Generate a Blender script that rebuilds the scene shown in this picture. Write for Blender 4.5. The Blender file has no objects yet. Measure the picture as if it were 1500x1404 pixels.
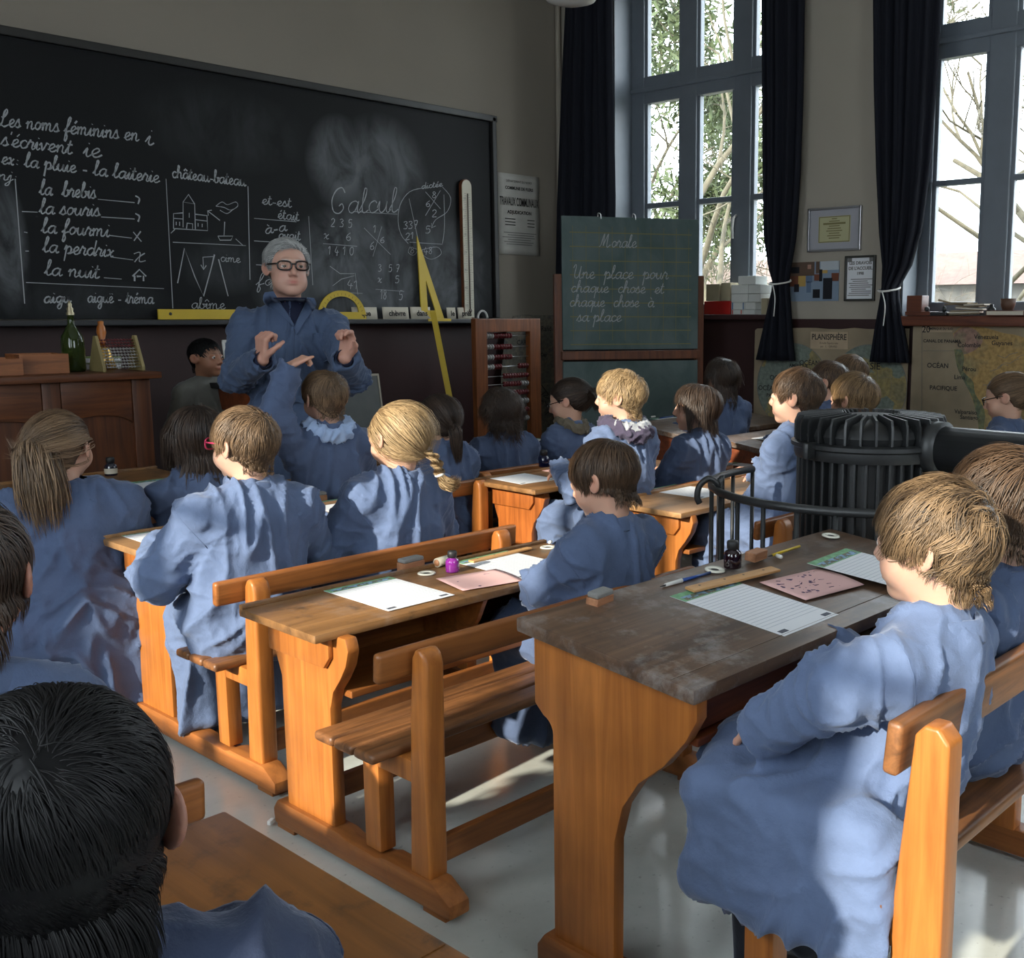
import bpy, bmesh, math, random
import numpy as np
from mathutils import Vector, Matrix, Quaternion
from mathutils.bvhtree import BVHTree

SC = bpy.context.scene
COL = SC.collection
# ------------------------------------------------------------------ camera
CAM_H, F_PX, CX, CY = 1.32, 1568.0, 936.0, 702.0
YAW, PITCH = math.radians(48.98), math.radians(8.67)
cam_data = bpy.data.cameras.new('camera')
cam_data.sensor_fit = 'HORIZONTAL'
cam_data.sensor_width = 36.0
cam_data.lens = F_PX / 1500 * 36
cam_data.shift_x = -(CX - 750) / 1500
cam_data.clip_start = 0.02
cam = bpy.data.objects.new('camera', cam_data)
cam.location = (0, 0, CAM_H)
cam.rotation_euler = (math.pi / 2 - PITCH, 0, -YAW)
COL.objects.link(cam)
SC.camera = cam
# ------------------------------------------------------------------ world, sun, exposure
SC.view_settings.view_transform = 'Standard'
SC.view_settings.look = 'None'
SC.view_settings.gamma = 1
SC.view_settings.use_curve_mapping = False
SC.view_settings.exposure = 0.0
world = bpy.data.worlds.new('sky')
SC.world = world
world.use_nodes = True
bg = world.node_tree.nodes['Background']
bg.inputs[0].default_value = (0.86, 0.93, 1.0, 1)
bg.inputs[1].default_value = 12.5
sun_data = bpy.data.lights.new('sun', 'SUN')
sun_data.energy = 11.5
sun_data.angle = math.radians(1.1)
sun_data.color = (1.0, 0.90, 0.75)
sun = bpy.data.objects.new('sun', sun_data)
SUN_DIR = Vector((1.0, 0.10, -0.42)).normalized()
sun.rotation_euler = SUN_DIR.to_track_quat('-Z', 'Y').to_euler()
sun.location = (-6, 1, 5)
COL.objects.link(sun)


def portal(name, loc, rot, sx, sy):
    l = bpy.data.lights.new(name, 'AREA')
    l.shape = 'RECTANGLE'
    l.size, l.size_y = sx, sy
    l.cycles.is_portal = True
    o = bpy.data.objects.new(name, l)
    o.location = loc
    o.rotation_euler = rot
    COL.objects.link(o)


XW, YW, XL, YB, ZC = 6.10, 6.13, -1.20, -2.4, 4.30    # window wall, board wall, left wall, back wall, ceiling
WIN_R = [(3.97, 5.555), (1.56, 3.17), (-0.90, 0.66)]      # openings of the window wall (y range)
WIN_L = [(1.62, 3.20), (-0.62, 0.90)]                  # openings of the left wall
ZS_R, ZT_R = 1.30, 3.75
ZS_L, ZT_L = 1.15, 3.30
WIN_B_FILL = [(0.30, 2.10)]                   # unseen opening added in the back wall for fill light (x range)
for a, b in WIN_R:
    portal('window_light', (XW + 0.34, (a + b) / 2, (ZS_R + ZT_R) / 2), (0, math.pi / 2, 0), ZT_R - ZS_R, b - a)
for a, b in WIN_L:
    portal('window_light', (XL - 0.34, (a + b) / 2, (ZS_L + ZT_L) / 2), (0, -math.pi / 2, 0), ZT_L - ZS_L, b - a)
for a, b in WIN_B_FILL:
    portal('window_light', ((a + b) / 2, YB - 0.34, (ZS_L + ZT_L) / 2), (-math.pi / 2, 0, 0), b - a, ZT_L - ZS_L)

try:
    SC.cycles.use_denoising = True
    SC.cycles.max_bounces = 7
    SC.cycles.diffuse_bounces = 4
    SC.cycles.transparent_max_bounces = 16
    SC.cycles.caustics_reflective = False
    SC.cycles.caustics_refractive = False
    SC.cycles.sample_clamp_indirect = 6.0
except Exception:
    pass
# ------------------------------------------------------------------ pixel helpers (measured points of the photograph)
_fw = np.array([math.sin(YAW) * math.cos(PITCH), math.cos(YAW) * math.cos(PITCH), -math.sin(PITCH)])
_rt = np.array([math.cos(YAW), -math.sin(YAW), 0.0])
_dn = np.cross(_fw, _rt)
_C = np.array([0, 0, CAM_H])


def ray(x, y):
    return _rt * (x - CX) / F_PX + _dn * (y - CY) / F_PX + _fw


def atZ(x, y, z):
    d = ray(x, y)
    return Vector(_C + d * (z - CAM_H) / d[2])


def atX(x, y, v):
    d = ray(x, y)
    return Vector(_C + d * v / d[0])


def atY(x, y, v):
    d = ray(x, y)
    return Vector(_C + d * v / d[1])


def atT(x, y, t):
    return Vector(_C + ray(x, y) * t)


def atPlane(x, y, p0, n):
    d = Vector(ray(x, y))
    t = (Vector(p0) - Vector(_C)).dot(n) / d.dot(n)
    return Vector(_C) + d * t


# ------------------------------------------------------------------ materials
def new_mat(name):
    m = bpy.data.materials.new(name)
    m.use_nodes = True
    nt = m.node_tree
    b = nt.nodes['Principled BSDF']
    return m, nt, b


def N(nt, t, **kw):
    n = nt.nodes.new(t)
    for k, v in kw.items():
        setattr(n, k, v)
    return n


def rgb(c):
    """sRGB 0-255 to linear"""
    return tuple(((v / 255) / 12.92 if v / 255 <= 0.04045 else ((v / 255 + 0.055) / 1.055) ** 2.4) for v in c) + (1,)


def plain(name, c, rough=0.5, metal=0.0, spec=0.5, bump=0.0, bscale=200, var=0.0, vscale=8):
    m, nt, b = new_mat(name)
    b.inputs['Base Color'].default_value = c
    b.inputs['Roughness'].default_value = rough
    b.inputs['Metallic'].default_value = metal
    b.inputs['Specular IOR Level'].default_value = spec
    tc = N(nt, 'ShaderNodeTexCoord')
    if var:
        n = N(nt, 'ShaderNodeTexNoise')
        n.inputs['Scale'].default_value = vscale
        n.inputs['Detail'].default_value = 6
        nt.links.new(tc.outputs['Object'], n.inputs['Vector'])
        mx = N(nt, 'ShaderNodeMixRGB', blend_type='MULTIPLY')
        mx.inputs[0].default_value = 1
        mx.inputs[1].default_value = c
        r = N(nt, 'ShaderNodeMapRange')
        r.inputs[1].default_value, r.inputs[2].default_value = .3, .7
        r.inputs[3].default_value, r.inputs[4].default_value = 1 - var, 1 + var
        nt.links.new(n.outputs['Fac'], r.inputs[0])
        nt.links.new(r.outputs[0], mx.inputs[2])
        nt.links.new(mx.outputs[0], b.inputs['Base Color'])
    if bump:
        n = N(nt, 'ShaderNodeTexNoise')
        n.inputs['Scale'].default_value = bscale
        n.inputs['Detail'].default_value = 3
        nt.links.new(tc.outputs['Object'], n.inputs['Vector'])
        bp = N(nt, 'ShaderNodeBump')
        bp.inputs['Strength'].default_value = bump
        bp.inputs['Distance'].default_value = 0.004
        nt.links.new(n.outputs['Fac'], bp.inputs['Height'])
        nt.links.new(bp.outputs['Normal'], b.inputs['Normal'])
    return m


def wood(name, dark, light, axis='X', rough=0.42, stain=0.0, scale=1.0, chalk=0.0, stain_c=(0.02, 0.015, 0.012, 1)):
    """grain runs along axis (object space)"""
    m, nt, b = new_mat(name)
    tc = N(nt, 'ShaderNodeTexCoord')
    mp = N(nt, 'ShaderNodeMapping')
    s = [26 * scale] * 3
    s['XYZ'.index(axis)] = 1.6 * scale
    mp.inputs['Scale'].default_value = s
    nt.links.new(tc.outputs['Object'], mp.inputs['Vector'])
    n1 = N(nt, 'ShaderNodeTexNoise')
    n1.inputs['Scale'].default_value = 1.0
    n1.inputs['Detail'].default_value = 8
    n1.inputs['Roughness'].default_value = .65
    n1.inputs['Distortion'].default_value = 1.2
    nt.links.new(mp.outputs[0], n1.inputs['Vector'])
    cr = N(nt, 'ShaderNodeValToRGB')
    cr.color_ramp.elements[0].position, cr.color_ramp.elements[1].position = .32, .68
    cr.color_ramp.elements[0].color, cr.color_ramp.elements[1].color = dark, light
    nt.links.new(n1.outputs['Fac'], cr.inputs[0])
    col = cr.outputs[0]
    # broad tone variation
    n2 = N(nt, 'ShaderNodeTexNoise')
    n2.inputs['Scale'].default_value = 5
    n2.inputs['Detail'].default_value = 3
    nt.links.new(tc.outputs['Object'], n2.inputs['Vector'])
    mx = N(nt, 'ShaderNodeMixRGB', blend_type='MULTIPLY')
    mx.inputs[0].default_value = 1
    r = N(nt, 'ShaderNodeMapRange')
    r.inputs[1].default_value, r.inputs[2].default_value = .3, .7
    r.inputs[3].default_value, r.inputs[4].default_value = .82, 1.15
    nt.links.new(n2.outputs['Fac'], r.inputs[0])
    nt.links.new(col, mx.inputs[1])
    nt.links.new(r.outputs[0], mx.inputs[2])
    col = mx.outputs[0]
    if stain:
        n3 = N(nt, 'ShaderNodeTexNoise')
        n3.inputs['Scale'].default_value = 13
        n3.inputs['Detail'].default_value = 10
        n3.inputs['Roughness'].default_value = .7
        nt.links.new(tc.outputs['Object'], n3.inputs['Vector'])
        r3 = N(nt, 'ShaderNodeMapRange')
        r3.inputs[1].default_value, r3.inputs[2].default_value = .53, .68
        r3.inputs[3].default_value, r3.inputs[4].default_value = 0, stain
        nt.links.new(n3.outputs['Fac'], r3.inputs[0])
        m3 = N(nt, 'ShaderNodeMixRGB')
        nt.links.new(r3.outputs[0], m3.inputs[0])
        nt.links.new(col, m3.inputs[1])
        m3.inputs[2].default_value = stain_c
        col = m3.outputs[0]
    if chalk:
        n4 = N(nt, 'ShaderNodeTexNoise')
        n4.inputs['Scale'].default_value = 7
        n4.inputs['Detail'].default_value = 9
        n4.inputs['Roughness'].default_value = .75
        mp4 = N(nt, 'ShaderNodeMapping')
        mp4.inputs['Location'].default_value = (3.1, 1.7, 0)
        nt.links.new(tc.outputs['Object'], mp4.inputs['Vector'])
        nt.links.new(mp4.outputs[0], n4.inputs['Vector'])
        r4 = N(nt, 'ShaderNodeMapRange')
        r4.inputs[1].default_value, r4.inputs[2].default_value = .52, .78
        r4.inputs[3].default_value, r4.inputs[4].default_value = 0, chalk
        nt.links.new(n4.outputs['Fac'], r4.inputs[0])
        m4 = N(nt, 'ShaderNodeMixRGB')
        nt.links.new(r4.outputs[0], m4.inputs[0])
        nt.links.new(col, m4.inputs[1])
        m4.inputs[2].default_value = (.42, .42, .42, 1)
        col = m4.outputs[0]
    nt.links.new(col, b.inputs['Base Color'])
    b.inputs['Roughness'].default_value = rough
    bp = N(nt, 'ShaderNodeBump')
    bp.inputs['Strength'].default_value = .25
    bp.inputs['Distance'].default_value = .002
    nt.links.new(n1.outputs['Fac'], bp.inputs['Height'])
    nt.links.new(bp.outputs['Normal'], b.inputs['Normal'])
    return m


# ------------------------------------------------------------------ object helpers
def tag(o, label=None, cat=None, group=None, kind=None):
    if label:
        o['label'] = label
    if cat:
        o['category'] = cat
    if group:
        o['group'] = group
    if kind:
        o['kind'] = kind
    return o


def thing(name, label, cat, loc=(0, 0, 0), rotz=0.0, group=None):
    o = bpy.data.objects.new(name, None)
    o.empty_display_size = .05
    COL.objects.link(o)
    o.location = loc
    o.rotation_euler = (0, 0, rotz)
    return tag(o, label, cat, group)


def link(name, me, mat, parent=None, smooth=None):
    o = bpy.data.objects.new(name, me)
    COL.objects.link(o)
    for m in (mat if isinstance(mat, (list, tuple)) else [mat]):
        if m is not None:
            me.materials.append(m)
    if parent is not None:
        o.parent = parent
    if smooth:
        me.polygons.foreach_set('use_smooth', np.ones(len(me.polygons), dtype=bool))
    return o


def obj(name, bm, mat, parent=None, smooth=False, angle=None):
    me = bpy.data.meshes.new(name)
    bmesh.ops.recalc_face_normals(bm, faces=bm.faces)
    bm.to_mesh(me)
    bm.free()
    o = link(name, me, mat, parent, smooth or angle)
    if angle:
        me.set_sharp_from_angle(angle=math.radians(angle))
    return o


def nb():
    return bmesh.new()


def _xf(verts, rot, loc):
    if rot is not None:
        for v in verts:
            v.co = rot @ v.co
    if loc is not None:
        l = Vector(loc)
        for v in verts:
            v.co += l


def box(bm, c, s, bev=0.0, rot=None, seg=2, mi=0):
    """box of size s centred on c, bevelled"""
    t = bmesh.new()
    bmesh.ops.create_cube(t, size=1)
    for v in t.verts:
        v.co = Vector((v.co.x * s[0], v.co.y * s[1], v.co.z * s[2]))
    if bev:
        bmesh.ops.bevel(t, geom=list(t.edges), offset=min(bev, .49 * min(s)), segments=seg, affect='EDGES', profile=.6)
    _xf(t.verts, rot, c)
    merge(bm, t, mi)


def merge(bm, t, mi=0):
    mp = {}
    for v in t.verts:
        mp[v] = bm.verts.new(v.co)
    for f in t.faces:
        try:
            nf = bm.faces.new([mp[v] for v in f.verts])
            nf.material_index = mi if mi else f.material_index
            nf.smooth = f.smooth
        except ValueError:
            pass
    t.free()


def prism(bm, pts, axis, a, b, bev=0.0, mi=0, seg=2):
    """polygon pts (2D) extruded along axis from a to b.  axis X: pts=(y,z); Y: (x,z); Z: (x,y)"""
    t = bmesh.new()

    def mk(p, h):
        return {'X': (h, p[0], p[1]), 'Y': (p[0], h, p[1]), 'Z': (p[0], p[1], h)}[axis]
    va = [t.verts.new(mk(p, a)) for p in pts]
    vb = [t.verts.new(mk(p, b)) for p in pts]
    n = len(pts)
    t.faces.new(va)
    t.faces.new(vb[::-1])
    for i in range(n):
        t.faces.new((va[i], va[(i + 1) % n], vb[(i + 1) % n], vb[i]))
    bmesh.ops.recalc_face_normals(t, faces=t.faces)
    if bev:
        es = [e for e in t.edges if len(e.link_faces) == 2 and e.calc_face_angle(0) > math.radians(30)]
        bmesh.ops.bevel(t, geom=es, offset=bev, segments=seg, affect='EDGES', profile=.6)
    merge(bm, t, mi)


def tube(bm, pts, r, n=8, cap=True, closed=False, mi=0, flat=1.0, up=None):
    """round tube along pts; r number or list"""
    P = [Vector(p) for p in pts]
    m = len(P)
    R = r if isinstance(r, (list, tuple)) else [r] * m
    rings = []
    prev = None
    for i in range(m):
        if closed:
            d = (P[(i + 1) % m] - P[i - 1])
        else:
            d = P[min(i + 1, m - 1)] - P[max(i - 1, 0)]
        d = d.normalized() if d.length > 1e-9 else Vector((0, 0, 1))
        if up is not None:
            u = Vector(up) - d * d.dot(Vector(up))
            u.normalize()
        elif prev is None:
            u = d.orthogonal().normalized()
        else:
            u = (prev - d * d.dot(prev))
            u = u.normalized() if u.length > 1e-6 else d.orthogonal().normalized()
        prev = u
        w = d.cross(u)
        rings.append([bm.verts.new(P[i] + (u * math.cos(k * 2 * math.pi / n) + w * flat * math.sin(k * 2 * math.pi / n)) * R[i]) for k in range(n)])
    rng = range(m) if closed else range(m - 1)
    for i in rng:
        a, b = rings[i], rings[(i + 1) % m]
        for k in range(n):
            f = bm.faces.new((a[k], a[(k + 1) % n], b[(k + 1) % n], b[k]))
            f.smooth = True
            f.material_index = mi
    if cap and not closed:
        f = bm.faces.new(rings[0][::-1])
        f.material_index = mi
        f = bm.faces.new(rings[-1])
        f.material_index = mi


def lathe(bm, prof, n=24, c=(0, 0, 0), mi=0, axis=None):
    """profile of (r,z) turned round z at c"""
    c = Vector(c)
    rot = axis
    rings = []
    for r, z in prof:
        if r < 1e-6:
            v = Vector((0, 0, z))
            v = (rot @ v if rot else v) + c
            rings.append([bm.verts.new(v)])
        else:
            ring = []
            for k in range(n):
                v = Vector((r * math.cos(k * 2 * math.pi / n), r * math.sin(k * 2 * math.pi / n), z))
                v = (rot @ v if rot else v) + c
                ring.append(bm.verts.new(v))
            rings.append(ring)
    for a, b in zip(rings, rings[1:]):
        for k in range(n):
            k2 = (k + 1) % n
            if len(a) == 1 and len(b) == 1:
                continue
            if len(a) == 1:
                f = bm.faces.new((a[0], b[k2], b[k]))
            elif len(b) == 1:
                f = bm.faces.new((a[k], a[k2], b[0]))
            else:
                f = bm.faces.new((a[k], a[k2], b[k2], b[k]))
            f.smooth = True
            f.material_index = mi


def RZ(a):
    return Matrix.Rotation(a, 3, 'Z')


def RX(a):
    return Matrix.Rotation(a, 3, 'X')


def RY(a):
    return Matrix.Rotation(a, 3, 'Y')


def arc(cx, cy, r, a0, a1, n):
    return [(cx + r * math.cos(math.radians(a0 + (a1 - a0) * i / n)), cy + r * math.sin(math.radians(a0 + (a1 - a0) * i / n))) for i in range(n + 1)]


def smooth_path(pts, n=6):
    """Catmull-Rom through 2D/3D points"""
    P = [np.array(p, float) for p in pts]
    out = []
    for i in range(len(P) - 1):
        p0 = P[max(i - 1, 0)]
        p1, p2 = P[i], P[i + 1]
        p3 = P[min(i + 2, len(P) - 1)]
        for k in range(n):
            t = k / n
            out.append(.5 * ((2 * p1) + (-p0 + p2) * t + (2 * p0 - 5 * p1 + 4 * p2 - p3) * t * t + (-p0 + 3 * p1 - 3 * p2 + p3) * t ** 3))
    out.append(P[-1])
    return out


def text_mesh(s, size, align='CENTER', bold=0.0, xs=1.0):
    """flat lettering in the XY plane from the built-in font, as a bmesh"""
    cu = bpy.data.curves.new('lettering', 'FONT')
    cu.body = s
    cu.size = size
    cu.align_x = align
    cu.align_y = 'CENTER'
    cu.offset = bold
    cu.resolution_u = 3
    o = bpy.data.objects.new('lettering', cu)
    COL.objects.link(o)
    bpy.context.view_layer.update()
    dg = bpy.context.evaluated_depsgraph_get()
    me = bpy.data.meshes.new_from_object(o.evaluated_get(dg))
    t = bmesh.new()
    t.from_mesh(me)
    for v in t.verts:
        v.co.x *= xs
    bpy.data.objects.remove(o)
    bpy.data.curves.remove(cu)
    bpy.data.meshes.remove(me)
    return t


def put_text(bm, s, size, origin, ux, uy, align='CENTER', bold=0.0, xs=1.0, mi=0, rot=0.0):
    """lettering laid on the plane spanned by ux (reading direction) and uy (up)"""
    t = text_mesh(s, size, align, bold, xs)
    o, ux, uy = Vector(origin), Vector(ux), Vector(uy)
    cr, sr = math.cos(rot), math.sin(rot)
    for v in t.verts:
        x, y = v.co.x * cr - v.co.y * sr, v.co.x * sr + v.co.y * cr
        v.co = o + ux * x + uy * y
    merge(bm, t, mi)


def quad(bm, a, b, c, d, mi=0):
    f = bm.faces.new([bm.verts.new(Vector(p)) for p in (a, b, c, d)])
    f.material_index = mi
    return f
# ------------------------------------------------------------------ room shell
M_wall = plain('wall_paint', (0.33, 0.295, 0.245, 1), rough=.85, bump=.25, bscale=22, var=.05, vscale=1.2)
M_dado = plain('dado_paint', (0.028, 0.009, 0.009, 1), rough=.5, var=.12, vscale=2)
M_white = plain('white_paint', (0.62, 0.61, 0.58, 1), rough=.8)
M_winpaint = plain('window_paint', (0.13, 0.15, 0.175, 1), rough=.45, var=.06)
M_black = plain('black_paint', (0.012, 0.012, 0.013, 1), rough=.5)
M_floor, nt, b = new_mat('floor_paint')
tc = N(nt, 'ShaderNodeTexCoord')
n1 = N(nt, 'ShaderNodeTexNoise')
n1.inputs['Scale'].default_value = 2.2
n1.inputs['Detail'].default_value = 9
n1.inputs['Roughness'].default_value = .62
nt.links.new(tc.outputs['Object'], n1.inputs['Vector'])
cr = N(nt, 'ShaderNodeValToRGB')
cr.color_ramp.elements[0].position, cr.color_ramp.elements[1].position = .3, .7
cr.color_ramp.elements[0].color, cr.color_ramp.elements[1].color = (.40, .42, .39, 1), (.56, .575, .54, 1)
nt.links.new(n1.outputs['Fac'], cr.inputs[0])
n2 = N(nt, 'ShaderNodeTexNoise')
n2.inputs['Scale'].default_value = 60
n2.inputs['Detail'].default_value = 5
nt.links.new(tc.outputs['Object'], n2.inputs['Vector'])
r2 = N(nt, 'ShaderNodeMapRange')
r2.inputs[1].default_value, r2.inputs[2].default_value = .64, .74
r2.inputs[3].default_value, r2.inputs[4].default_value = 0, .45
nt.links.new(n2.outputs['Fac'], r2.inputs[0])
mx = N(nt, 'ShaderNodeMixRGB')
nt.links.new(r2.outputs[0], mx.inputs[0])
nt.links.new(cr.outputs[0], mx.inputs[1])
mx.inputs[2].default_value = (.16, .16, .15, 1)
nt.links.new(mx.outputs[0], b.inputs['Base Color'])
b.inputs['Roughness'].default_value = .22
n3 = N(nt, 'ShaderNodeTexNoise')
n3.inputs['Scale'].default_value = 9
n3.inputs['Detail'].default_value = 6
nt.links.new(tc.outputs['Object'], n3.inputs['Vector'])
bp = N(nt, 'ShaderNodeBump')
bp.inputs['Strength'].default_value = .22
bp.inputs['Distance'].default_value = .01
nt.links.new(n3.outputs['Fac'], bp.inputs['Height'])
nt.links.new(bp.outputs['Normal'], b.inputs['Normal'])

M_glass, nt, b = new_mat('window_glass')
nt.nodes.remove(b)
tr = N(nt, 'ShaderNodeBsdfTransparent')
tr.inputs[0].default_value = (.96, .98, .98, 1)
gl = N(nt, 'ShaderNodeBsdfGlossy')
gl.inputs['Roughness'].default_value = .02
ms = N(nt, 'ShaderNodeMixShader')
ms.inputs[0].default_value = .05
nt.links.new(tr.outputs[0], ms.inputs[1])
nt.links.new(gl.outputs[0], ms.inputs[2])
nt.links.new(ms.outputs[0], nt.nodes['Material Output'].inputs[0])


def structure(name, bm, mat, parent=None, angle=None):
    o = obj(name, bm, mat, parent, angle=angle)
    if parent is None:
        o['kind'] = 'structure'
    return o


DADO = 1.285
bm = nb()
box(bm, ((XL + XW) / 2, (YB + YW) / 2, -.1), (XW - XL + 1, YW - YB + 1, .2))
structure('floor', bm, M_floor)
bm = nb()
box(bm, ((XL + XW) / 2, (YB + YW) / 2, ZC + .1), (XW - XL + 1, YW - YB + 1, .2))
structure('ceiling', bm, M_white)
bm = nb()
box(bm, ((XL + XW) / 2, YW + .15, DADO / 2), (XW - XL + 1.0, .3, DADO), mi=1)
box(bm, ((XL + XW) / 2, YW + .15, (DADO + ZC) / 2), (XW - XL + 1.0, .3, ZC - DADO))
structure('wall_front', bm, [plain('wall_paint_dimmed', (0.225, 0.195, 0.158, 1), rough=.85, bump=.25, bscale=22, var=.05, vscale=1.2), M_dado])  # wall paint darkened to put the far wall's dimmer light into its colour
bm = nb()
xm_, wl_ = (XL + XW) / 2, XW - XL + 1.0
box(bm, (xm_, YB - .15, ZS_L / 2), (wl_, .3, ZS_L), mi=1)
box(bm, (xm_, YB - .15, (ZT_L + ZC) / 2), (wl_, .3, ZC - ZT_L))
xe = [xm_ - wl_ / 2] + [v for w_ in WIN_B_FILL for v in w_] + [xm_ + wl_ / 2]
for a, b_ in zip(xe[::2], xe[1::2]):
    box(bm, ((a + b_) / 2, YB - .15, (ZS_L + ZT_L) / 2), (b_ - a, .3, ZT_L - ZS_L))
structure('wall_back', bm, [M_wall, M_dado])


def side_wall(name, x0, x1, wins, zs, zt, mats):
    """wall between x0 and x1 with window openings; dado painted below zs"""
    bm = nb()
    ws = sorted(wins)
    xc, xs = (x0 + x1) / 2, abs(x1 - x0)
    box(bm, (xc, (YB + YW) / 2, zs / 2), (xs, YW - YB, zs), mi=1)
    box(bm, (xc, (YB + YW) / 2, (zt + ZC) / 2), (xs, YW - YB, ZC - zt))
    ys = [YB] + [v for w in ws for v in w] + [YW]
    for a, b_ in zip(ys[::2], ys[1::2]):
        if b_ - a > .001:
            box(bm, (xc, (a + b_) / 2, (zs + zt) / 2), (xs, b_ - a, zt - zs))
    return structure(name, bm, mats)


side_wall('wall_right', XW, XW + .32, WIN_R, ZS_R, ZT_R, [M_wall, M_dado])
side_wall('wall_left', XL, XL - .30, WIN_L, ZS_L, ZT_L, [M_wall, M_dado])


def window(idx, x, y0, y1, zs, zt, bars, transom, mid, wall_x, glass=True):
    """window frame set at x in an opening y0..y1; bars = pane y intervals; two lights below the transom, split at mid"""
    w = thing('window_%d' % idx, None, None)
    w['kind'] = 'structure'
    D = .075
    bars = sorted(bars)
    bm = nb()
    # reveal lining
    box(bm, ((x + wall_x) / 2, y0 + .006, (zs + zt) / 2), (abs(x - wall_x), .012, zt - zs))
    box(bm, ((x + wall_x) / 2, y1 - .006, (zs + zt) / 2), (abs(x - wall_x), .012, zt - zs))
    obj('reveal', bm, M_winpaint, w)
    bm = nb()
    edges = [y0] + [v for p in bars for v in p] + [y1]
    for a, b_ in zip(edges[::2], edges[1::2]):
        box(bm, (x, (a + b_) / 2, (zs + zt) / 2), (D, b_ - a, zt - zs), .008)
        for yy in (a, b_):
            if y0 + .01 < yy < y1 - .01:
                box(bm, (x, yy + (.009 if yy == b_ else -.009), (zs + zt) / 2), (.045, .03, zt - zs), .006)
    rails = [(zs, mid[2]), (transom[0], transom[1]), (zt - .06, zt)]
    for a, b_ in rails:
        box(bm, (x, (y0 + y1) / 2, (a + b_) / 2), (D - .006, y1 - y0, b_ - a), .008)
    for zz in ((transom[0] + transom[1]) / 2,):
        box(bm, (x + (.02 if x < 0 else -.02), (y0 + y1) / 2, zz), (D, y1 - y0, .03), .008)
    for p in bars:
        box(bm, (x, (p[0] + p[1]) / 2, (mid[0] + mid[1]) / 2), (.05, p[1] - p[0] + .01, mid[1] - mid[0]), .006)
    obj('frame', bm, M_winpaint, w)
    if glass:
        for p in bars:
            for za, zb in ((mid[2], mid[0]), (mid[1], transom[0]), (transom[1], zt - .06)):
                bm = nb()
                box(bm, (x, (p[0] + p[1]) / 2, (za + zb) / 2), (.004, p[1] - p[0], zb - za))
                obj('pane', bm, M_glass, w)
    return w


XF = XW + .23
wA = window(1, XF, 3.97, 5.555, ZS_R, ZT_R, [(5.08, 5.425), (4.60, 4.93), (4.10, 4.45)], (2.88, 3.075), (2.12, 2.16, 1.405), XW)
wB = window(2, XF, 1.56, 3.17, ZS_R, ZT_R, [(2.76, 3.09), (2.27, 2.60), (1.76, 2.11)], (2.85, 3.05), (2.105, 2.14, 1.405), XW)
wC = window(3, XF, -.90, .66, ZS_R, ZT_R, [(.24, .57), (-.29, .05), (-.80, -.45)], (2.85, 3.05), (2.105, 2.14, 1.405), XW)
for w, hy in ((wA, 4.555), (wB, 2.22)):
    bm = nb()
    tube(bm, [(XF - .05, hy, 2.02), (XF - .085, hy, 2.0), (XF - .09, hy + .005, 1.93), (XF - .075, hy + .012, 1.86)], .009, 8)
    obj('handle', bm, M_white, w, smooth=True)
for i, (a, b_) in enumerate(WIN_L):
    wd = b_ - a
    bars = [(a + .05 + k * (wd - .05) / 3, a + .005 + (k + 1) * (wd - .05) / 3) for k in range(3)]
    if i == 1:
        bars = [(-.57, -.12), (-.07, .55)]  # unseen wide stile past the last pane, shaped to keep sun off the near smock
    window(4 + i, XL - .22, a, b_, ZS_L, ZT_L, bars, (2.55, 2.63), (1.95, 1.975, ZS_L + .07), XL)
for i, (a, b_) in enumerate(WIN_B_FILL):  # added window behind the camera, brightens the near desks and backs
    w_ = window(6 + i, 0, 0, b_ - a, ZS_L, ZT_L, [(.06 + k * (b_ - a - .06) / 4, (k + 1) * (b_ - a - .06) / 4) for k in range(4)], (2.55, 2.63), (1.95, 1.975, ZS_L + .07), .22)
    w_.location = (b_, YB - .22, 0)
    w_.rotation_euler = (0, 0, math.pi / 2)
# sill boards
M_sill = wood('sill_board', rgb((70, 32, 20)), rgb((112, 60, 36)), 'Y', .4)
bm = nb()
box(bm, (XW + .06, 4.76, ZS_R + .012), (.40, 1.60, .034), .006)
structure('trim_1', bm, M_dado)
bm = nb()
box(bm, (XW + .07, 2.30, ZS_R - .01), (.38, 1.66, .06), .008)
structure('trim_2', bm, M_sill)
# pipe in the corner
bm = nb()
tube(bm, [(XW - .035, YW - .035, 0), (XW - .035, YW - .035, ZC)], .022, 12)
tag(obj('heating_pipe', bm, M_wall, smooth=True), 'thin painted pipe running up the corner of the two walls', 'pipe')

# ------------------------------------------------------------------ outside
M_ground = plain('meadow', (0.12, 0.108, 0.06, 1), rough=.95, var=.3, vscale=1.5)
M_bark = plain('bark', (0.070, 0.060, 0.038, 1), rough=.9, var=.25, vscale=14)
M_pine = plain('pine_needles', (0.046, 0.062, 0.022, 1), rough=.8, var=.4, vscale=6)
M_twig = plain('dry_twigs', (0.075, 0.048, 0.034, 1), rough=.9, var=.3, vscale=6)
M_conc = plain('pale_render', (0.16, 0.15, 0.135, 1), rough=.9, var=.1)
bm = nb()
box(bm, (XW + 31, 0, -.6), (60, 90, .2))
o = structure('ground', bm, M_ground)


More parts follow.
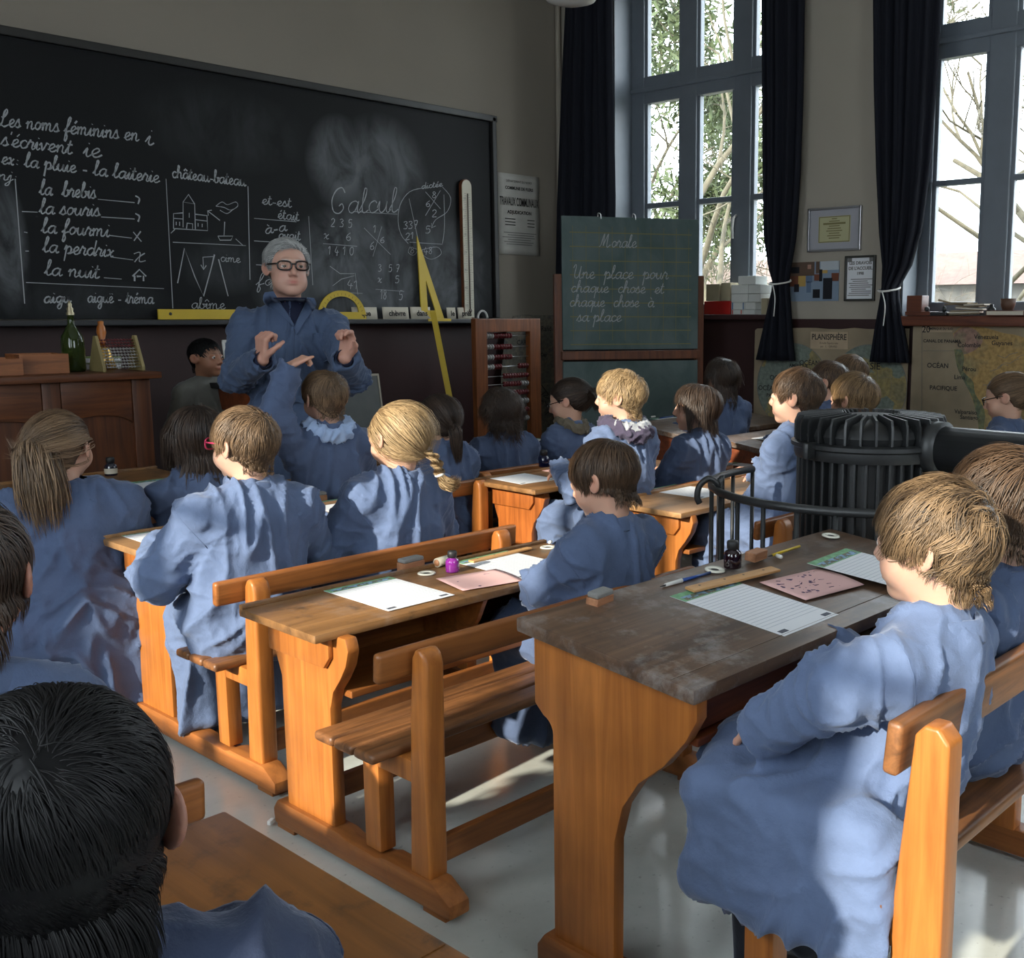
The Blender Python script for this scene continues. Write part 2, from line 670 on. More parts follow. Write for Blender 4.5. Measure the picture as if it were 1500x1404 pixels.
def grow(rng, p, d, L, r, depth, out, droop=0.0, spread=.55, kids=(2, 3)):
    n = 5
    pts = [np.array(p)]
    dd = np.array(d, float)
    for i in range(n):
        dd = dd + rng.normal(0, .10, 3) + np.array([0, 0, -droop])
        dd /= np.linalg.norm(dd)
        pts.append(pts[-1] + dd * L / n)
    out.append((pts, r, r * (.5 if depth else .25), depth))
    if depth == 0:
        return
    for k in range(rng.integers(kids[0], kids[1] + 1)):
        t = rng.integers(2, n + 1)
        q = rng.normal(0, 1, 3)
        q -= dd * q.dot(dd)
        q /= np.linalg.norm(q) + 1e-9
        nd = dd * (1 - spread) + q * spread + np.array([0, 0, .12])
        grow(rng, pts[t], nd / np.linalg.norm(nd), L * rng.uniform(.62, .85), r * .58, depth - 1, out, droop, spread, kids)


def tree(name, label, base, h, seed, depth=5, needles=0, r=.13, spread=.55, lean=(0, 0, 1), group=None):
    rng = np.random.default_rng(seed)
    out = []
    grow(rng, (0, 0, 0), lean, h * .36, r, depth, out, spread=spread, kids=(2, 4))
    t = thing(name, label, 'tree', base, 0, group)
    bm = nb()
    for pts, r0, r1, dp in out:
        tube(bm, pts, list(np.linspace(r0, r1, len(pts))), 8 if dp > 3 else (5 if dp > 1 else 3), cap=False)
    obj('branches', bm, M_bark, t, smooth=True)
    if needles:
        V, F = [], []
        tips = [pts for pts, r0, r1, dp in out if dp <= 1]
        for i in range(needles):
            pts = tips[rng.integers(len(tips))]
            c = pts[rng.integers(1, len(pts))] + rng.normal(0, .16, 3)
            a = rng.normal(0, 1, 3)
            a /= np.linalg.norm(a)
            b_ = np.cross(a, rng.normal(0, 1, 3))
            b_ /= np.linalg.norm(b_)
            s = rng.uniform(.05, .12)
            k = len(V)
            V += [c - a * s, c + b_ * s * .25, c + a * s, c - b_ * s * .25]
            F.append((k, k + 1, k + 2, k + 3))
        me = bpy.data.meshes.new('foliage')
        me.from_pydata([tuple(v) for v in V], [], F)
        link('foliage', me, M_pine, t)
    return t


tree('pine_tree', 'pine with open green needle clusters, left in the tall window', (14.5, 12.2, -.5), 9.5, 3, 5, 12000, .10, .6)
tree('pine_tree', 'pine with a pale forked trunk in the middle of the tall window', (11.6, 8.6, -.5), 8.5, 11, 5, 11000, .085, .5)
tree('bare_tree', 'bare tree with mossy trunk at the right edge, close outside the second window', (10.6, 3.95, -.5), 6.5, 5, 6, 0, .085, .5)
tree('bare_tree', 'bare tree with arching thin branches behind the mossy trunk', (13.4, 5.9, -.5), 7.5, 8, 6, 0, .06, .62)
tree('bare_tree', 'low bare tree with a brushy crown beside the dry hedge', (12.4, 9.9, -.5), 4.2, 21, 6, 0, .05, .6)
rng = np.random.default_rng(5)
bm = nb()
for i in range(900):
    p = np.array([15.5 + rng.uniform(-1, 1), rng.uniform(2, 20), -.5])
    d = rng.normal(0, .5, 3)
    d[2] = abs(d[2]) + .7
    q = [p]
    for k in range(4):
        d = d + rng.normal(0, .35, 3)
        d[2] = max(d[2], -.2)
        q.append(q[-1] + d / np.linalg.norm(d) * rng.uniform(.25, .5))
    tube(bm, q, [.022, .018, .014, .010, .006], 3, cap=False)
tag(obj('hedge', bm, M_twig), 'tangled dry brown hedge across the garden outside', 'hedge', kind='stuff')
t = thing('outbuilding', 'long low pale building beyond the garden trees', 'building', (21, 8, -.5))
bm = nb()
box(bm, (0, 0, 1.2), (3, 16, 2.4))
obj('wall', bm, M_conc, t)
bm = nb()
prism(bm, [(-1.8, 2.4), (1.8, 2.4), (0, 3.1)], 'Y', -8.3, 8.3)
obj('roof', bm, plain('roof_tile', (.10, .06, .045, 1), .9, var=.2), t)
bm = nb()
rng = np.random.default_rng(9)
for i in range(2600):
    p = np.array([17.5 + rng.normal(0, .6), 6.0 + rng.uniform(-4, 3), .55 + rng.uniform(-1, 1) * .75])
    a, b_ = rng.normal(0, .10, 3), rng.normal(0, .07, 3)
    bm.faces.new([bm.verts.new(p - a), bm.verts.new(p + b_), bm.verts.new(p + a), bm.verts.new(p - b_)])
tag(obj('evergreen_hedge', bm, plain('hedge_leaf', (.055, .075, .02, 1), .8, var=.3)), 'rounded green shrub seen low through the right window', 'shrub')

# ------------------------------------------------------------------ curtains
M_curtain = plain('curtain_cloth', (0.0085, 0.0095, 0.015, 1), rough=.85, spec=.2, bump=.2, bscale=400)


def curtain(name, label, prof, folds, seed, tie=None):
    """prof: list of (z, y_left, y_right) edges on the window wall"""
    rng = np.random.default_rng(seed)
    zs = [p[0] for p in prof]
    n, m = 72, 46
    t = thing(name, label, 'curtain', (XW - .02, (prof[-1][1] + prof[-1][2]) / 2, 0), 0, 'dark curtains of the tall windows')
    ph = rng.uniform(0, 6, 4)
    V = []
    for j in range(m):
        z = zs[0] + (zs[-1] - zs[0]) * j / (m - 1)
        zz = np.array(zs)[::-1]
        a = np.interp(z, zz, np.array([p[1] for p in prof])[::-1])
        b_ = np.interp(z, zz, np.array([p[2] for p in prof])[::-1])
        w = abs(a - b_)
        amp = .045 + .02 * (1 - min(1, w / .5))
        for i in range(n):
            u = i / (n - 1)
            f = math.sin(2 * math.pi * folds * u + ph[0] + .5 * math.sin(z * 1.3 + ph[1])) * .6 + .4 * math.sin(2 * math.pi * folds * 1.7 * u + ph[2] + z * .4)
            edge = math.sin(math.pi * u) ** .4
            V.append((XW - .10 - amp * (.9 * edge + .75 * f * edge) - t.location.x, a + (b_ - a) * u - t.location.y, z))
    F = [(j * n + i, j * n + i + 1, (j + 1) * n + i + 1, (j + 1) * n + i) for j in range(m - 1) for i in range(n - 1)]
    me = bpy.data.meshes.new('cloth')
    me.from_pydata(V, [], F)
    o = link('cloth', me, M_curtain, t, smooth=True)
    md = o.modifiers.new('thick', 'SOLIDIFY')
    md.thickness = .006
    if tie:
        z, a, b_ = tie
        bm = nb()
        cy = (a + b_) / 2 - t.location.y
        ry = abs(a - b_) / 2 + .015
        pts = [(XW - .135 - t.location.x + .085 * math.cos(k * .3142), cy + ry * math.sin(k * .3142), z + .015 * math.cos(k * .3142)) for k in range(20)]
        tube(bm, pts, .006, 6, closed=True)
        tube(bm, smooth_path([(XW - .225 - t.location.x, cy, z - .01), (XW - .235 - t.location.x, cy - .03, z - .10), (XW - .23 - t.location.x, cy - .02, z - .22)]), .004, 6)
        obj('tieback', bm, M_white, t, smooth=True)
    return t


def cz(x, y):
    p = atX(x, y, XW - .1)
    return p.z, p.y


def cprof(rows):
    out = []
    for y, xl, xr in rows:
        z, a = cz(xl, y)
        _, b_ = cz(xr, y)
        out.append((z, a, b_))
    return [(ZC - .35, out[0][1], out[0][2])] + out


curtain('curtain', 'dark curtain hanging straight in the corner behind the green easel board', cprof([(5, 830, 897), (150, 823, 899), (300, 817, 902), (420, 815, 900), (520, 812, 890)]), 5, 1)
r2_ = [(5, 1119, 1178), (150, 1120, 1176), (260, 1121, 1172), (350, 1123, 1166), (395, 1131, 1158), (416, 1138, 1155), (435, 1133, 1157), (480, 1122, 1160), (527, 1110, 1164)]
curtain('curtain', 'dark curtain tied back with white cord beside the framed photograph', cprof(r2_), 4, 2, (cz(1138, 414)[0], cz(1138, 414)[1], cz(1156, 414)[1]))
r3_ = [(5, 1281, 1379), (120, 1282, 1372), (250, 1286, 1362), (340, 1291, 1350), (390, 1297, 1335), (424, 1297, 1315), (445, 1293, 1318), (490, 1284, 1326), (530, 1277, 1333)]
curtain('curtain', 'wide dark curtain tied back at the left of the right-hand window', cprof(r3_), 5, 3, (cz(1300, 424)[0], cz(1297, 424)[1], cz(1316, 424)[1]))
M_wire = plain('steel', (.5, .5, .5, 1), .3, 1.0)

# pendant lamp at the top edge
t = thing('pendant_lamp', 'white opal glass lamp hanging at the top edge of the view', 'lamp', tuple(atT(836, 7, 4.6)))
bm = nb()
lathe(bm, [(0, 0), (.06, .004), (.105, .018), (.128, .045), (.132, .08), (.115, .12), (.075, .15), (.05, .16)], 28)
obj('glass_shade', bm, plain('opal_glass', (.62, .62, .60, 1), .25), t, smooth=True)
bm = nb()
tube(bm, [(0, 0, .15), (0, 0, ZC - t.location.z)], .006, 8)
obj('cable', bm, M_black, t)
# ------------------------------------------------------------------ school desks
M_desk = wood('desk_wood', rgb((140, 80, 32)), rgb((184, 114, 52)), 'Z', .38, scale=.8)
M_desk_x = wood('desk_rail_wood', rgb((110, 64, 28)), rgb((160, 98, 48)), 'X', .4, scale=.8)
M_desk_y = wood('desk_base_wood', rgb((120, 70, 32)), rgb((168, 104, 52)), 'Y', .42, scale=.8, stain=.25)
M_old = wood('old_bench_wood', rgb((74, 46, 26)), rgb((140, 92, 54)), 'X', .45, stain=.35)
M_top = wood('worn_desk_top', rgb((104, 72, 42)), rgb((142, 102, 62)), 'X', .42, stain=.75, chalk=.22, scale=.7)
M_top_dark = wood('dark_worn_desk_top', rgb((66, 48, 36)), rgb((108, 82, 62)), 'X', .40, stain=.5, chalk=.6, scale=.8)
M_top_pale = wood('pale_desk_top', rgb((128, 94, 60)), rgb((166, 126, 84)), 'X', .42, stain=.45, scale=.7)
M_red = wood('reddish_desk_wood', rgb((84, 38, 20)), rgb((128, 66, 34)), 'X', .42)
M_reddesk = wood('red_desk_wood', rgb((118, 62, 26)), rgb((172, 98, 44)), 'Z', .36)


def desk_a(x0, y0, label, zt=.592, depth=.40, L=.94, bench=-.0, top=None, w=None, wx=None, rot=0.0, has_bench=True, seatmat=None, rail=True, desk=True):
    """two-seat school desk with its bench on shared runners; origin at the left far corner on the floor, pupils sit toward -y"""
    t = thing('school_desk', label, 'desk', (x0, y0, 0), rot, 'two-seat school desks with benches') if desk else thing('school_bench', label, 'bench', (x0, y0, 0), rot)
    w, wx, top = w or M_desk, wx or M_desk_x, top or M_top
    seatmat = seatmat or M_old
    k = zt / .592
    B = bench
    if desk:
        # top board with pen groove rail
        bm = nb()
        prism(bm, [(-depth, zt - .026), (0.0, zt - .022), (0.0, zt), (-depth, zt - .004)], 'X', -.06, L + .06, .006)
        box(bm, (L / 2, -.012, zt + .004), (L + .12, .018, .012), .003)
        obj('desk_top', bm, top, t, angle=40)
        # end panels
        for x in (0, L - .034):
            bm = nb()
            yn = -.40
            prof = [(-.085, .075), (-.085, .42 * k)]
            prof += [(-.085 + (.03) * s, (.42 + .07 * s) * k) for s in (.5, 1)] + [(-.045, zt - .02)]
            prof += [(-.375, zt - .02), (-.385, zt - .05), (-.372, zt - .09)]
            prof += [(-.345, zt - .13), (-.315, zt - .165), (-.300, zt - .21), (-.297, .075)]
            prism(bm, prof, 'X', x, x + .034, .006, seg=2)
            obj('end_panel', bm, w, t, angle=40)
            bm = nb()
            xo = x - .014 if x == 0 else x + .034
            prism(bm, [(-.055, zt - .03), (-.055, zt - .105), (-.30, zt - .105), (-.325, zt - .075), (-.325, zt - .03)], 'X', xo, xo + .014, .005)
            obj('apron_block', bm, wx if False else w, t, angle=40)
        # book shelf and back board under the top
        bm = nb()
        box(bm, (L / 2, -.20, zt - .175), (L - .07, .28, .018), .003)
        obj('book_shelf', bm, wx, t)
        bm = nb()
        box(bm, (L / 2, -.055, zt - .105), (L - .07, .016, .15), .003)
        obj('back_board', bm, wx, t)
        bm = nb()
        prism(bm, [(-.07, zt - .166), (-.07, zt - .03), (-.33, zt - .03), (-.30, zt - .09), (-.24, zt - .166)], 'X', L / 2 - .008, L / 2 + .008, .002)
        obj('divider', bm, wx, t)
    # runners
    yb = -.72 + B
    for x in (-.012, L - .045):
        bm = nb()
        prism(bm, [(-.035, .012), (-.03, .05), (-.05, .078), (-.33, .078), (-.36, .070), (yb + .27, .068), (yb + .24, .078), (yb + .06, .078), (yb, .045), (yb, .012)], 'X', x, x + .058, .007)
        box(bm, (x + .029, -.08, .006), (.05, .08, .014), .003)
        box(bm, (x + .029, yb + .06, .006), (.05, .08, .014), .003)
        obj('runner', bm, M_desk_y, t, angle=40)
    for yy, zz in ((-.19, .125), (yb + .10, .125)):
        bm = nb()
        box(bm, (L / 2, yy, zz), (L - .06, .022, .06), .004)
        obj('stretcher', bm, wx, t)
    if has_bench:
        ys = yb + .145
        for x in (0, L - .046):
            bm = nb()
            box(bm, (x + .023, ys + .15, .205), (.044, .062, .26), .006)
            box(bm, (x + .023, ys + .065, .312), (.040, .20, .052), .006)
            obj('leg', bm, w, t, angle=40)
            if not rail:
                continue
            bm = nb()
            prism(bm, [(yb + .075, .072), (yb + .148, .072), (yb + .130, .46), (yb + .118, .585), (yb + .108, .603), (yb + .09, .607), (yb + .075, .595), (yb + .068, .57)], 'X', x - .004, x + .048, .010, seg=3)
            obj('back_post', bm, w, t, angle=40)
        for i in range(3):
            bm = nb()
            box(bm, (L / 2, ys + .075 + i * .079, .348), (L + .14, .074, .024), .011, seg=3)
            obj('seat_slat', bm, seatmat, t, angle=40)
        bm = nb()
        R_ = RX(math.radians(4))
        if rail:
            box(bm, (L / 2, yb + .143, .570), (L + .16, .024, .068), .010, R_, 3)
            obj('back_rail', bm, wx, t, angle=40)
    return t


d1 = desk_a(1.455, 3.49, 'golden school desk under the boy in pink glasses and the blonde braided girl', zt=.62, depth=.46, bench=-.185, top=M_top_pale)
d2 = desk_a(1.372, 2.48, 'scarred wooden school desk with an empty left seat beside the dark-haired boy', depth=.345, bench=-.03)
d5 = desk_a(3.12, 3.63, 'school desk with dark worn top in front of the blond boy in the hood', depth=.39, w=M_reddesk, zt=.60, bench=-.20)
d6 = desk_a(3.14, 2.845, 'sunlit school desk between the dark-haired boy and the stove', depth=.375, top=M_top_pale, bench=-.15, L=.98)
d4 = desk_a(2.14, 4.27, 'school desk hidden ahead of the boy raising his arm', depth=.38, bench=-.06)
d0 = desk_a(1.00, 4.66, 'school desk at the far left in front of the girl with long light brown hair', zt=.66, L=1.06, depth=.62, bench=-.05, has_bench=False)
d9 = desk_a(3.20, 4.72, 'shaded school desk in front of the curly-haired child near the counting frame', depth=.42, bench=-.35)


def desk_b(x0, y0, label, zt=.715, depth=.50, L=1.02, bench=True, by=-.62, top=None, w=None, rot=0.0, slope=.045, wx=None, seat=.38):
    """taller school desk with carved full end panels, and a bench with a raked back"""
    w = w or M_desk
    wx = wx or M_red
    t = thing('tall_school_desk', label, 'desk', (x0, y0, 0), rot, 'taller school desks')
    bm = nb()
    zn = zt - slope
    prism(bm, [(-depth, zn - .028), (0, zt - .028), (0, zt), (-depth, zn)], 'X', -.035, L + .035, .005)
    box(bm, (L / 2, -depth + .055, zn + slope * .11 + .001), (L + .06, .002, .001))
    obj('desk_top', bm, top or M_top_dark, t, angle=40)
    for x in (0, L - .03):
        bm = nb()
        prof = [(-.06, .075), (-.062, .505)] + arc(-.062 + .035, .505, .035, 180, 105, 5)[1:] + [(-.012, .56), (-.012, zt - .03)]
        prof += [(-depth + .02, zn - .03), (-depth + .02, zn - .07), (-depth + .045, zn - .115)]
        prof += [(-.345, zn - .175), (-.285, zn - .225), (-.245, zn - .285), (-.225, zn - .36), (-.222, .075)]
        prism(bm, prof, 'X', x, x + .03, .004)
        obj('end_panel', bm, w, t, angle=40)
    bm = nb()
    box(bm, (L / 2, -depth / 2 - .02, zn - .125), (L - .06, depth - .12, .016), .003)
    obj('book_shelf', bm, wx, t)
    bm = nb()
    box(bm, (L / 2, -.03, zt - .12), (L - .06, .016, .17), .003)
    obj('back_board', bm, wx, t)
    bm = nb()
    box(bm, (L / 2, -depth + .06, zn - .075), (L - .06, .016, .07), .003)
    obj('front_rail', bm, wx, t)
    yb = by - .30
    for x in (-.012, L - .045):
        bm = nb()
        prism(bm, [(-.02, .012), (-.02, .05), (-.04, .078), (yb + .04, .078), (yb, .05), (yb, .012)], 'X', x, x + .055, .006)
        box(bm, (x + .0275, -.08, .006), (.05, .08, .014), .003)
        box(bm, (x + .0275, yb + .06, .006), (.05, .08, .014), .003)
        obj('runner', bm, M_desk_y, t, angle=40)
    if bench:
        for x in (.0, L - .05):
            bm = nb()
            prism(bm, [(yb + .06, .072), (yb + .145, .072), (yb + .140, seat), (yb + .115, seat + .27), (yb + .10, seat + .287), (yb + .078, seat + .287), (yb + .06, seat + .265)], 'X', x, x + .048, .006, seg=3)
            obj('back_post', bm, w, t, angle=40)
            bm = nb()
            box(bm, (x + .024, yb + .385, (.075 + seat - .03) / 2), (.046, .06, seat - .105), .005)
            box(bm, (x + .024, yb + .25, seat - .058), (.04, .28, .05), .005)
            obj('leg', bm, w, t, angle=40)
        bm = nb()
        for i in range(3):
            box(bm, (L / 2, yb + .19 + i * .092, seat - .014), (L + .05, .088, .026), .009, seg=3)
        obj('seat', bm, M_old, t, angle=40)
        bm = nb()
        box(bm, (L / 2, yb + .142, seat + .245), (L + .035, .026, .085), .009, RX(math.radians(5)), 3)
        obj('back_rail', bm, M_old, t, angle=40)
    return t


d3 = desk_b(1.40, 1.505, 'dark-topped large school desk with carved end panel in the right foreground', by=-.64, zt=.74, depth=.44, L=1.10, seat=.44)
d7 = desk_b(4.60, 4.05, 'distant desk with reddish front beside the girl seated below the easel board', w=M_red, depth=.40, by=-.45)
d8 = desk_b(4.33, 3.24, 'dark-topped reddish desk left of the two boys behind the stove', w=M_red, depth=.36, L=.98, by=-.46)
d10 = desk_b(4.35, 2.52, 'desk behind the stove pipe with the girl in glasses', w=M_red, depth=.45, by=-.5)
df = desk_b(-.28, 1.435, 'scratched brown desk in the bottom left corner before the black-haired boy', top=wood('scratched_brown_top', rgb((96, 60, 28)), rgb((126, 80, 38)), 'Y', .33, stain=.85, stain_c=(.035, .018, .010, 1), scale=.7), depth=.57, L=.965, bench=False, slope=0.0, zt=.60, by=-.70)
ds = desk_a(-.25, 2.20, 'dark bench at the left edge, only its rail end showing past the black hair', L=.92, w=M_red, bench=-.06, desk=False)

# ------------------------------------------------------------------ teacher's bureau
M_bureau = wood('bureau_oak', rgb((62, 32, 16)), rgb((104, 58, 28)), 'X', .45)
M_bureau_z = wood('bureau_oak_upright', rgb((58, 30, 15)), rgb((98, 54, 26)), 'Z', .45)
YBU = 4.95
pR = atY(222, 544, YBU)
BX1, BZ = pR.x, pR.z
BX0 = BX1 - 1.75
t = thing('bureau', 'brown oak panelled teacher bureau against the blackboard wall at left', 'desk', (BX1, YBU, 0))
bm = nb()
box(bm, (-.875, .33, BZ - .016), (1.81, .74, .032), .008)
obj('bureau_top', bm, M_bureau, t, angle=40)
bm = nb()
box(bm, (-.875, .34, (BZ - .04) / 2), (1.68, .60, BZ - .04))
obj('carcass', bm, M_bureau, t)
bm = nb()
fz = BZ - .034
# stiles, rails (the top rail is cut in low arches)
for xx in (-.045, -.435, -.835, -1.235, -1.64):
    box(bm, (xx, .028, fz / 2), (.085 if xx > -.1 or xx < -1.6 else .075, .024, fz), .005)
box(bm, (-.86, .028, .06), (1.65, .024, .12), .005)
obj('front_stiles', bm, M_bureau_z, t, angle=40)
bm = nb()
for a, b_ in ((-.395, -.09), (-.795, -.475), (-1.195, -.875), (-1.6, -1.275)):
    c, h = (a + b_) / 2, (b_ - a) / 2
    pts = [(a, fz), (a, fz - .20)] + [(a + .02 + (2 * h - .04) * k / 12, fz - .185 + .028 * math.sin(math.pi * k / 12) ** .6) for k in range(13)] + [(b_, fz - .20), (b_, fz)]
    prism(bm, pts, 'Y', .017, .039, .004)
obj('front_rail', bm, M_bureau, t, angle=40)
for a, b_ in ((-.395, -.09), (-.795, -.475), (-1.195, -.875), (-1.6, -1.275)):
    bm = nb()
    box(bm, ((a + b_) / 2, .043, (fz - .06) / 2), (b_ - a + .02, .012, fz - .18), .004)
    obj('front_panel', bm, M_bureau_z, t)

# ------------------------------------------------------------------ cast iron stove with its fender
M_iron = plain('cast_iron', (.018, .019, .020, 1), rough=.42, spec=.5, bump=.15, bscale=90, var=.2)
SX, SY = 3.02, 1.66
t = thing('stove', 'black ribbed cast iron stove in the middle of the classroom', 'stove', (SX, SY, 0))
R0 = .232


def zs_at(y):
    return atT(1280, y, SX * .7545 + SY * .656 - .02).z


Zt, Zb2, Zb1 = 1.01, .935, .885
bm = nb()
lathe(bm, [(0, .06), (R0 * .93, .06), (R0 * .93, .10), (R0 * .86, .12), (R0 * .86, Zb1), (0, Zb1)], 48)
obj('barrel', bm, M_iron, t, angle=35)
bm = nb()
for k in range(40):
    a = k * 2 * math.pi / 40
    box(bm, (math.cos(a) * R0 * .9, math.sin(a) * R0 * .9, (Zb1 + .12) / 2), (R0 * .16, .010, Zb1 - .12), .003, RZ(a))
obj('ribs', bm, M_iron, t)
bm = nb()
lathe(bm, [(R0 * .8, Zb1 - .005), (R0 * 1.0, Zb1 - .003), (R0 * 1.02, Zb1 + .01), (R0 * 1.02, Zb2 - .022), (R0 * 1.06, Zb2 - .016), (R0 * 1.06, Zb2 - .004), (R0 * 1.0, Zb2), (R0 * .8, Zb2)], 56)
box(bm, (-R0 * 1.08, R0 * .28, Zb1 + .03), (.05, .022, .05), .01)
obj('collar_band', bm, M_iron, t, angle=35)
bm = nb()
lathe(bm, [(R0 * .9, Zb2 - .004), (R0 * .94, Zb2 + .02), (R0 * .90, Zt - .035), (R0 * .8, Zt - .016), (R0 * .32, Zt - .006), (R0 * .30, Zt + .004), (0, Zt + .006)], 48)
for k in range(32):
    a = k * 2 * math.pi / 32
    pts = [(R0 * .34, Zt - .006), (R0 * .40, Zt + .012), (R0 * .98, Zt + .004), (R0 * 1.02, Zt - .02), (R0 * 1.02, Zb2 + .002), (R0 * .85, Zb2 + .002), (R0 * .85, Zt - .03)]
    tt = bmesh.new()
    prism(tt, pts, 'Y', -.0035, .0035)
    for v in tt.verts:
        v.co = RZ(a) @ v.co
    merge(bm, tt)
obj('finned_lid', bm, M_iron, t, angle=35)
bm = nb()
dP = Vector((-.06, -1, 0)).normalized()
zp = .925
tube(bm, [Vector((0, 0, zp)) + dP * (R0 * .8), Vector((0, 0, zp)) + dP * 1.7, Vector((0, 0, zp)) + dP * 1.86 + Vector((0, 0, .04)), Vector((0, 0, zp + .2)) + dP * 1.92, Vector((0, 0, ZC - .003)) + dP * 1.92], .068, 24)
tube(bm, [Vector((0, 0, zp)) + dP * (R0 * .9), Vector((0, 0, zp)) + dP * (R0 * 1.12)], .082, 24)
obj('stove_pipe', bm, M_iron, t, smooth=True)
bm = nb()
box(bm, (-R0 * .80, -R0 * .65, .42), (.05, .09, .16), .012, RZ(math.radians(40)))
box(bm, (-R0 * .86, R0 * .55, .42), (.10, .12, .10), .012, RZ(math.radians(-30)))
obj('fire_door', bm, M_iron, t)
# fender: curved bar on uprights
t = thing('stove_fender', 'curved black iron fender rail round the stove', 'fender', (SX, SY, 0))
RF = .50
an = [math.radians(82 + k * 13) for k in range(14)]
bm = nb()
tube(bm, [(RF * math.cos(a), RF * math.sin(a), .785) for a in an], .013, 8)
obj('top_rail', bm, M_iron, t, smooth=True)
bm = nb()
tube(bm, [(RF * math.cos(a), RF * math.sin(a), .045) for a in an], .013, 8)
obj('bottom_rail', bm, M_iron, t, smooth=True)
for k in range(0, 14):
    a = an[k]
    bm = nb()
    tube(bm, [(RF * math.cos(a), RF * math.sin(a), .0), (RF * math.cos(a), RF * math.sin(a), .78)], .0075, 6)
    obj('upright', bm, M_iron, t, smooth=True)
a = math.radians(141)
bm = nb()
hp = [(RF * .96, .02), (RF * .96, .76), (RF * .98, .80), (RF * 1.04, .822), (RF * 1.10, .80), (RF * 1.115, .765), (RF * 1.10, .745)]
tube(bm, smooth_path([(r * math.cos(a), r * math.sin(a), z) for r, z in hp], 5), .010, 8)
obj('hook', bm, M_iron, t, smooth=True)
# ------------------------------------------------------------------ smooth bodies: distance fields turned into surfaces
def V3(*a):
    return np.array(a, float)


def smin(a, b, k):
    if k <= 0:
        return np.minimum(a, b)
    h = np.maximum(k - np.abs(a - b), 0) / k
    return np.minimum(a, b) - h * h * k * .25


def smax(a, b, k):
    return -smin(-a, -b, k)


def d_ell(P, c, r, R=None):
    q = P - c
    if R is not None:
        q = q @ R
    r = np.array(r, np.float32)
    k0 = np.sqrt(((q / r) ** 2).sum(-1))
    k1 = np.sqrt(((q / (r * r)) ** 2).sum(-1)) + 1e-9
    return k0 * (k0 - 1) / k1


def d_cap(P, a, b, ra, rb):
    ba = b - a
    h = np.clip(((P - a) @ ba) / (ba @ ba), 0, 1)
    return np.linalg.norm(P - a - h[..., None] * ba, axis=-1) - (ra + (rb - ra) * h)


def d_box(P, c, h, r, R=None):
    q = P - c
    if R is not None:
        q = q @ R
    q = np.abs(q) - (np.array(h) - r)
    return np.linalg.norm(np.maximum(q, 0), axis=-1) + np.minimum(q.max(-1), 0) - r


def surface(fn, lo, hi, h):
    """surface nets of the field fn inside the box lo..hi, cell h"""
    lo, hi = np.array(lo, float), np.array(hi, float)
    n = np.maximum(((hi - lo) / h).astype(int) + 2, 3)
    ax = [lo[i] + h * np.arange(n[i]) for i in range(3)]
    G = np.stack(np.meshgrid(*ax, indexing='ij'), -1).astype(np.float32)
    D = fn(G.reshape(-1, 3)).reshape(n).astype(np.float32)
    S = D < 0
    nc = n - 1
    cor = [(i, j, k) for i in (0, 1) for j in (0, 1) for k in (0, 1)]
    sl = lambda A, c: A[c[0]:c[0] + nc[0], c[1]:c[1] + nc[1], c[2]:c[2] + nc[2]]
    cnt = sum(sl(S, c).astype(np.int8) for c in cor)
    act = (cnt > 0) & (cnt < 8)
    idx = np.argwhere(act)
    dc = np.stack([sl(D, c)[act] for c in cor], -1)
    acc = np.zeros((len(idx), 3))
    num = np.zeros(len(idx))
    for a in range(8):
        for b in range(a + 1, 8):
            df = [cor[b][t] - cor[a][t] for t in range(3)]
            if sum(map(abs, df)) != 1:
                continue
            da, db = dc[:, a], dc[:, b]
            m = (da < 0) != (db < 0)
            t = np.where(m, da / np.where(m, da - db, 1), 0)
            acc += m[:, None] * (np.array(cor[a]) + t[:, None] * np.array(df))
            num += m
    verts = lo + h * (idx + acc / num[:, None])
    vid = -np.ones(nc, int)
    vid[act] = np.arange(len(idx))
    faces = []
    for a in range(3):
        b, c = (a + 1) % 3, (a + 2) % 3
        s0 = [slice(1, nc[t]) for t in range(3)]
        s0[a] = slice(0, nc[a])
        s1 = list(s0)
        s1[a] = slice(1, nc[a] + 1)
        x0, x1 = S[tuple(s0)], S[tuple(s1)]
        e = np.argwhere(x0 != x1)
        if not len(e):
            continue
        flip = x0[x0 != x1]
        off = np.array([1, 1, 1])
        off[a] = 0
        e = e + off
        q = []
        for db, dcc in ((0, 0), (-1, 0), (-1, -1), (0, -1)):
            f = e.copy()
            f[:, b] += db
            f[:, c] += dcc
            q.append(vid[f[:, 0], f[:, 1], f[:, 2]])
        q = np.stack(q, 1)
        q[~flip] = q[~flip][:, ::-1]
        faces.append(q)
    F = np.concatenate(faces) if faces else np.zeros((0, 4), int)
    F = F[(F >= 0).all(1)]
    return verts, F


def mesh_np(name, V, F):
    me = bpy.data.meshes.new(name)
    V = np.ascontiguousarray(V, np.float32)
    F = np.ascontiguousarray(F, np.int32)
    me.vertices.add(len(V))
    me.vertices.foreach_set('co', V.ravel())
    k = F.shape[1]
    me.loops.add(F.size)
    me.loops.foreach_set('vertex_index', F.ravel())
    me.polygons.add(len(F))
    me.polygons.foreach_set('loop_start', np.arange(0, F.size, k, dtype=np.int32))
    try:
        me.polygons.foreach_set('loop_total', np.full(len(F), k, dtype=np.int32))
    except Exception:
        pass
    me.polygons.foreach_set('use_smooth', np.ones(len(F), dtype=bool))
    me.update(calc_edges=True)
    return me


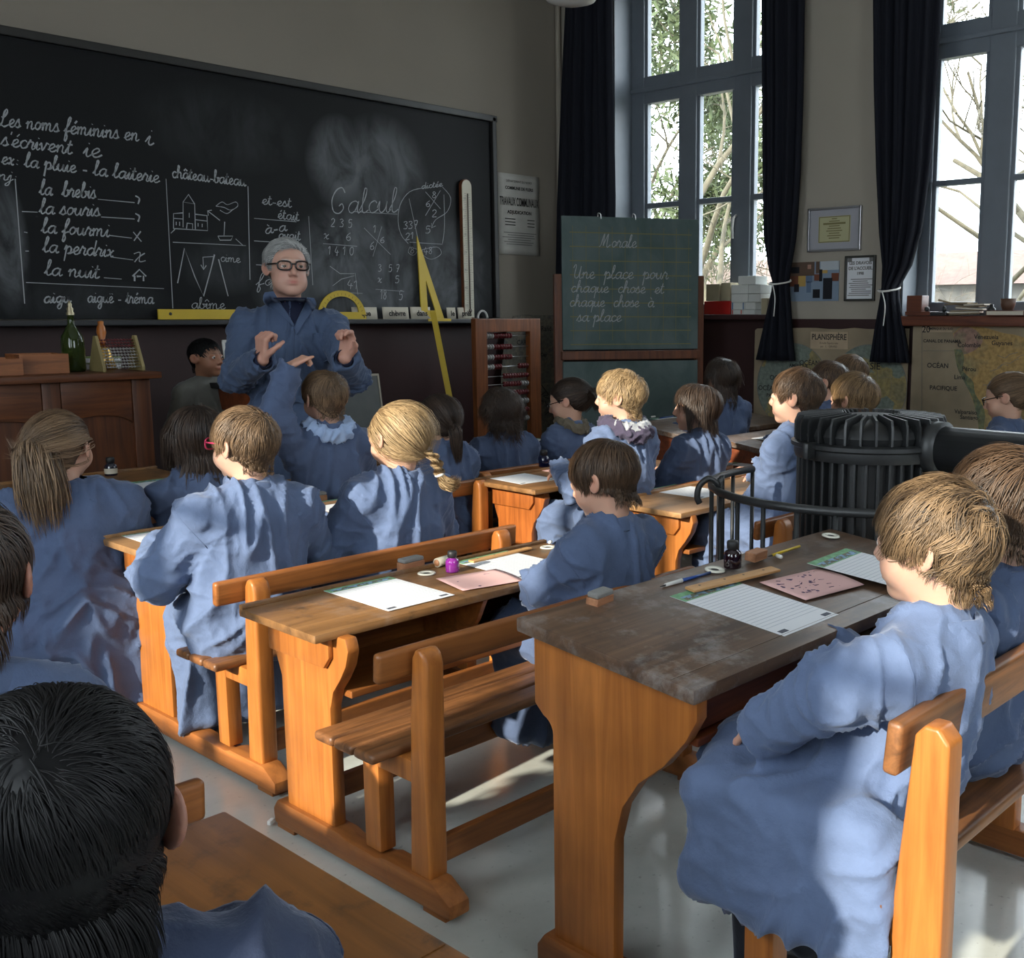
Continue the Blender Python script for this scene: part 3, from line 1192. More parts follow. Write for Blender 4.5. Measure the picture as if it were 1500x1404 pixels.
def normals_of(V, F):
    a, b, c = V[F[:, 0]], V[F[:, 1]], V[F[:, 2]]
    fn = np.cross(c - a, b - V[F[:, 3]]) * -1 if F.shape[1] == 4 else np.cross(b - a, c - a)
    Nn = np.zeros_like(V)
    for k in range(F.shape[1]):
        np.add.at(Nn, F[:, k], fn)
    return Nn / (np.linalg.norm(Nn, axis=1, keepdims=True) + 1e-12)


_PERM = np.random.default_rng(77).permutation(256)
_PERM = np.concatenate([_PERM, _PERM, _PERM])
_GRAD = np.random.default_rng(78).normal(0, 1, (256, 3))
_GRAD /= np.linalg.norm(_GRAD, axis=1, keepdims=True)


def noise(P):
    """gradient noise, about -0.8..0.8"""
    I = np.floor(P).astype(int)
    f = P - I
    u = f * f * f * (f * (f * 6 - 15) + 10)
    I &= 255
    r = 0
    for i in (0, 1):
        for j in (0, 1):
            for k in (0, 1):
                hsh = _PERM[_PERM[_PERM[(I[:, 0] + i) & 255] + ((I[:, 1] + j) & 255)] + ((I[:, 2] + k) & 255)]
                g = _GRAD[hsh]
                d = (g * (f - np.array([i, j, k]))).sum(1)
                w = (u[:, 0] if i else 1 - u[:, 0]) * (u[:, 1] if j else 1 - u[:, 1]) * (u[:, 2] if k else 1 - u[:, 2])
                r = r + w * d
    return r * 1.5


def ridge(P):
    r = np.clip(1 - np.abs(noise(P)) * 2.0, 0, 1)
    return 1.7 * r * r * r - .45
# ------------------------------------------------------------------ people
M_skin, nt, b = new_mat('skin')
at = N(nt, 'ShaderNodeAttribute')
at.attribute_name = 'tone'
nt.links.new(at.outputs['Color'], b.inputs['Base Color'])
b.inputs['Roughness'].default_value = .5
b.inputs['Subsurface Weight'].default_value = .18
b.inputs['Subsurface Radius'].default_value = (.012, .005, .003)
b.inputs['Specular IOR Level'].default_value = .4


def cloth_mat(name, c, bump=.35, rough=.85, sheen=.25, wsc=1400):
    m, nt, b = new_mat(name)
    tc = N(nt, 'ShaderNodeTexCoord')
    n1 = N(nt, 'ShaderNodeTexNoise')
    n1.inputs['Scale'].default_value = 5
    n1.inputs['Detail'].default_value = 9
    n1.inputs['Roughness'].default_value = .65
    nt.links.new(tc.outputs['Object'], n1.inputs['Vector'])
    r = N(nt, 'ShaderNodeMapRange')
    r.inputs[1].default_value, r.inputs[2].default_value = .3, .7
    r.inputs[3].default_value, r.inputs[4].default_value = .86, 1.14
    nt.links.new(n1.outputs['Fac'], r.inputs[0])
    mx = N(nt, 'ShaderNodeMixRGB', blend_type='MULTIPLY')
    mx.inputs[0].default_value = 1
    mx.inputs[1].default_value = c
    nt.links.new(r.outputs[0], mx.inputs[2])
    nt.links.new(mx.outputs[0], b.inputs['Base Color'])
    b.inputs['Roughness'].default_value = rough
    b.inputs['Specular IOR Level'].default_value = .25
    b.inputs['Sheen Weight'].default_value = sheen
    b.inputs['Sheen Roughness'].default_value = .4
    b.inputs['Sheen Tint'].default_value = (.75, .82, 1, 1)
    n2 = N(nt, 'ShaderNodeTexNoise')
    n2.inputs['Scale'].default_value = 46
    n2.inputs['Detail'].default_value = 6
    n2.inputs['Roughness'].default_value = .6
    nt.links.new(tc.outputs['Object'], n2.inputs['Vector'])
    n3 = N(nt, 'ShaderNodeTexNoise')
    n3.inputs['Scale'].default_value = 420
    nt.links.new(tc.outputs['Object'], n3.inputs['Vector'])
    ad = N(nt, 'ShaderNodeMath', operation='MULTIPLY_ADD')
    nt.links.new(n3.outputs['Fac'], ad.inputs[0])
    ad.inputs[1].default_value = .12
    nt.links.new(n2.outputs['Fac'], ad.inputs[2])
    bp = N(nt, 'ShaderNodeBump')
    bp.inputs['Strength'].default_value = bump
    bp.inputs['Distance'].default_value = .008
    nt.links.new(ad.outputs[0], bp.inputs['Height'])
    nt.links.new(bp.outputs['Normal'], b.inputs['Normal'])
    return m


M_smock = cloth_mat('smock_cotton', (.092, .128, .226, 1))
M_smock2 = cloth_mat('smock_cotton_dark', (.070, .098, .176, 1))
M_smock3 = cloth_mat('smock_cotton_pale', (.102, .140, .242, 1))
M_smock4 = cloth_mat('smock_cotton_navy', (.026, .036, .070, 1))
M_coat = cloth_mat('work_coat_cotton', (.062, .089, .155, 1), bump=.3)
M_navy = cloth_mat('navy_cloth', (.010, .013, .035, 1), bump=.2)
M_trouser = cloth_mat('dark_trouser', (.016, .018, .025, 1), bump=.2)
M_shoe = plain('shoe_leather', (.012, .011, .012, 1), rough=.4)
M_hoodgrey = cloth_mat('grey_jersey', (.30, .31, .33, 1))
M_hoodviolet = cloth_mat('violet_jersey', (.055, .045, .075, 1))
M_hoodblue = cloth_mat('pale_blue_jersey', (.32, .42, .62, 1))
M_fur = plain('fur_trim', (.12, .10, .07, 1), rough=.9, bump=.5)
M_grey = cloth_mat('grey_cotton', (.17, .17, .155, 1))
M_frame_black = plain('spectacle_frame', (.012, .008, .008, 1), rough=.25)
M_frame_pink = plain('pink_spectacle_frame', (.62, .05, .12, 1), rough=.25)
M_eye = plain('eye_white', (.62, .60, .58, 1), rough=.15)
M_iris = plain('iris', (.05, .04, .03, 1), rough=.1)
M_lens, nt, b = new_mat('spectacle_lens')
nt.nodes.remove(b)
tr = N(nt, 'ShaderNodeBsdfTransparent')
gl = N(nt, 'ShaderNodeBsdfGlossy')
gl.inputs['Roughness'].default_value = .03
ms = N(nt, 'ShaderNodeMixShader')
ms.inputs[0].default_value = .005
nt.links.new(tr.outputs[0], ms.inputs[1])
nt.links.new(gl.outputs[0], ms.inputs[2])
nt.links.new(ms.outputs[0], nt.nodes['Material Output'].inputs[0])
_hair_mats = {}


def hair_mat(name, dark, light):
    if name in _hair_mats:
        return _hair_mats[name]
    m, nt, b = new_mat(name)
    at = N(nt, 'ShaderNodeAttribute')
    at.attribute_name = 'lock'
    cr = N(nt, 'ShaderNodeValToRGB')
    cr.color_ramp.elements[0].position, cr.color_ramp.elements[1].position = .1, .95
    cr.color_ramp.elements[0].color, cr.color_ramp.elements[1].color = dark, light
    nt.links.new(at.outputs['Fac'], cr.inputs[0])
    nt.links.new(cr.outputs[0], b.inputs['Base Color'])
    b.inputs['Roughness'].default_value = .42
    b.inputs['Specular IOR Level'].default_value = .18 if 'black' in name else .32
    b.inputs['Anisotropic'].default_value = .35
    tg = N(nt, 'ShaderNodeTangent', direction_type='UV_MAP')
    tg.uv_map = 'along'
    nt.links.new(tg.outputs[0], b.inputs['Tangent'])
    _hair_mats[name] = m
    return m


H_BLACK = ('black_hair', (.003, .003, .0035, 1), (.009, .0085, .009, 1))
H_DARK = ('dark_brown_hair', (.014, .009, .007, 1), (.070, .045, .032, 1))
H_BROWN = ('brown_hair', (.030, .017, .010, 1), (.12, .07, .04, 1))
H_LIGHT = ('light_brown_hair', (.06, .036, .020, 1), (.24, .15, .085, 1))
H_BLOND = ('blond_hair', (.14, .085, .040, 1), (.52, .36, .19, 1))
H_GREY = ('grey_hair', (.16, .16, .16, 1), (.62, .62, .61, 1))


def frame(yaw, pitch=0, roll=0):
    """columns right, forward, up;  yaw from +Y towards +X, pitch down, roll to the right (degrees)"""
    a, p, r = map(math.radians, (yaw, pitch, roll))
    f = V3(math.sin(a), math.cos(a), 0)
    rt = V3(math.cos(a), -math.sin(a), 0)
    up = V3(0, 0, 1)
    f2 = f * math.cos(p) - up * math.sin(p)
    u2 = up * math.cos(p) + f * math.sin(p)
    r3 = rt * math.cos(r) - u2 * math.sin(r)
    u3 = u2 * math.cos(r) + rt * math.sin(r)
    return np.stack([r3, f2, u3], 1)


CR_C, CR_R = V3(0, -.012, .026), V3(.0715, .090, .074)


def head_field(P, k, adult, neck_end, neck_r):
    """P in head coordinates"""
    d = d_ell(P, CR_C, CR_R)
    d = smin(d, d_ell(P, V3(0, .026, -.034), (.055, .060, .066)), .035)
    ax = np.abs(P[:, 0])
    Q = P.copy()
    Q[:, 0] = ax
    if adult:
        d = smin(d, d_ell(Q, V3(.034, .030, -.062), (.026, .040, .030)), .03)
        d = smin(d, d_ell(P, V3(0, .060, -.090), (.026, .022, .018)), .025)
        d = smin(d, d_ell(Q, V3(.02, .080, .024), (.024, .010, .007)), .012)
    else:
        d = smin(d, d_ell(P, V3(0, .060, -.084), (.021, .019, .016)), .022)
        d = smin(d, d_ell(Q, V3(.031, .052, -.038), (.026, .024, .026)), .022)
    d = smax(d, -d_ell(Q, V3(.031, .099, .004), (.022, .018, .014)), .016)
    # lids over the eyeballs, cut open
    lid = np.linalg.norm(Q - V3(.031, .0725, .002), axis=1) - .0150
    lid = smax(lid, -d_ell(Q, V3(.031, .090, .0005 if adult else .0015), (.0125, .014, .0037 if adult else .0050)), .002)
    d = smin(d, lid, .006)
    nz = d_cap(P, V3(0, .082, .010), V3(0, .0985 if not adult else .102, -.024), .0065, .0090 if not adult else .0105)
    nz = smin(nz, d_ell(Q, V3(.0085, .0905, -.030), (.0070, .0085, .0065)), .006)
    d = smin(d, nz, .010)
    d = smax(d, -d_ell(Q, V3(.0055, .096, -.0365), (.003, .004, .003)), .002)
    d = smin(d, d_ell(P, V3(0, .0815, -.0535), (.021, .0095, .0052)), .007)
    d = smin(d, d_ell(P, V3(0, .0795, -.0620), (.018, .0100, .0056)), .007)
    d = smax(d, -d_ell(P, V3(0, .0925, -.0577), (.021, .007, .0012)), .002)
    # neck
    d = smin(d, d_cap(P, V3(0, -.030, -.045), neck_end, neck_r, neck_r * 1.05), .028)
    # ears
    c = V3(.0735, -.010, -.006)
    e = Q - c
    t = .22
    y2 = e[:, 1] * math.cos(t) + e[:, 2] * math.sin(t) + e[:, 0] * .55
    x2 = e[:, 0] - e[:, 1] * -.35
    z2 = -e[:, 1] * math.sin(t) + e[:, 2] * math.cos(t)
    E = np.stack([x2, y2, z2], 1)
    ear = d_ell(E, V3(.003, 0, .001), (.0075, .0175, .0275))
    ear = smax(ear, -d_ell(E, V3(.0125, .002, .004), (.0070, .0100, .0170)), .004)
    d = smin(d, ear, .007)
    return d


FRONT = [0.0]


def zline(y, low):
    """height of the hairline for forward coordinate y"""
    return np.interp(y, [-.11, -.07, -.035, -.012, .012, .024, .034, .052, .075, .10], [low, low, low + .024, .020, .014, -.018, .012 + FRONT[0] * .3, .046 + FRONT[0] * .7, .056 + FRONT[0], .058 + FRONT[0]])


def grow_hair(rng, n, style, M=9):
    """strand paths in head coordinates, (n, M, 3)"""
    low = style.get('low', -.060)
    out = []
    tot = 0
    while tot < n:
        q = rng.normal(0, 1, (n * 2, 3))
        q /= np.linalg.norm(q, axis=1, keepdims=True)
        p = CR_C + q * CR_R * 1.005
        p = p[p[:, 2] > zline(p[:, 1], low) + rng.normal(0, .004, len(p))]
        out.append(p)
        tot += len(p)
    root = np.concatenate(out)[:n]
    if style.get('neck', True):
        k = int(n * .17)
        th = rng.uniform(-1.25, 1.25, k)
        zz = rng.uniform(style.get('neck_low', -.088), -.008, k) + .016 * np.abs(np.sin(th)) ** 2
        rn = np.interp(zz, [-.09, -.035, -.005], [.0435, .060, .071])
        root[:k] = np.stack([rn * np.sin(th), -.030 - rn * np.cos(th), zz], 1)
    crown = np.array(style.get('crown', (.012, -.070, .078)))
    L = style['len'] * rng.uniform(.75, 1.1, n)
    if 'fringe' in style:
        fr = (root[:, 1] > .035) & (np.abs(root[:, 0]) < .05)
        L = np.where(fr, style['fringe'] * rng.uniform(.8, 1.1, n), L)
    if 'nape' in style:
        w = np.clip((.028 - root[:, 2]) / .065, 0, 1)
        L = L * (1 - w) + style['nape'] * w
    if 'layer' in style:
        top = np.clip((root[:, 2] - .03) / .06, 0, 1)
        L = L * (1 + style['layer'] * top)
    down = np.array(style.get('down', (0, 0, -1.0)))
    part = style.get('part')
    P = root.copy()
    path = [P.copy()]
    nrm = (root - CR_C) / CR_R ** 2
    nrm /= np.linalg.norm(nrm, axis=1, keepdims=True)
    t0 = root - crown
    if style.get('cover'):
        t0[:, 1] = np.where(root[:, 1] > .0, t0[:, 1] * .22, t0[:, 1])
        t0[:, 0] *= 1.6
    if part is not None:
        t0 = np.stack([np.sign(root[:, 0] - part) * (np.abs(root[:, 0] - part) + .02), t0[:, 1] * .35, -np.ones(n) * .015], 1)
        back = root[:, 1] < -.05
        t0[back] = (root - crown)[back]
    t0 = t0 + rng.normal(0, style.get('cj', .011), (n, 3))
    swirl = np.cross(nrm, t0) * style.get('swirl', .25)
    t0 = t0 + swirl + np.array(style.get('bias', (0, 0, 0)))
    D = t0 / (np.linalg.norm(t0, axis=1, keepdims=True) + 1e-6)
    jit = rng.normal(0, style.get('jit', .18), (n, 3))
    lift = style.get('lift', .012) * rng.uniform(.35, 1.25, n)
    grav = style.get('grav', .55)
    tie = style.get('tie')
    for k in range(1, M):
        u = k / (M - 1)
        nr = (P - CR_C) / CR_R ** 2
        nr /= np.linalg.norm(nr, axis=1, keepdims=True)
        if tie is not None:
            g = np.array(tie) - P
            rem = np.linalg.norm(g, axis=1, keepdims=True)
            g = g - nr * (g * nr).sum(1, keepdims=True) * (rem > .03)
            D = g / (np.linalg.norm(g, axis=1, keepdims=True) + 1e-6)
            st = rem[:, 0] / (M - k)
            P = P + D * st[:, None] * 1.08 + rng.normal(0, .0030 if style.get('loose') else .0018, (n, 3)) * math.sin(math.pi * u)
        else:
            D = D + down * grav * (.5 + u) / (M * .35) + jit * .35
            if 'wave' in style:
                wv = style['wave']
                D = D + np.stack([np.sin(u * wv[1] + root[:, 1] * 160), np.cos(u * wv[1] * 1.1 + root[:, 0] * 150), np.sin(u * wv[1] * .9 + root[:, 2] * 140)], 1) * wv[0]
            under = ((P - CR_C) / (CR_R * 1.02))
            near = np.linalg.norm(under, axis=1) < 1.30
            dot = (D * nr).sum(1, keepdims=True)
            D = np.where(near[:, None], D - nr * (np.minimum(dot, 0) + style.get('tang', .92) * np.maximum(dot, 0)), D)
            D /= np.linalg.norm(D, axis=1, keepdims=True) + 1e-6
            P = P + D * (L / (M - 1))[:, None]
        # stay outside the skull, the face and the neck
        want = .0015 + lift * np.sin(np.pi * min(1, u * .75 + .05)) if tie is None else .002 + .010 * rng.uniform(.4, 1, n) * math.sin(math.pi * u)
        hull = [(CR_C, CR_R), (V3(0, -.002, -.045), V3(.064, .066, .06)), (V3(0, -.03, -.10), V3(.046, .046, .09))]
        if style.get('cover'):
            hull += [(V3(sx * .068, -.010, -.008), V3(.026, .032, .040)) for sx in (-1, 1)]
        for c, r in hull:
            q = (P - c) / (r + want[:, None])
            l = np.linalg.norm(q, axis=1)
            ins = l < 1
            P = np.where(ins[:, None], c + q / np.maximum(l, 1e-3)[:, None] * (r + want[:, None]), P)
        path.append(P.copy())
    W = np.stack(path, 1)
    # locks
    cl = style.get('clump', .55)
    if cl:
        ng = max(8, int(n / style.get('per', 14)))
        gi = rng.choice(n, ng, replace=False)
        best = np.empty(n, int)
        for s in range(0, n, 2000):
            dd = ((root[s:s + 2000, None, :] - root[gi][None]) ** 2).sum(-1)
            best[s:s + 2000] = dd.argmin(1)
        g = gi[best]
        u = np.linspace(0, 1, M)[None, :, None]
        tgt = W[g] + (root - root[g])[:, None, :] * (1 - .75 * u)
        W = W + (tgt - W) * (cl * u ** .8)
        lock = rng.uniform(0, 1, ng)[best]
    else:
        lock = rng.uniform(0, 1, n)
    lock = np.clip(.62 * lock + .38 * rng.uniform(0, 1, n), 0, 1)
    return W, lock


def strands_mesh(name, W, rad, lock, centre):
    """flat-ish tapered ribbons along the paths W (n, M, 3)"""
    n, M, _ = W.shape
    T = np.gradient(W, axis=1)
    T /= np.linalg.norm(T, axis=2, keepdims=True) + 1e-9
    O = W - centre
    O /= np.linalg.norm(O, axis=2, keepdims=True) + 1e-9
    S = np.cross(T, O)
    S /= np.linalg.norm(S, axis=2, keepdims=True) + 1e-9
    O = np.cross(S, T)
    u = np.linspace(0, 1, M)
    r = (rad[:, None] if np.ndim(rad) else rad) * (np.minimum(1, .55 + u * 3) * np.minimum(1, (1.04 - u) * 2.2))[None, :]
    r = np.broadcast_to(r, (n, M))[..., None]
    V = np.stack([W - S * r, W + O * r * .8, W + S * r], 2)      # n M 3 3
    base = (np.arange(n)[:, None] * M + np.arange(M - 1)[None]) * 3
    F = []
    for k in (0, 1):
        F.append(np.stack([base + k, base + k + 1, base + 3 + k + 1, base + 3 + k], -1).reshape(-1, 4))
    F = np.concatenate(F)
    me = mesh_np(name, V.reshape(-1, 3), F)
    a = me.attributes.new('lock', 'FLOAT', 'POINT')
    a.data.foreach_set('value', np.repeat(lock, M * 3).astype(np.float32))
    uv = me.uv_layers.new(name='along')
    vi = F.ravel()
    uu = np.stack([((vi // 3) % M) / (M - 1), (vi % 3) / 2], 1).astype(np.float32)
    uv.data.foreach_set('uv', uu.ravel())
    return me


def tube_strands(rng, guide, n, spread, M=14, taper=(1, 1.1, .5)):
    """n strands wandering round a guide curve, for tails"""
    G = np.array(smooth_path(guide, 8))
    s = np.linspace(0, len(G) - 1, M)
    i = np.minimum(s.astype(int), len(G) - 2)
    C = G[i] + (G[i + 1] - G[i]) * (s - i)[:, None]
    off = rng.normal(0, .55, (n, 3))
    l = np.linalg.norm(off, axis=1, keepdims=True)
    off = off / np.maximum(l, 1)
    prof = np.interp(np.linspace(0, 1, M), np.linspace(0, 1, len(taper)), taper)
    W = C[None] + off[:, None, :] * spread * prof[None, :, None]
    W = W + np.sin(np.linspace(0, 5, M)[None, :, None] + rng.uniform(0, 6, (n, 1, 3))) * spread * .10
    cut = rng.uniform(.82, 1.0, n)
    # shorten each strand a little
    out = np.empty_like(W)
    for k in range(M):
        t = k / (M - 1) * cut * (M - 1)
        j = np.minimum(t.astype(int), M - 2)
        w = (t - j)[:, None]
        out[:, k] = W[np.arange(n), j] * (1 - w) + W[np.arange(n), j + 1] * w
    return out


# ---- hands
def hand_prims(W, f, n, side, s, curl, thumb=.4, spread=.12):
    """list of capsules (a, b, ra, rb) for a hand; W wrist, f towards the knuckles, n palm normal, side=+1/-1 thumb side"""
    f = f / np.linalg.norm(f)
    n = n - f * (n @ f)
    n /= np.linalg.norm(n)
    t = np.cross(n, f) * side
    pr = []
    for o in (.022, .008, -.007, -.021):
        pr.append((W + t * o * .75 * s, W + f * .078 * s + t * o * s, .0135 * s, .0105 * s))
    ln = (.064, .071, .066, .052)
    for q, (o, l) in enumerate(zip((.024, .008, -.008, -.023), ln)):
        p = W + f * .080 * s + t * o * s
        a = 0
        fd = f + t * spread * (1.5 - q) * .6
        fd /= np.linalg.norm(fd)
        for j, (fr, r0, r1) in enumerate(((.45, .0092, .0084), (.31, .0084, .0076), (.24, .0076, .0062))):
            a += curl[q] * (.9 if j == 0 else 1.15)
            d = fd * math.cos(a) + n * math.sin(a)
            e = p + d * l * fr * s * 1.0
            pr.append((p, e, r0 * s, r1 * s))
            p = e
    p = W + f * .018 * s + t * .020 * s
    d = f * .62 + t * .70 + n * .25
    for j, (l, r0, r1) in enumerate(((.036, .0135, .0105), (.030, .0100, .0090), (.024, .0088, .0066))):
        d = d / np.linalg.norm(d)
        e = p + d * l * s
        pr.append((p, e, r0 * s, r1 * s))
        p = e
        d = d + (n * .8 - t * .7) * thumb
    return pr


def prim_surface(prims, k, h):
    lo = np.min([np.minimum(a, b) - max(ra, rb) for a, b, ra, rb in prims], 0) - 3 * h
    hi = np.max([np.maximum(a, b) + max(ra, rb) for a, b, ra, rb in prims], 0) + 3 * h

    def fn(P):
        d = None
        for a, b, ra, rb in prims:
            q = d_cap(P, a, b, ra, rb)
            d = q if d is None else smin(d, q, k)
        return d
    return surface(fn, lo, hi, h)


SKIN = np.array([.52, .31, .225])


def unit(v):
    return v / (np.linalg.norm(v) + 1e-12)


def person(label, head, hyaw, hip, byaw, seat=.335, hpitch=0, hroll=0, s=1.0, adult=False, hair=None, hairc=H_BROWN, nstrand=1600, srad=.0011,
           armL=None, armR=None, hem=.16, knee=.34, near=False, mat=None, wr=1.5, skin=(1, 1, 1), seed=1, handL=None, handR=None, glasses=None,
           collar=True, pony=None, drape=None, stand=False, name='person', group='pupils in blue smocks', shoulder=.128, bulk=1.0, kneeyaw=None,
           braid=None, nz=.122, legs=True, hunch=.0, cat='person', hands=True, elbow_out=.05):
    rng = np.random.default_rng(seed)
    head, hip = np.array(head, float), np.array(hip, float)
    HR = frame(hyaw, hpitch, hroll)
    BR = frame(byaw)
    R_, Fw = BR[:, 0], BR[:, 1]
    base = np.array([hip[0], hip[1], 0.0])
    ht = seat + .085 * s
    hp = np.array([hip[0], hip[1], ht])
    ks = (1.14 if adult else 1.0) * s
    # neck base: below and a little behind the head
    nbp = head + (-Fw * .022 + V3(0, 0, -.150 if adult else -nz)) * ks - Fw * hunch
    t = thing(name, label, cat, tuple(base), 0, group)
    up = unit(nbp - hp)
    fw = unit(Fw - up * (Fw @ up))
    TR = np.stack([np.cross(fw, up), fw, up], 1)
    sh = shoulder * s
    S = {+1: nbp - up * .072 * ks + R_ * sh, -1: nbp - up * .072 * ks - R_ * sh}
    arms = {}
    for sd, spec in ((-1, armL), (1, armR)):
        if spec is None:
            E = S[sd] + R_ * sd * elbow_out + Fw * .10 * s + V3(0, 0, -.175 * s)
            Wp = E + Fw * .185 * s - R_ * sd * .075 + V3(0, 0, .055 * s)
        else:
            E, Wp = np.array(spec[0], float), np.array(spec[1], float)
        arms[sd] = (E, Wp)
    # ---------------- body: skin
    hh = .0034 if near else .0046
    neck_end_w = nbp - up * .05
    ne = (neck_end_w - head) @ HR / ks
    nr = .049 if adult else .041
    Vh, Fh = surface(lambda P: head_field(P, 0, adult, ne, nr), (-.095, -.125, min(-.14, ne[2] - .03)), (.095, .125, .115), hh)
    Vw = head + (Vh * ks) @ HR.T
    tone = np.tile(SKIN * np.array(skin), (len(Vh), 1))
    Q = Vh.copy()
    Q[:, 0] = np.abs(Q[:, 0])

    def spot(c, r, w):
        return (w * np.exp(-(((Q - np.array(c)) / np.array(r)) ** 2).sum(1)))[:, None]
    red = np.array([.46, .15, .12]) * np.array(skin)
    w = spot((0, .088, -.057), (.019, .02, .0085), .85)
    tone = tone * (1 - w) + red * w
    w = spot((.036, .07, -.034), (.02, .03, .018), .35) + spot((.078, -.01, 0), (.014, .03, .035), .45) + spot((0, .103, -.028), (.013, .02, .012), .3)
    w = np.clip(w, 0, .8)
    tone = tone * (1 - w) + np.array([.55, .22, .16]) * np.array(skin) * w
    w = np.clip(spot((.024, .09, .023), (.016, .03, .0035), .75), 0, 1)
    tone = tone * (1 - w) + np.array(hairc[2][:3]) * .8 * w
    parts = [(Vw, Fh, tone)]
    # torso, arms and legs under the clothes
    lim = []
    for sd in (-1, 1):
        E, Wp = arms[sd]
        lim += [(S[sd], E, .034 * s, .030 * s), (E, Wp, .029 * s, .021 * s)]
    lim += [(hp, nbp - up * .10, .085 * s, .085 * s)]
    if not stand:
        KY = frame(byaw if kneeyaw is None else kneeyaw)[:, 1]
        K = {sd: hp + KY * knee * s + R_ * sd * .095 * s + V3(0, 0, .0) for sd in (-1, 1)}
        A = {sd: np.array([K[sd][0], K[sd][1], .07]) - Fw * .02 for sd in (-1, 1)}
        for sd in (-1, 1):
            lim += [(hp + R_ * sd * .06, K[sd], .055 * s, .045 * s)]
    else:
        K = {sd: hp + R_ * sd * .09 + V3(0, 0, -.42) for sd in (-1, 1)}
        A = {sd: np.array([K[sd][0], K[sd][1], .09]) for sd in (-1, 1)}
    Vb, Fb = prim_surface(lim, .03, .014)
    parts.append((Vb, Fb, np.tile(SKIN * np.array(skin), (len(Vb), 1))))
    if hands:
        for sd, spec in ((-1, handL), (1, handR)):
            E, Wp = arms[sd]
            f = unit(Wp - E)
            hs = (1.1 if adult else .74) * s
            if spec is None:
                f2, n2, curl, th = unit(f * .8 + V3(0, 0, -.25)), V3(0, 0, -1) * .8 - R_ * sd * .45, (.35, .4, .42, .45), .25
            else:
                f2, n2, curl, th = spec
            f2, n2 = np.array(f2, float), np.array(n2, float)
            pr = [(Wp - f * .03, Wp + f2 * .004, .021 * hs / .8, .019 * hs / .8)] + hand_prims(Wp, f2, n2, sd if spec is None else sd, hs, curl, th)
            Va, Fa = prim_surface(pr, .006 * hs, (.0026 if near or adult else .0036))
            tn = np.tile(SKIN * np.array(skin) * np.array([1.02, .92, .9]), (len(Va), 1))
            parts.append((Va, Fa, tn))
    V = np.concatenate([p[0] for p in parts])
    off = np.cumsum([0] + [len(p[0]) for p in parts])
    F = np.concatenate([p[1] + o for p, o in zip(parts, off)])
    me = mesh_np('body', V - base, F)
    ca = me.color_attributes.new('tone', 'FLOAT_COLOR', 'POINT')
    ca.data.foreach_set('color', np.concatenate([np.concatenate([p[2] for p in parts]), np.ones((len(V), 1))], 1).astype(np.float32).ravel())
    body = link('body', me, M_skin, t)
    # eyes
    for sx in (-1, 1):
        bm = nb()
        c = Vector(head + HR @ (V3(sx * .031, .0735, .002) * ks) - base)
        q = Matrix([list(r) for r in np.stack([HR[:, 0], -HR[:, 2], HR[:, 1]], 1)])
        R0_ = .0132 * ks
        lathe(bm, [(0, -R0_), (R0_ * .7, -R0_ * .7), (R0_, 0), (R0_ * .86, R0_ * .5), (R0_ * .5, R0_ * .866)], 16, c, 0, q)
        lathe(bm, [(R0_ * .5, R0_ * .866), (R0_ * .25, R0_ * .99), (0, R0_ * 1.01)], 16, c, 1, q)
        obj('eye', bm, [M_eye, M_iris], t)
    # ---------------- smock
    bones = []
    prims = []
    B = bulk * s
    L_ = np.linalg.norm(nbp - hp)
    C1, C2 = hp + up * L_ * .66, hp + up * L_ * .30
    hz = hem
    pts = [hp, nbp] + [x for sd in (-1, 1) for x in (S[sd], arms[sd][0], arms[sd][1])]
    if not stand:
        pts += [K[-1], K[1]]
    lo = np.min(pts, 0) - .19 * max(1, B)
    hi = np.max(pts, 0) + .16 * max(1, B)
    hi[2] = max(nbp[2] + .03, max(arms[sd][k][2] for sd in (-1, 1) for k in (0, 1)) + .09)
    lo[2] = hz - .03
    for sd in (-1, 1):
        bones.append((S[sd], arms[sd][0], 'arm'))
        bones.append((arms[sd][0], arms[sd][1], 'fore'))

    def field(P):
        d = d_ell(P, C1 - fw * .004, (.140 * B, .094 * B, L_ * .44), TR)
        d = smin(d, d_ell(P, C2, (.146 * B, .104 * B, L_ * .42), TR), .06)
        d = smin(d, d_ell(P, hp, (.160 * B, .112 * B, .115 * s), BR), .08)
        for sd in (-1, 1):
            d = smin(d, d_cap(P, nbp - up * .045 * ks, S[sd], .052 * B, .050 * B), .05)
        if adult:
            d = smin(d, d_ell(P, hp + up * L_ * .34 + fw * .04, (.15 * B, .12 * B, .2), TR), .06)
        if not stand:
            for sd in (-1, 1):
                d = smin(d, d_cap(P, hp + R_ * sd * .07 * s - V3(0, 0, .005), K[sd] - Fw * .02, .088 * B, .072 * B), .07)
            kc = (K[-1] + K[1]) / 2
            c = kc + Fw * .015 + V3(0, 0, (hz - kc[2]) / 2 + .02)
            d = smin(d, d_box(P, c, (.150 * B, .062 * B, (kc[2] - hz) / 2 + .02), .05, BR), .06)
        else:
            hgt = (hp[2] - hz) / 2
            cz_ = V3(hp[0], hp[1], hz + hgt)
            q = (P - cz_) @ BR
            fl = 1 + (hp[2] - P[:, 2]) / (hp[2] - hz + 1e-6) * .16
            rr = np.sqrt((q[:, 0] / (.178 * B * fl)) ** 2 + (q[:, 1] / (.135 * B * fl)) ** 2)
            sk = np.maximum((rr - 1) * .14 * B, np.abs(q[:, 2]) - hgt)
            d = smin(d, sk, .05)
        if drape is not None:
            for (cc, hh_, rr_) in drape:
                d = smin(d, d_box(P, np.array(cc), hh_, rr_, BR), .13)
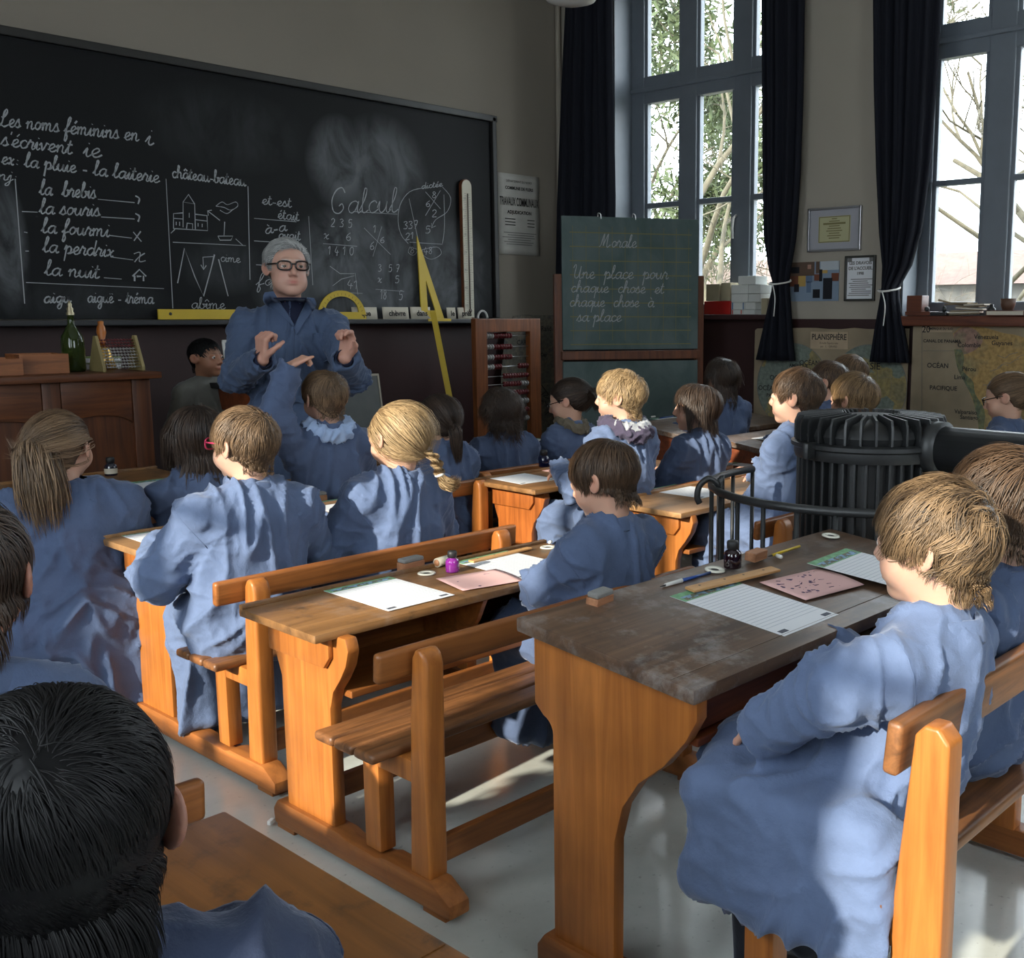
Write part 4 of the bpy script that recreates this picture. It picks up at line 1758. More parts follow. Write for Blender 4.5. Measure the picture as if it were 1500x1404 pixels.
        for sd in (-1, 1):
            E, Wp = arms[sd]
            a = d_cap(P, S[sd], E, .060 * B, .056 * B)
            f = unit(Wp - E)
            a = smin(a, d_cap(P, E, Wp + f * .03, .057 * B, .046 * B), .03)
            a = smax(a, np.where(np.linalg.norm(P - Wp, axis=1) < .11, (P - Wp) @ f - .012, -1), .006)
            a = smax(a, -d_cap(P, Wp - f * .03, Wp + f * .08, .034 * B, .034 * B), .008)
            d = smin(d, a, .035)
        return d
    Vs, Fs = surface(field, lo, hi, (.0068 if near else .0095))
    Nm = normals_of(Vs, Fs)
    so = rng.uniform(0, 50, 3)
    disp = np.zeros(len(Vs))
    wsum = np.full(len(Vs), 1e-6)
    # sleeves
    armw = np.zeros(len(Vs))
    for a, b_, kind in bones:
        ln = np.linalg.norm(b_ - a)
        ax = (b_ - a) / ln
        q = Vs - a
        sc = q @ ax
        h = np.clip(sc, 0, ln)
        pd = np.linalg.norm(q - h[:, None] * ax, axis=1)
        w = np.clip(1.5 - pd / (.062 * B), 0, 1) * ((sc > -.03) & (sc < ln + .05))
        o = q - sc[:, None] * ax
        tw = sc * 9 + (o @ np.array([.3, .5, .8])) * 10
        X = np.stack([sc * 17 + (o @ V3(.7, -.2, .4)) * 14, (o @ V3(.9, .1, .3)) * 7, (o @ V3(-.2, .9, .4)) * 7], 1) + so
        el = np.exp(-((sc - (ln if kind == 'arm' else 0)) / .055) ** 2) + .7 * np.exp(-((sc - (0 if kind == 'arm' else ln)) / .05) ** 2)
        v = ridge(X) * (.0030 + .0100 * el)
        disp += w * v
        armw = np.maximum(armw, w)
    bc = np.stack([(Vs - hp) @ R_, (Vs - hp) @ fw, (Vs - hp) @ up], 1)
    # torso: slanting pulls and soft vertical drapes
    tz = bc[:, 2] / max(L_, .1)
    sgn = bc[:, 0]
    X = np.stack([bc[:, 0] * 7.5 + bc[:, 2] * 4.5 * np.tanh(sgn * 9), bc[:, 1] * 6, bc[:, 2] * 3.0], 1) + so + 7
    X2 = np.stack([bc[:, 0] * 4, bc[:, 1] * 4, bc[:, 2] * 11 + np.abs(bc[:, 0]) * 8], 1) + so + 19
    wt = (1 - armw) * np.clip((tz + .35) * 2.5, 0, 1)
    low = np.exp(-((tz - .12) / .22) ** 2)
    disp += wt * (ridge(X) * .0075 + ridge(X2) * (.0010 + .0080 * low) + noise(bc * 5 + so) * .008)
    # skirt: hanging folds below the knees, creases over the lap
    ws = (1 - armw) * np.clip((.05 - tz) * 3.0, 0, 1)
    hang = np.clip((ht - .09 - Vs[:, 2]) / .08, 0, 1)
    X = np.stack([bc[:, 0] * 11, bc[:, 1] * 11, Vs[:, 2] * 1.8], 1) + so + 31
    X3 = np.stack([bc[:, 0] * 9 + bc[:, 1] * 4, bc[:, 1] * 5 + bc[:, 0] * 3, Vs[:, 2] * 7], 1) + so + 43
    disp += ws * (hang * ridge(X) * .013 + (1 - hang) * ridge(X3) * .009)
    # fine puckers
    msk = np.clip(.5 + 1.1 * noise(Vs * 6 + so + 90), 0, 1)
    disp += msk * (ridge(Vs * np.array([19, 19, 11]) + so + 60) * .0022 + ridge(Vs * np.array([11, 11, 22]) + so + 75) * .0014) + noise(Vs * 36 + so) * .0012
    Vs = Vs + Nm * (disp * wr)[:, None]
    # uneven hem
    me = mesh_np('smock', Vs - base, Fs)
    sm = link('smock', me, mat or M_smock, t)
    # armhole seams
    if near and not adult:
        bv = BVHTree.FromPolygons([tuple(v) for v in Vs], [tuple(f) for f in Fs])
        bm = nb()
        for sd in (-1, 1):
            E, Wp = arms[sd]
            ax = unit(E - S[sd])
            ax = unit(ax + R_ * sd * .55)
            c = S[sd] + (E - S[sd]) * .16
            u_ = unit(np.cross(ax, V3(.3, .2, .9)))
            w_ = np.cross(ax, u_)
            run = []
            for k in range(41):
                a = k * 2 * math.pi / 40
                dd_ = u_ * math.cos(a) + w_ * math.sin(a)
                hit = bv.ray_cast(Vector(c + dd_ * .16), Vector(-dd_), .14)
                if hit[0] is not None and abs((np.array(hit[0]) - c) @ TR[:, 0] * sd) < .12 and np.linalg.norm(np.array(hit[0]) - c) < .098:
                    run.append(hit[0] - Vector(base))
                else:
                    if len(run) > 3:
                        tube(bm, run, .0013, 5)
                    run = []
            if len(run) > 3:
                tube(bm, run, .0013, 5)
        if len(bm.verts):
            obj('seam', bm, mat or M_smock, t, smooth=True)
        else:
            bm.free()
    # collar band
    if collar:
        bm = nb()
        rings = []
        for rr, hh_ in ((.049, -.030), (.048, .012), (.053, .028), (.064, .022), (.079, -.012)):
            ring = []
            for k in range(28):
                a = k * 2 * math.pi / 28
                fr = .5 + .5 * math.cos(a)          # 1 at the front
                p = nbp + up * (hh_ + .004 - .040 * fr) * ks + (R_ * math.sin(a) * rr * 1.10 + fw * (math.cos(a) * rr * 1.02 + .004)) * ks * (1 + .05 * math.sin(5 * a + seed))
                ring.append(bm.verts.new(Vector(p - base)))
            rings.append(ring)
        for a_, b2 in zip(rings, rings[1:]):
            for k in range(28):
                bm.faces.new((a_[k], a_[(k + 1) % 28], b2[(k + 1) % 28], b2[k]))
        o = obj('collar', bm, mat or M_smock, t, smooth=True)
        md = o.modifiers.new('thick', 'SOLIDIFY')
        md.thickness = .004
        md = o.modifiers.new('soft', 'SUBSURF')
        md.levels = md.render_levels = 1
    # legs and shoes
    if legs:
        pr = [(K[sd] - V3(0, 0, .02), A[sd], .048 * s, .040 * s) for sd in (-1, 1)]
        Vl, Fl = prim_surface(pr, .01, .010)
        link('trousers', mesh_np('trousers', Vl - base, Fl), M_trouser, t)
        for sd in (-1, 1):
            bm = nb()
            n_ = 14
            sh_ = ks * (1.0 if not adult else 1.05)
            secs = [(-.055, .026, .050), (-.04, .031, .062), (0, .030, .064), (.04, .033, .050), (.085, .036, .040), (.12, .030, .032), (.138, .014, .022)]
            rings = []
            for (yy, hw, hh_) in secs:
                ring = []
                for k in range(n_):
                    a = 2 * math.pi * k / n_
                    zz = max(0.0, hh_ * .5 + hh_ * .55 * math.sin(a))
                    p = np.array([A[sd][0], A[sd][1], 0]) + (R_ * math.cos(a) * hw + Fw * yy) * sh_ + V3(0, 0, zz * sh_)
                    ring.append(bm.verts.new(Vector(p - base)))
                rings.append(ring)
            for a_, b2 in zip(rings, rings[1:]):
                for k in range(n_):
                    bm.faces.new((a_[k], a_[(k + 1) % n_], b2[(k + 1) % n_], b2[k]))
            bm.faces.new(rings[0])
            bm.faces.new(rings[-1])
            obj('shoe', bm, M_shoe, t, smooth=True)
    # ---------------- hair
    if hair:
        FRONT[0] = hair.get('front', 0.0)
        hm = hair_mat(*hairc)
        st = dict(hair)
        dn = HR.T @ V3(0, 0, -1)
        st.setdefault('down', tuple(dn))
        W, lock = grow_hair(rng, nstrand, st, st.get('M', 9))
        if st.get('loose'):
            s2 = dict(len=.085, wave=(.5, 8), lift=.012, grav=1.0, jit=.25, clump=.6, neck=False, low=-.05, down=tuple(dn), M=st.get('M', 9), cover=False)
            W2, l2 = grow_hair(rng, st['loose'] * 12, s2, s2['M'])
            keep = ((W2[:, 0, 1] > .02) & (W2[:, 0, 2] < .055)) | (rng.uniform(0, 1, len(W2)) < .03)
            W2, l2 = W2[keep], l2[keep]
            W, lock = np.concatenate([W, W2]), np.concatenate([lock, l2])
        Ws = [head + (W * ks) @ HR.T]
        lk = [lock]
        # scalp layer under the strands
        low_ = st.get('low', -.060)
        off_ = .0025 + .25 * st.get('lift', .012)

        def cap(P):
            d = d_ell(P, CR_C, CR_R + off_)
            if st.get('neck', True):
                d = smin(d, d_cap(P, V3(0, -.034, -.02), V3(0, -.034, st.get('neck_low', -.088) + .02), .054, .042), .03)
                low2 = st.get('neck_low', -.088) + .006
            else:
                low2 = low_ + .004
            zl0 = zline(P[:, 1], low2)
            zl = zline(P[:, 1], low_ + .004)
            d = smax(d, (zl0 + .004 - P[:, 2]), .008)
            return smax(d, P[:, 1] * .0 - d_ell(P, CR_C, CR_R - .006), .002) if not st.get('neck', True) else d
        Vc, Fc = surface(cap, (-.10, -.125, -.10), (.10, .11, .12), .006)
        Vc += normals_of(Vc, Fc) * (noise(Vc * np.array([60, 25, 60])) * .002)[:, None]
        mc = mesh_np('scalp_hair', base * 0 + (head + (Vc * ks) @ HR.T - base), Fc)
        a = mc.attributes.new('lock', 'FLOAT', 'POINT')
        a.data.foreach_set('value', np.full(len(Vc), .12, np.float32))
        mc.uv_layers.new(name='along')
        hroot = link('hair', strands_mesh('hair', Ws[0] - base, srad * rng.uniform(.7, 1.25, len(W)), lk[0], head - base), hm, t)
        link('scalp_hair', mc, hm, hroot)
        if pony is not None:
            g = [head + HR @ (np.array(p) * ks) for p in pony['guide']]
            Wt = tube_strands(rng, g, pony.get('n', 420), pony['r'], taper=pony.get('taper', (.5, 1.15, 1.0, .55)))
            link(pony.get('name', 'ponytail'), strands_mesh('ponytail', Wt - base, srad * 1.3 * rng.uniform(.7, 1.3, len(Wt)), rng.uniform(0, 1, len(Wt)), head - base), hm, hroot)
            if pony.get('tie'):
                bm = nb()
                p0, p1 = g[0], g[1]
                q = Vector(unit(p1 - p0)).to_track_quat('Z', 'Y').to_matrix()
                pts = [Vector(p0 - base) + q @ Vector((math.cos(k * .5236) * pony.get('tr', .014), math.sin(k * .5236) * pony.get('tr', .014), 0)) for k in range(12)]
                tube(bm, pts, pony.get('tw', .005), 8, closed=True)
                obj('hair_tie', bm, pony['tie'], t, smooth=True)
    if braid is not None:
        g = [head + HR @ (np.array(p) * ks) for p in braid['guide']]
        G = np.array(smooth_path(g, 10))
        seg = np.concatenate([[0], np.cumsum(np.linalg.norm(np.diff(G, axis=0), axis=1))])
        A_, B_ = HR[:, 0], HR[:, 1]
        n_, r_ = braid.get('n', 130), braid['r']
        M_ = 44
        s_ = np.linspace(0, seg[-1], M_)
        C_ = np.stack([np.interp(s_, seg, G[:, i]) for i in range(3)], 1)
        all_ = []
        for k in range(3):
            ph = s_ / braid.get('pitch', .042) * 2 * math.pi + k * 2.0944
            cen = C_ + A_ * (np.sin(ph) * r_ * .8)[:, None] + B_ * (np.sin(2 * ph) * r_ * .45)[:, None]
            o_ = rng.normal(0, .42, (n_, 2)) * r_ * .62
            all_.append(cen[None] + o_[:, :1, None] * A_ + o_[:, 1:, None] * B_)
        Wb = np.concatenate(all_)
        link('braid', strands_mesh('braid', Wb - base, srad * 1.2 * rng.uniform(.7, 1.2, len(Wb)), np.repeat(rng.uniform(.2, .9, 3), n_) * .5 + rng.uniform(0, .5, len(Wb)), head - base), hm, hroot)
        bm = nb()
        q = Vector(unit(g[-1] - g[-2])).to_track_quat('Z', 'Y').to_matrix()
        tube(bm, [Vector(g[-1] - base) + q @ Vector((math.cos(k * .5236) * r_ * .75, math.sin(k * .5236) * r_ * .75, 0)) for k in range(12)], .005, 8, closed=True)
        obj('hair_tie', bm, M_white, t, smooth=True)
    if glasses is not None:
        bm = nb()
        zc, yc = .004, .101
        for sx in (-1, 1):
            pts = []
            for k in range(24):
                a = k * 2 * math.pi / 24
                ca_, sa_ = math.cos(a), math.sin(a)
                x = .0325 * sx + .0245 * abs(ca_) ** .7 * math.copysign(1, ca_)
                z = zc - .001 + .0165 * abs(sa_) ** .7 * math.copysign(1, sa_)
                pts.append(Vector(head + HR @ (V3(x, yc - abs(x) * .16, z) * ks) - base))
            tube(bm, pts, .0022 * ks * glasses.get('w', 1), 6, closed=True)
            tube(bm, [Vector(head + HR @ (V3(sx * x, y, z) * ks) - base) for x, y, z in ((.056, .092, zc + .006), (.066, .080, zc + .006), (.073, .04, zc + .006), (.077, .0, zc + .006), (.078, -.015, zc - .002), (.078, -.028, zc - .014))], .0022 * ks * glasses.get('w', 1), 6)
        tube(bm, [Vector(head + HR @ (V3(x, .102, zc + .005) * ks) - base) for x in (-.009, 0, .009)], .0022 * ks * glasses.get('w', 1), 6)
        gl_ = obj('glasses', bm, glasses['m'], t, smooth=True)
        for sx in (-1, 1):
            bm = nb()
            vs = [bm.verts.new(Vector(head + HR @ (V3(.0325 * sx + .0245 * math.cos(k * .3927), yc - .004, zc - .001 + .0165 * math.sin(k * .3927)) * ks) - base)) for k in range(16)]
            bm.faces.new(vs)
            obj('lens', bm, M_lens, gl_)
    return dict(root=t, base=base, head=head, HR=HR, nb=nbp, hp=hp, up=up, fw=fw, R=R_, Fw=Fw, S=S, arms=arms, ks=ks, smock=sm, body=body)
def pupil(px, py, Y, hyaw, byaw, label, lean=-.01, side=0.0, **kw):
    h = np.array(atY(px, py, Y))
    f = frame(byaw)
    hip = h - f[:, 1] * (.02 + lean) + f[:, 0] * side
    return person(label, h, hyaw, (hip[0], hip[1]), byaw, **kw)


def hood(info, mat, mat2=None, size=1.0, seed=3, name='hood', spread=1.0):
    """crumpled hood or collar lying behind the neck"""
    nbp, up, fw, R_, s = info['nb'], info['up'], info['fw'], info['R'], info['ks']
    c = nbp + up * .008 * s
    pts = []
    for a in np.linspace(-125, 125, 9):
        a = math.radians(a)
        back = math.cos(a)
        pts.append(c - fw * (.062 + .03 * max(back, 0)) * size * s * math.cos(a) + R_ * math.sin(a) * .072 * size * s * spread - up * (.004 + .035 * max(0, back) * size) * s + up * .012)
    so = np.random.default_rng(seed).uniform(0, 30, 3)

    def fn(P):
        d = None
        for a, b in zip(pts, pts[1:]):
            q = d_cap(P, a, b, .026 * size * s, .026 * size * s)
            d = q if d is None else smin(d, q, .02)
        return d
    P_ = np.array(pts)
    V, F = surface(fn, P_.min(0) - .05, P_.max(0) + .05, .005)
    Nn = normals_of(V, F)
    V = V + Nn * (ridge(V * 26 + so) * .008 + noise(V * 60 + so) * .003)[:, None]
    o = link(name, mesh_np(name, V - info['base'], F), mat, info['root'])
    if mat2 is not None:
        pts2 = [p + up * .019 * s + fw * .004 for p in pts[2:7]]

        def fn2(P):
            d = None
            for a, b in zip(pts2, pts2[1:]):
                q = d_cap(P, a, b, .020 * size * s, .020 * size * s)
                d = q if d is None else smin(d, q, .02)
            return d
        P_ = np.array(pts2)
        V, F = surface(fn2, P_.min(0) - .04, P_.max(0) + .04, .005)
        V = V + normals_of(V, F) * (ridge(V * 30 + so) * .006)[:, None]
        link('hood_lining', mesh_np('hood_lining', V - info['base'], F), mat2, o)
    return o


SHORT = dict(len=.055, nape=.018, layer=.4, lift=.010, grav=.5, swirl=.35, jit=.16)
BOWL = dict(len=.085, nape=.030, layer=.15, lift=.011, grav=.8, swirl=.3, jit=.08, fringe=.06)
BOB = dict(cover=True, len=.185, layer=.12, lift=.020, grav=1.1, swirl=.15, jit=.06, low=-.062, clump=.45, M=11, crown=(.0, -.035, .098))

# front row of the view
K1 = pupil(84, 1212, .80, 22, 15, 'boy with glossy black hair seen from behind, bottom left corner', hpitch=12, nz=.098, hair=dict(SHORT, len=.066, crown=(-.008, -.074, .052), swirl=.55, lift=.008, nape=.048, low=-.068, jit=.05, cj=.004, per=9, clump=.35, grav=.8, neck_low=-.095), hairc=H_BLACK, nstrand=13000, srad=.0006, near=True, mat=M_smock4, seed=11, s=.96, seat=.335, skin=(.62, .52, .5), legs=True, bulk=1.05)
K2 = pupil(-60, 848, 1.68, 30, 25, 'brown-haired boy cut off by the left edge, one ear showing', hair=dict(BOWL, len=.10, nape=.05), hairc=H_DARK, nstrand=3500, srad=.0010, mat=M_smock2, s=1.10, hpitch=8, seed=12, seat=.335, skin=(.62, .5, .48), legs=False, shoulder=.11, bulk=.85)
K3 = pupil(92, 655, 3.62, 48, 12, 'girl with long light brown hair half tied back, large smock hanging to the floor', hair=dict(cover=True, len=.10, tie=(-.035, -.098, .015), lift=.01, M=10, low=-.07, clump=.4), hairc=H_LIGHT, nstrand=1800, srad=.0011,
           pony=dict(guide=[(-.030, -.095, .022), (-.022, -.112, -.02), (-.012, -.118, -.09), (-.006, -.118, -.16), (-.002, -.112, -.225)], r=.066, n=950, taper=(.35, .95, 1.1, 1.1, .85), tie=M_black, tr=.016, tw=.004), s=1.06, seed=13, seat=.30, bulk=1.22, hem=.10, shoulder=.145,
           lean=0.0, mat=M_smock2, drape=[((1.33, 3.60, .25), (.30, .17, .19), .10)])
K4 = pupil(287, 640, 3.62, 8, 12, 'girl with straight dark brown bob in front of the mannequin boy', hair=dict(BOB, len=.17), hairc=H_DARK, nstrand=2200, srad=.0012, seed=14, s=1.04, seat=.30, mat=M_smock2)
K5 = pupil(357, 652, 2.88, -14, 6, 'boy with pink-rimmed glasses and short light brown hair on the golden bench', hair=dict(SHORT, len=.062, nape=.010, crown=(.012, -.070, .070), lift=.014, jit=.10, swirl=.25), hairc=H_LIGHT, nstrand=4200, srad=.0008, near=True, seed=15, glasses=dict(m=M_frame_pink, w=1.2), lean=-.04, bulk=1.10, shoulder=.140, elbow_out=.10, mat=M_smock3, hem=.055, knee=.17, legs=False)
h6 = atY(475, 583, 3.62)
K6 = pupil(475, 583, 3.72, 4, 10, 'boy raising his left arm towards the teacher, pale blue hood at his neck', hair=dict(SHORT, len=.058, nape=.012, lift=.013), hairc=H_LIGHT, nstrand=2600, srad=.0010, seed=16, seat=.40, bulk=1.05,
           armL=(atY(398, 612, 3.70), atY(424, 537, 3.68)), handL=((.62, -.50, .45), (.25, .3, -.9), (.95, .9, .8, .05), .2), mat=M_smock2)
hood(K6, M_hoodblue, None, .95, 6, spread=1.1)
K7 = pupil(580, 640, 2.84, -6, 6, 'girl with blond plaited hair over her right shoulder, on the golden bench', hpitch=10, hair=dict(len=.1, tie=(.035, -.085, -.060), lift=.012, loose=14, M=10, low=-.066, clump=.5, jit=.2), hairc=H_BLOND, nstrand=3600, srad=.0009, near=True, lean=-.07, seed=17, braid=dict(guide=[(.036, -.088, -.058), (.044, -.106, -.078), (.052, -.114, -.110), (.056, -.112, -.142)], r=.0145, pitch=.085, n=170), pony=dict(guide=[(.056, -.112, -.142), (.066, -.120, -.168), (.092, -.128, -.178), (.118, -.122, -.160)], r=.020, n=260, taper=(.5, 1.0, 1.2, .8), name='braid_tuft'), bulk=1.06, elbow_out=.08, skin=(1.05, 1, .98), mat=M_smock)
K8 = pupil(640, 612, 3.80, 10, 8, 'girl with dark low ponytail held by a white hair tie, behind the plaited girl', hair=dict(len=.1, tie=(.02, -.092, -.030), lift=.012, M=10, low=-.066), hairc=H_DARK, nstrand=1800, srad=.0012,
           pony=dict(guide=[(.02, -.092, -.032), (.024, -.118, -.05), (.03, -.12, -.11), (.036, -.115, -.20)], r=.026, n=380, tie=M_white, tr=.016, tw=.004), seed=18, seat=.30, hem=.12, mat=M_smock2, bulk=1.08)
K9 = pupil(735, 600, 3.93, 15, 12, 'child with curly dark brown hair in front of the counting frame', hair=dict(BOB, len=.15, wave=(.5, 9), lift=.024, jit=.2), hairc=H_DARK, nstrand=2000, srad=.0012, seed=19, seat=.30, mat=M_smock2)
K10 = pupil(830, 588, 3.92, -32, -5, 'girl in glasses looking down, dark hair in a red tie, fur-trimmed hood', hpitch=18, hair=dict(len=.1, tie=(.005, -.098, .020), lift=.008, M=10, low=-.064), hairc=H_DARK, nstrand=1700, srad=.0012,
            pony=dict(guide=[(.005, -.098, .020), (.008, -.128, .012), (.012, -.142, -.04), (.010, -.135, -.10)], r=.024, n=320, tie=plain('red_tie', (.55, .01, .015, 1), .5), tr=.016, tw=.008), seed=20, seat=.30, glasses=dict(m=M_frame_black, w=.9), mat=M_smock2)
hood(K10, M_fur, None, .9, 8, 'fur_trim')
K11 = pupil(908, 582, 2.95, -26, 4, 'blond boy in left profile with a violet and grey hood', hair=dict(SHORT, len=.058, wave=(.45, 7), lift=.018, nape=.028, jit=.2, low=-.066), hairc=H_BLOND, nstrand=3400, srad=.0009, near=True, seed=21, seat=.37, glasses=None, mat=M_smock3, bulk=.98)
hood(K11, M_hoodviolet, M_hoodgrey, 1.12, 9)
K12 = pupil(884, 702, 1.98, -14, 0, 'boy with smooth brown hair looking down at the scarred desk', hpitch=16, hair=dict(BOWL, len=.082, nape=.022, lift=.012, crown=(.01, -.06, .085)), hairc=H_BROWN, nstrand=5000, srad=.0008, near=True, seed=22, seat=.335, hem=.07, knee=.25, legs=False, bulk=1.0,
            armL=(atY(800, 862, 2.06), atY(838, 838, 2.24)), skin=(1.0, .95, .92), mat=M_smock2)
K13 = pupil(1020, 598, 2.96, -34, 0, 'girl with straight dark bob and fringe in left profile', hair=dict(BOB, len=.16, fringe=.055), hairc=H_DARK, nstrand=2800, srad=.0011, near=True, seed=23, seat=.335, mat=M_smock2)
K14 = pupil(1057, 553, 3.63, 20, 15, 'girl with dark wavy hair seated below the red crate at the window', hair=dict(BOB, len=.14, wave=(.25, 7), lift=.022), hairc=H_DARK, nstrand=1400, srad=.0014, seed=24, seat=.38, mat=M_smock2)
K15 = pupil(1166, 582, 2.20, -14, 2, 'boy with short brown hair in left profile beside the stove', hair=dict(SHORT, len=.05, nape=.012, lift=.013), hairc=H_BROWN, nstrand=3200, srad=.0009, near=True, seed=25, seat=.39, mat=M_smock3,
            armL=(atY(1110, 742, 2.30), atY(1066, 792, 2.44)), hem=.12)
K16 = pupil(1250, 585, 2.20, 5, 5, 'boy with smooth dark blond hair rising just behind the stove top', hair=dict(BOWL, len=.085, lift=.014), hairc=('dark_blond_hair', (.06, .036, .018, 1), (.32, .20, .10, 1)), nstrand=2600, srad=.0010, seed=26, seat=.37, mat=M_smock2)
K17 = pupil(1213, 560, 2.78, -10, 5, 'brown-haired boy half hidden behind the dark blond boy', hair=dict(SHORT, len=.05), hairc=H_BROWN, nstrand=1300, srad=.0013, seed=27, seat=.38, mat=M_smock2)
K18 = pupil(1243, 549, 2.86, 5, 5, 'fair-haired child farthest back behind the stove, only the crown showing', hair=dict(BOWL), hairc=H_LIGHT, nstrand=1200, srad=.0013, seed=28, seat=.38, mat=M_smock2)
K19 = pupil(1472, 582, 2.0, -14, -2, 'girl in dark glasses with a fair ponytail at the right edge', hpitch=16, hair=dict(len=.1, tie=(.01, -.098, .028), lift=.009, M=10, low=-.066), hairc=H_LIGHT, nstrand=1900, srad=.0011,
            pony=dict(guide=[(.01, -.098, .028), (.012, -.124, .018), (.014, -.13, -.06), (.012, -.12, -.15)], r=.022, n=300, tie=M_white, tr=.014, tw=.005), seed=29, seat=.38, glasses=dict(m=M_frame_black), mat=M_smock2)
K20 = pupil(1368, 798, .775, -4, -2, 'boy with tousled light brown hair in left profile on the near right bench', hpitch=2, hair=dict(SHORT, len=.074, fringe=.040, nape=.026, lift=.018, jit=.30, swirl=.45, tang=.80, crown=(.02, -.078, .066), bias=(0, .05, .01), layer=.25, per=34, clump=.72), hairc=('tousled_hair', (.036, .022, .013, 1), (.26, .165, .088, 1)), nstrand=7000, srad=.0008, near=True, seed=30, seat=.44, side=.02, bulk=1.0,
            armL=((1.440, .83, .735), (1.452, .985, .620)), armR=((1.80, .85, .735), (1.70, .97, .615)), handL=((.75, .45, -.35), (-.2, -.2, -1), (.5, .55, .6, .65), .3), hem=.22, knee=.22, wr=1.1, lean=-.10, drape=[((1.402, .90, .43), (.040, .19, .125), .035)], mat=M_smock3, shoulder=.13, kneeyaw=-4)
K21 = pupil(1466, 742, .80, 8, 0, 'boy with darker tousled hair cut off by the right edge', hair=dict(SHORT, len=.075, nape=.03, lift=.020, jit=.24), hairc=H_BROWN, nstrand=4000, srad=.0009, near=True, seed=31, seat=.44, lean=-.08, bulk=1.0, mat=M_smock2)
# ------------------------------------------------------------------ teacher and mannequin
TT = 4.9
hT = np.array(atT(421, 392, TT))
fT = frame(206)
hipT = hT - V3(0, 0, 0) + V3(.0, .02, 0)
T = person('grey-haired man in glasses and blue work coat, both hands raised, facing the class', hT, 198, (hipT[0], hipT[1]), 206, seat=.81, adult=True, stand=True, s=1.05,
           hair=dict(len=.045, nape=.015, layer=.5, lift=.013, crown=(.02, -.075, .070), jit=.22, swirl=.3, low=-.055, fringe=.045, clump=.4, front=.016, bias=(.10, -.13, .03)), hairc=H_GREY, nstrand=3200, srad=.0010, near=True,
           armR=(atT(346, 552, TT - .10), atT(384, 528, TT - .33)), armL=(atT(516, 556, TT - .10), atT(505, 526, TT - .35)),
           handR=((-.05, -.15, 1), (.75, .1, -.1), (.95, 1.05, 1.1, 1.15), .5), handL=((.12, -.15, 1), (-.8, -.2, -.1), (.75, .95, 1.05, 1.1), .35),
           glasses=dict(m=M_frame_black, w=1.45), collar=False, mat=M_coat, name='teacher', group=None, shoulder=.182, bulk=1.12, hem=.42, seed=50, skin=(.98, .95, 1.0), wr=1.5, cat='person')
bvh = BVHTree.FromPolygons([v.co.copy() for v in T['smock'].data.vertices], [tuple(p.vertices) for p in T['smock'].data.polygons])
TB = Vector(T['base'])
tF, tR, tU = Vector(T['fw']), Vector(T['R']), Vector(T['up'])


def on_chest(px, py, lift):
    o = Vector(_C) - TB
    d = Vector(ray(px, py)).normalized()
    h = bvh.ray_cast(o, d)
    if h[0] is None:
        p = atT(px, py, TT - .12) - TB
        return p
    return h[0] - d * lift


def chest_patch(name, outline, mat, lift, thick, n=9):
    """cloth laid on the coat: left edge and right edge as pixel polylines"""
    le, ri = [np.array(smooth_path(e, 4)) for e in outline]
    bm = nb()
    rows = []
    m = 14
    for j in range(m + 1):
        t_ = j / m
        a = le[min(int(t_ * (len(le) - 1)), len(le) - 2)]
        ia = t_ * (len(le) - 1)
        a = le[int(min(ia, len(le) - 1.001))] * (1 - ia % 1 if ia < len(le) - 1 else 0) + le[min(int(ia) + 1, len(le) - 1)] * (ia % 1 if ia < len(le) - 1 else 1)
        ib = t_ * (len(ri) - 1)
        b_ = ri[int(min(ib, len(ri) - 1.001))] * (1 - ib % 1 if ib < len(ri) - 1 else 0) + ri[min(int(ib) + 1, len(ri) - 1)] * (ib % 1 if ib < len(ri) - 1 else 1)
        rows.append([bm.verts.new(on_chest(*(a + (b_ - a) * i / n), lift)) for i in range(n + 1)])
    for r0, r1 in zip(rows, rows[1:]):
        for i in range(n):
            bm.faces.new((r0[i], r0[i + 1], r1[i + 1], r1[i]))
    bmesh.ops.smooth_vert(bm, verts=bm.verts, factor=.5, use_axis_x=True, use_axis_y=True, use_axis_z=True)
    bmesh.ops.smooth_vert(bm, verts=bm.verts, factor=.5, use_axis_x=True, use_axis_y=True, use_axis_z=True)
    o = obj(name, bm, mat, T['root'], smooth=True)
    md = o.modifiers.new('thick', 'SOLIDIFY')
    md.thickness = thick
    md.offset = 0
    return o


chest_patch('shirt_front', ([(398, 436), (405, 445), (420, 460), (431, 474)], [(452, 436), (446, 450), (437, 465), (431, 475)]), M_navy, .004, .004)
chest_patch('lapel', ([(388, 428), (384, 438), (390, 448), (399, 450), (431, 480)], [(401, 426), (407, 437), (414, 448), (424, 462), (432, 478)]), M_coat, .010, .006)
chest_patch('lapel', ([(450, 436), (446, 446), (440, 458), (434, 470), (431, 482)], [(460, 436), (464, 445), (461, 453), (452, 463), (433, 494)]), M_coat, .010, .006)
# shirt collar round the neck
bm = nb()
for (a0, a1) in ((35, 200), (160, 325)):
    pass
rings = []
ks = T['ks']
for rr, hh_ in ((.060, -.03), (.058, .006), (.061, .018), (.067, .012), (.072, -.004)):
    ring = []
    for k in range(29):
        a = math.radians(38 + k * (284 / 28))
        fr = .5 + .5 * math.cos(a)
        p = T['nb'] + T['up'] * (hh_ - .010 - .052 * fr) * ks + (T['R'] * math.sin(a) * rr * 1.08 + T['fw'] * (math.cos(a) * rr + .012)) * ks
        ring.append(bm.verts.new(Vector(p - T['base'])))
    rings.append(ring)
for a_, b2 in zip(rings, rings[1:]):
    for k in range(28):
        bm.faces.new((a_[k], a_[k + 1], b2[k + 1], b2[k]))
o = obj('shirt_collar', bm, M_navy, T['root'], smooth=True)
md = o.modifiers.new('thick', 'SOLIDIFY')
md.thickness = .004
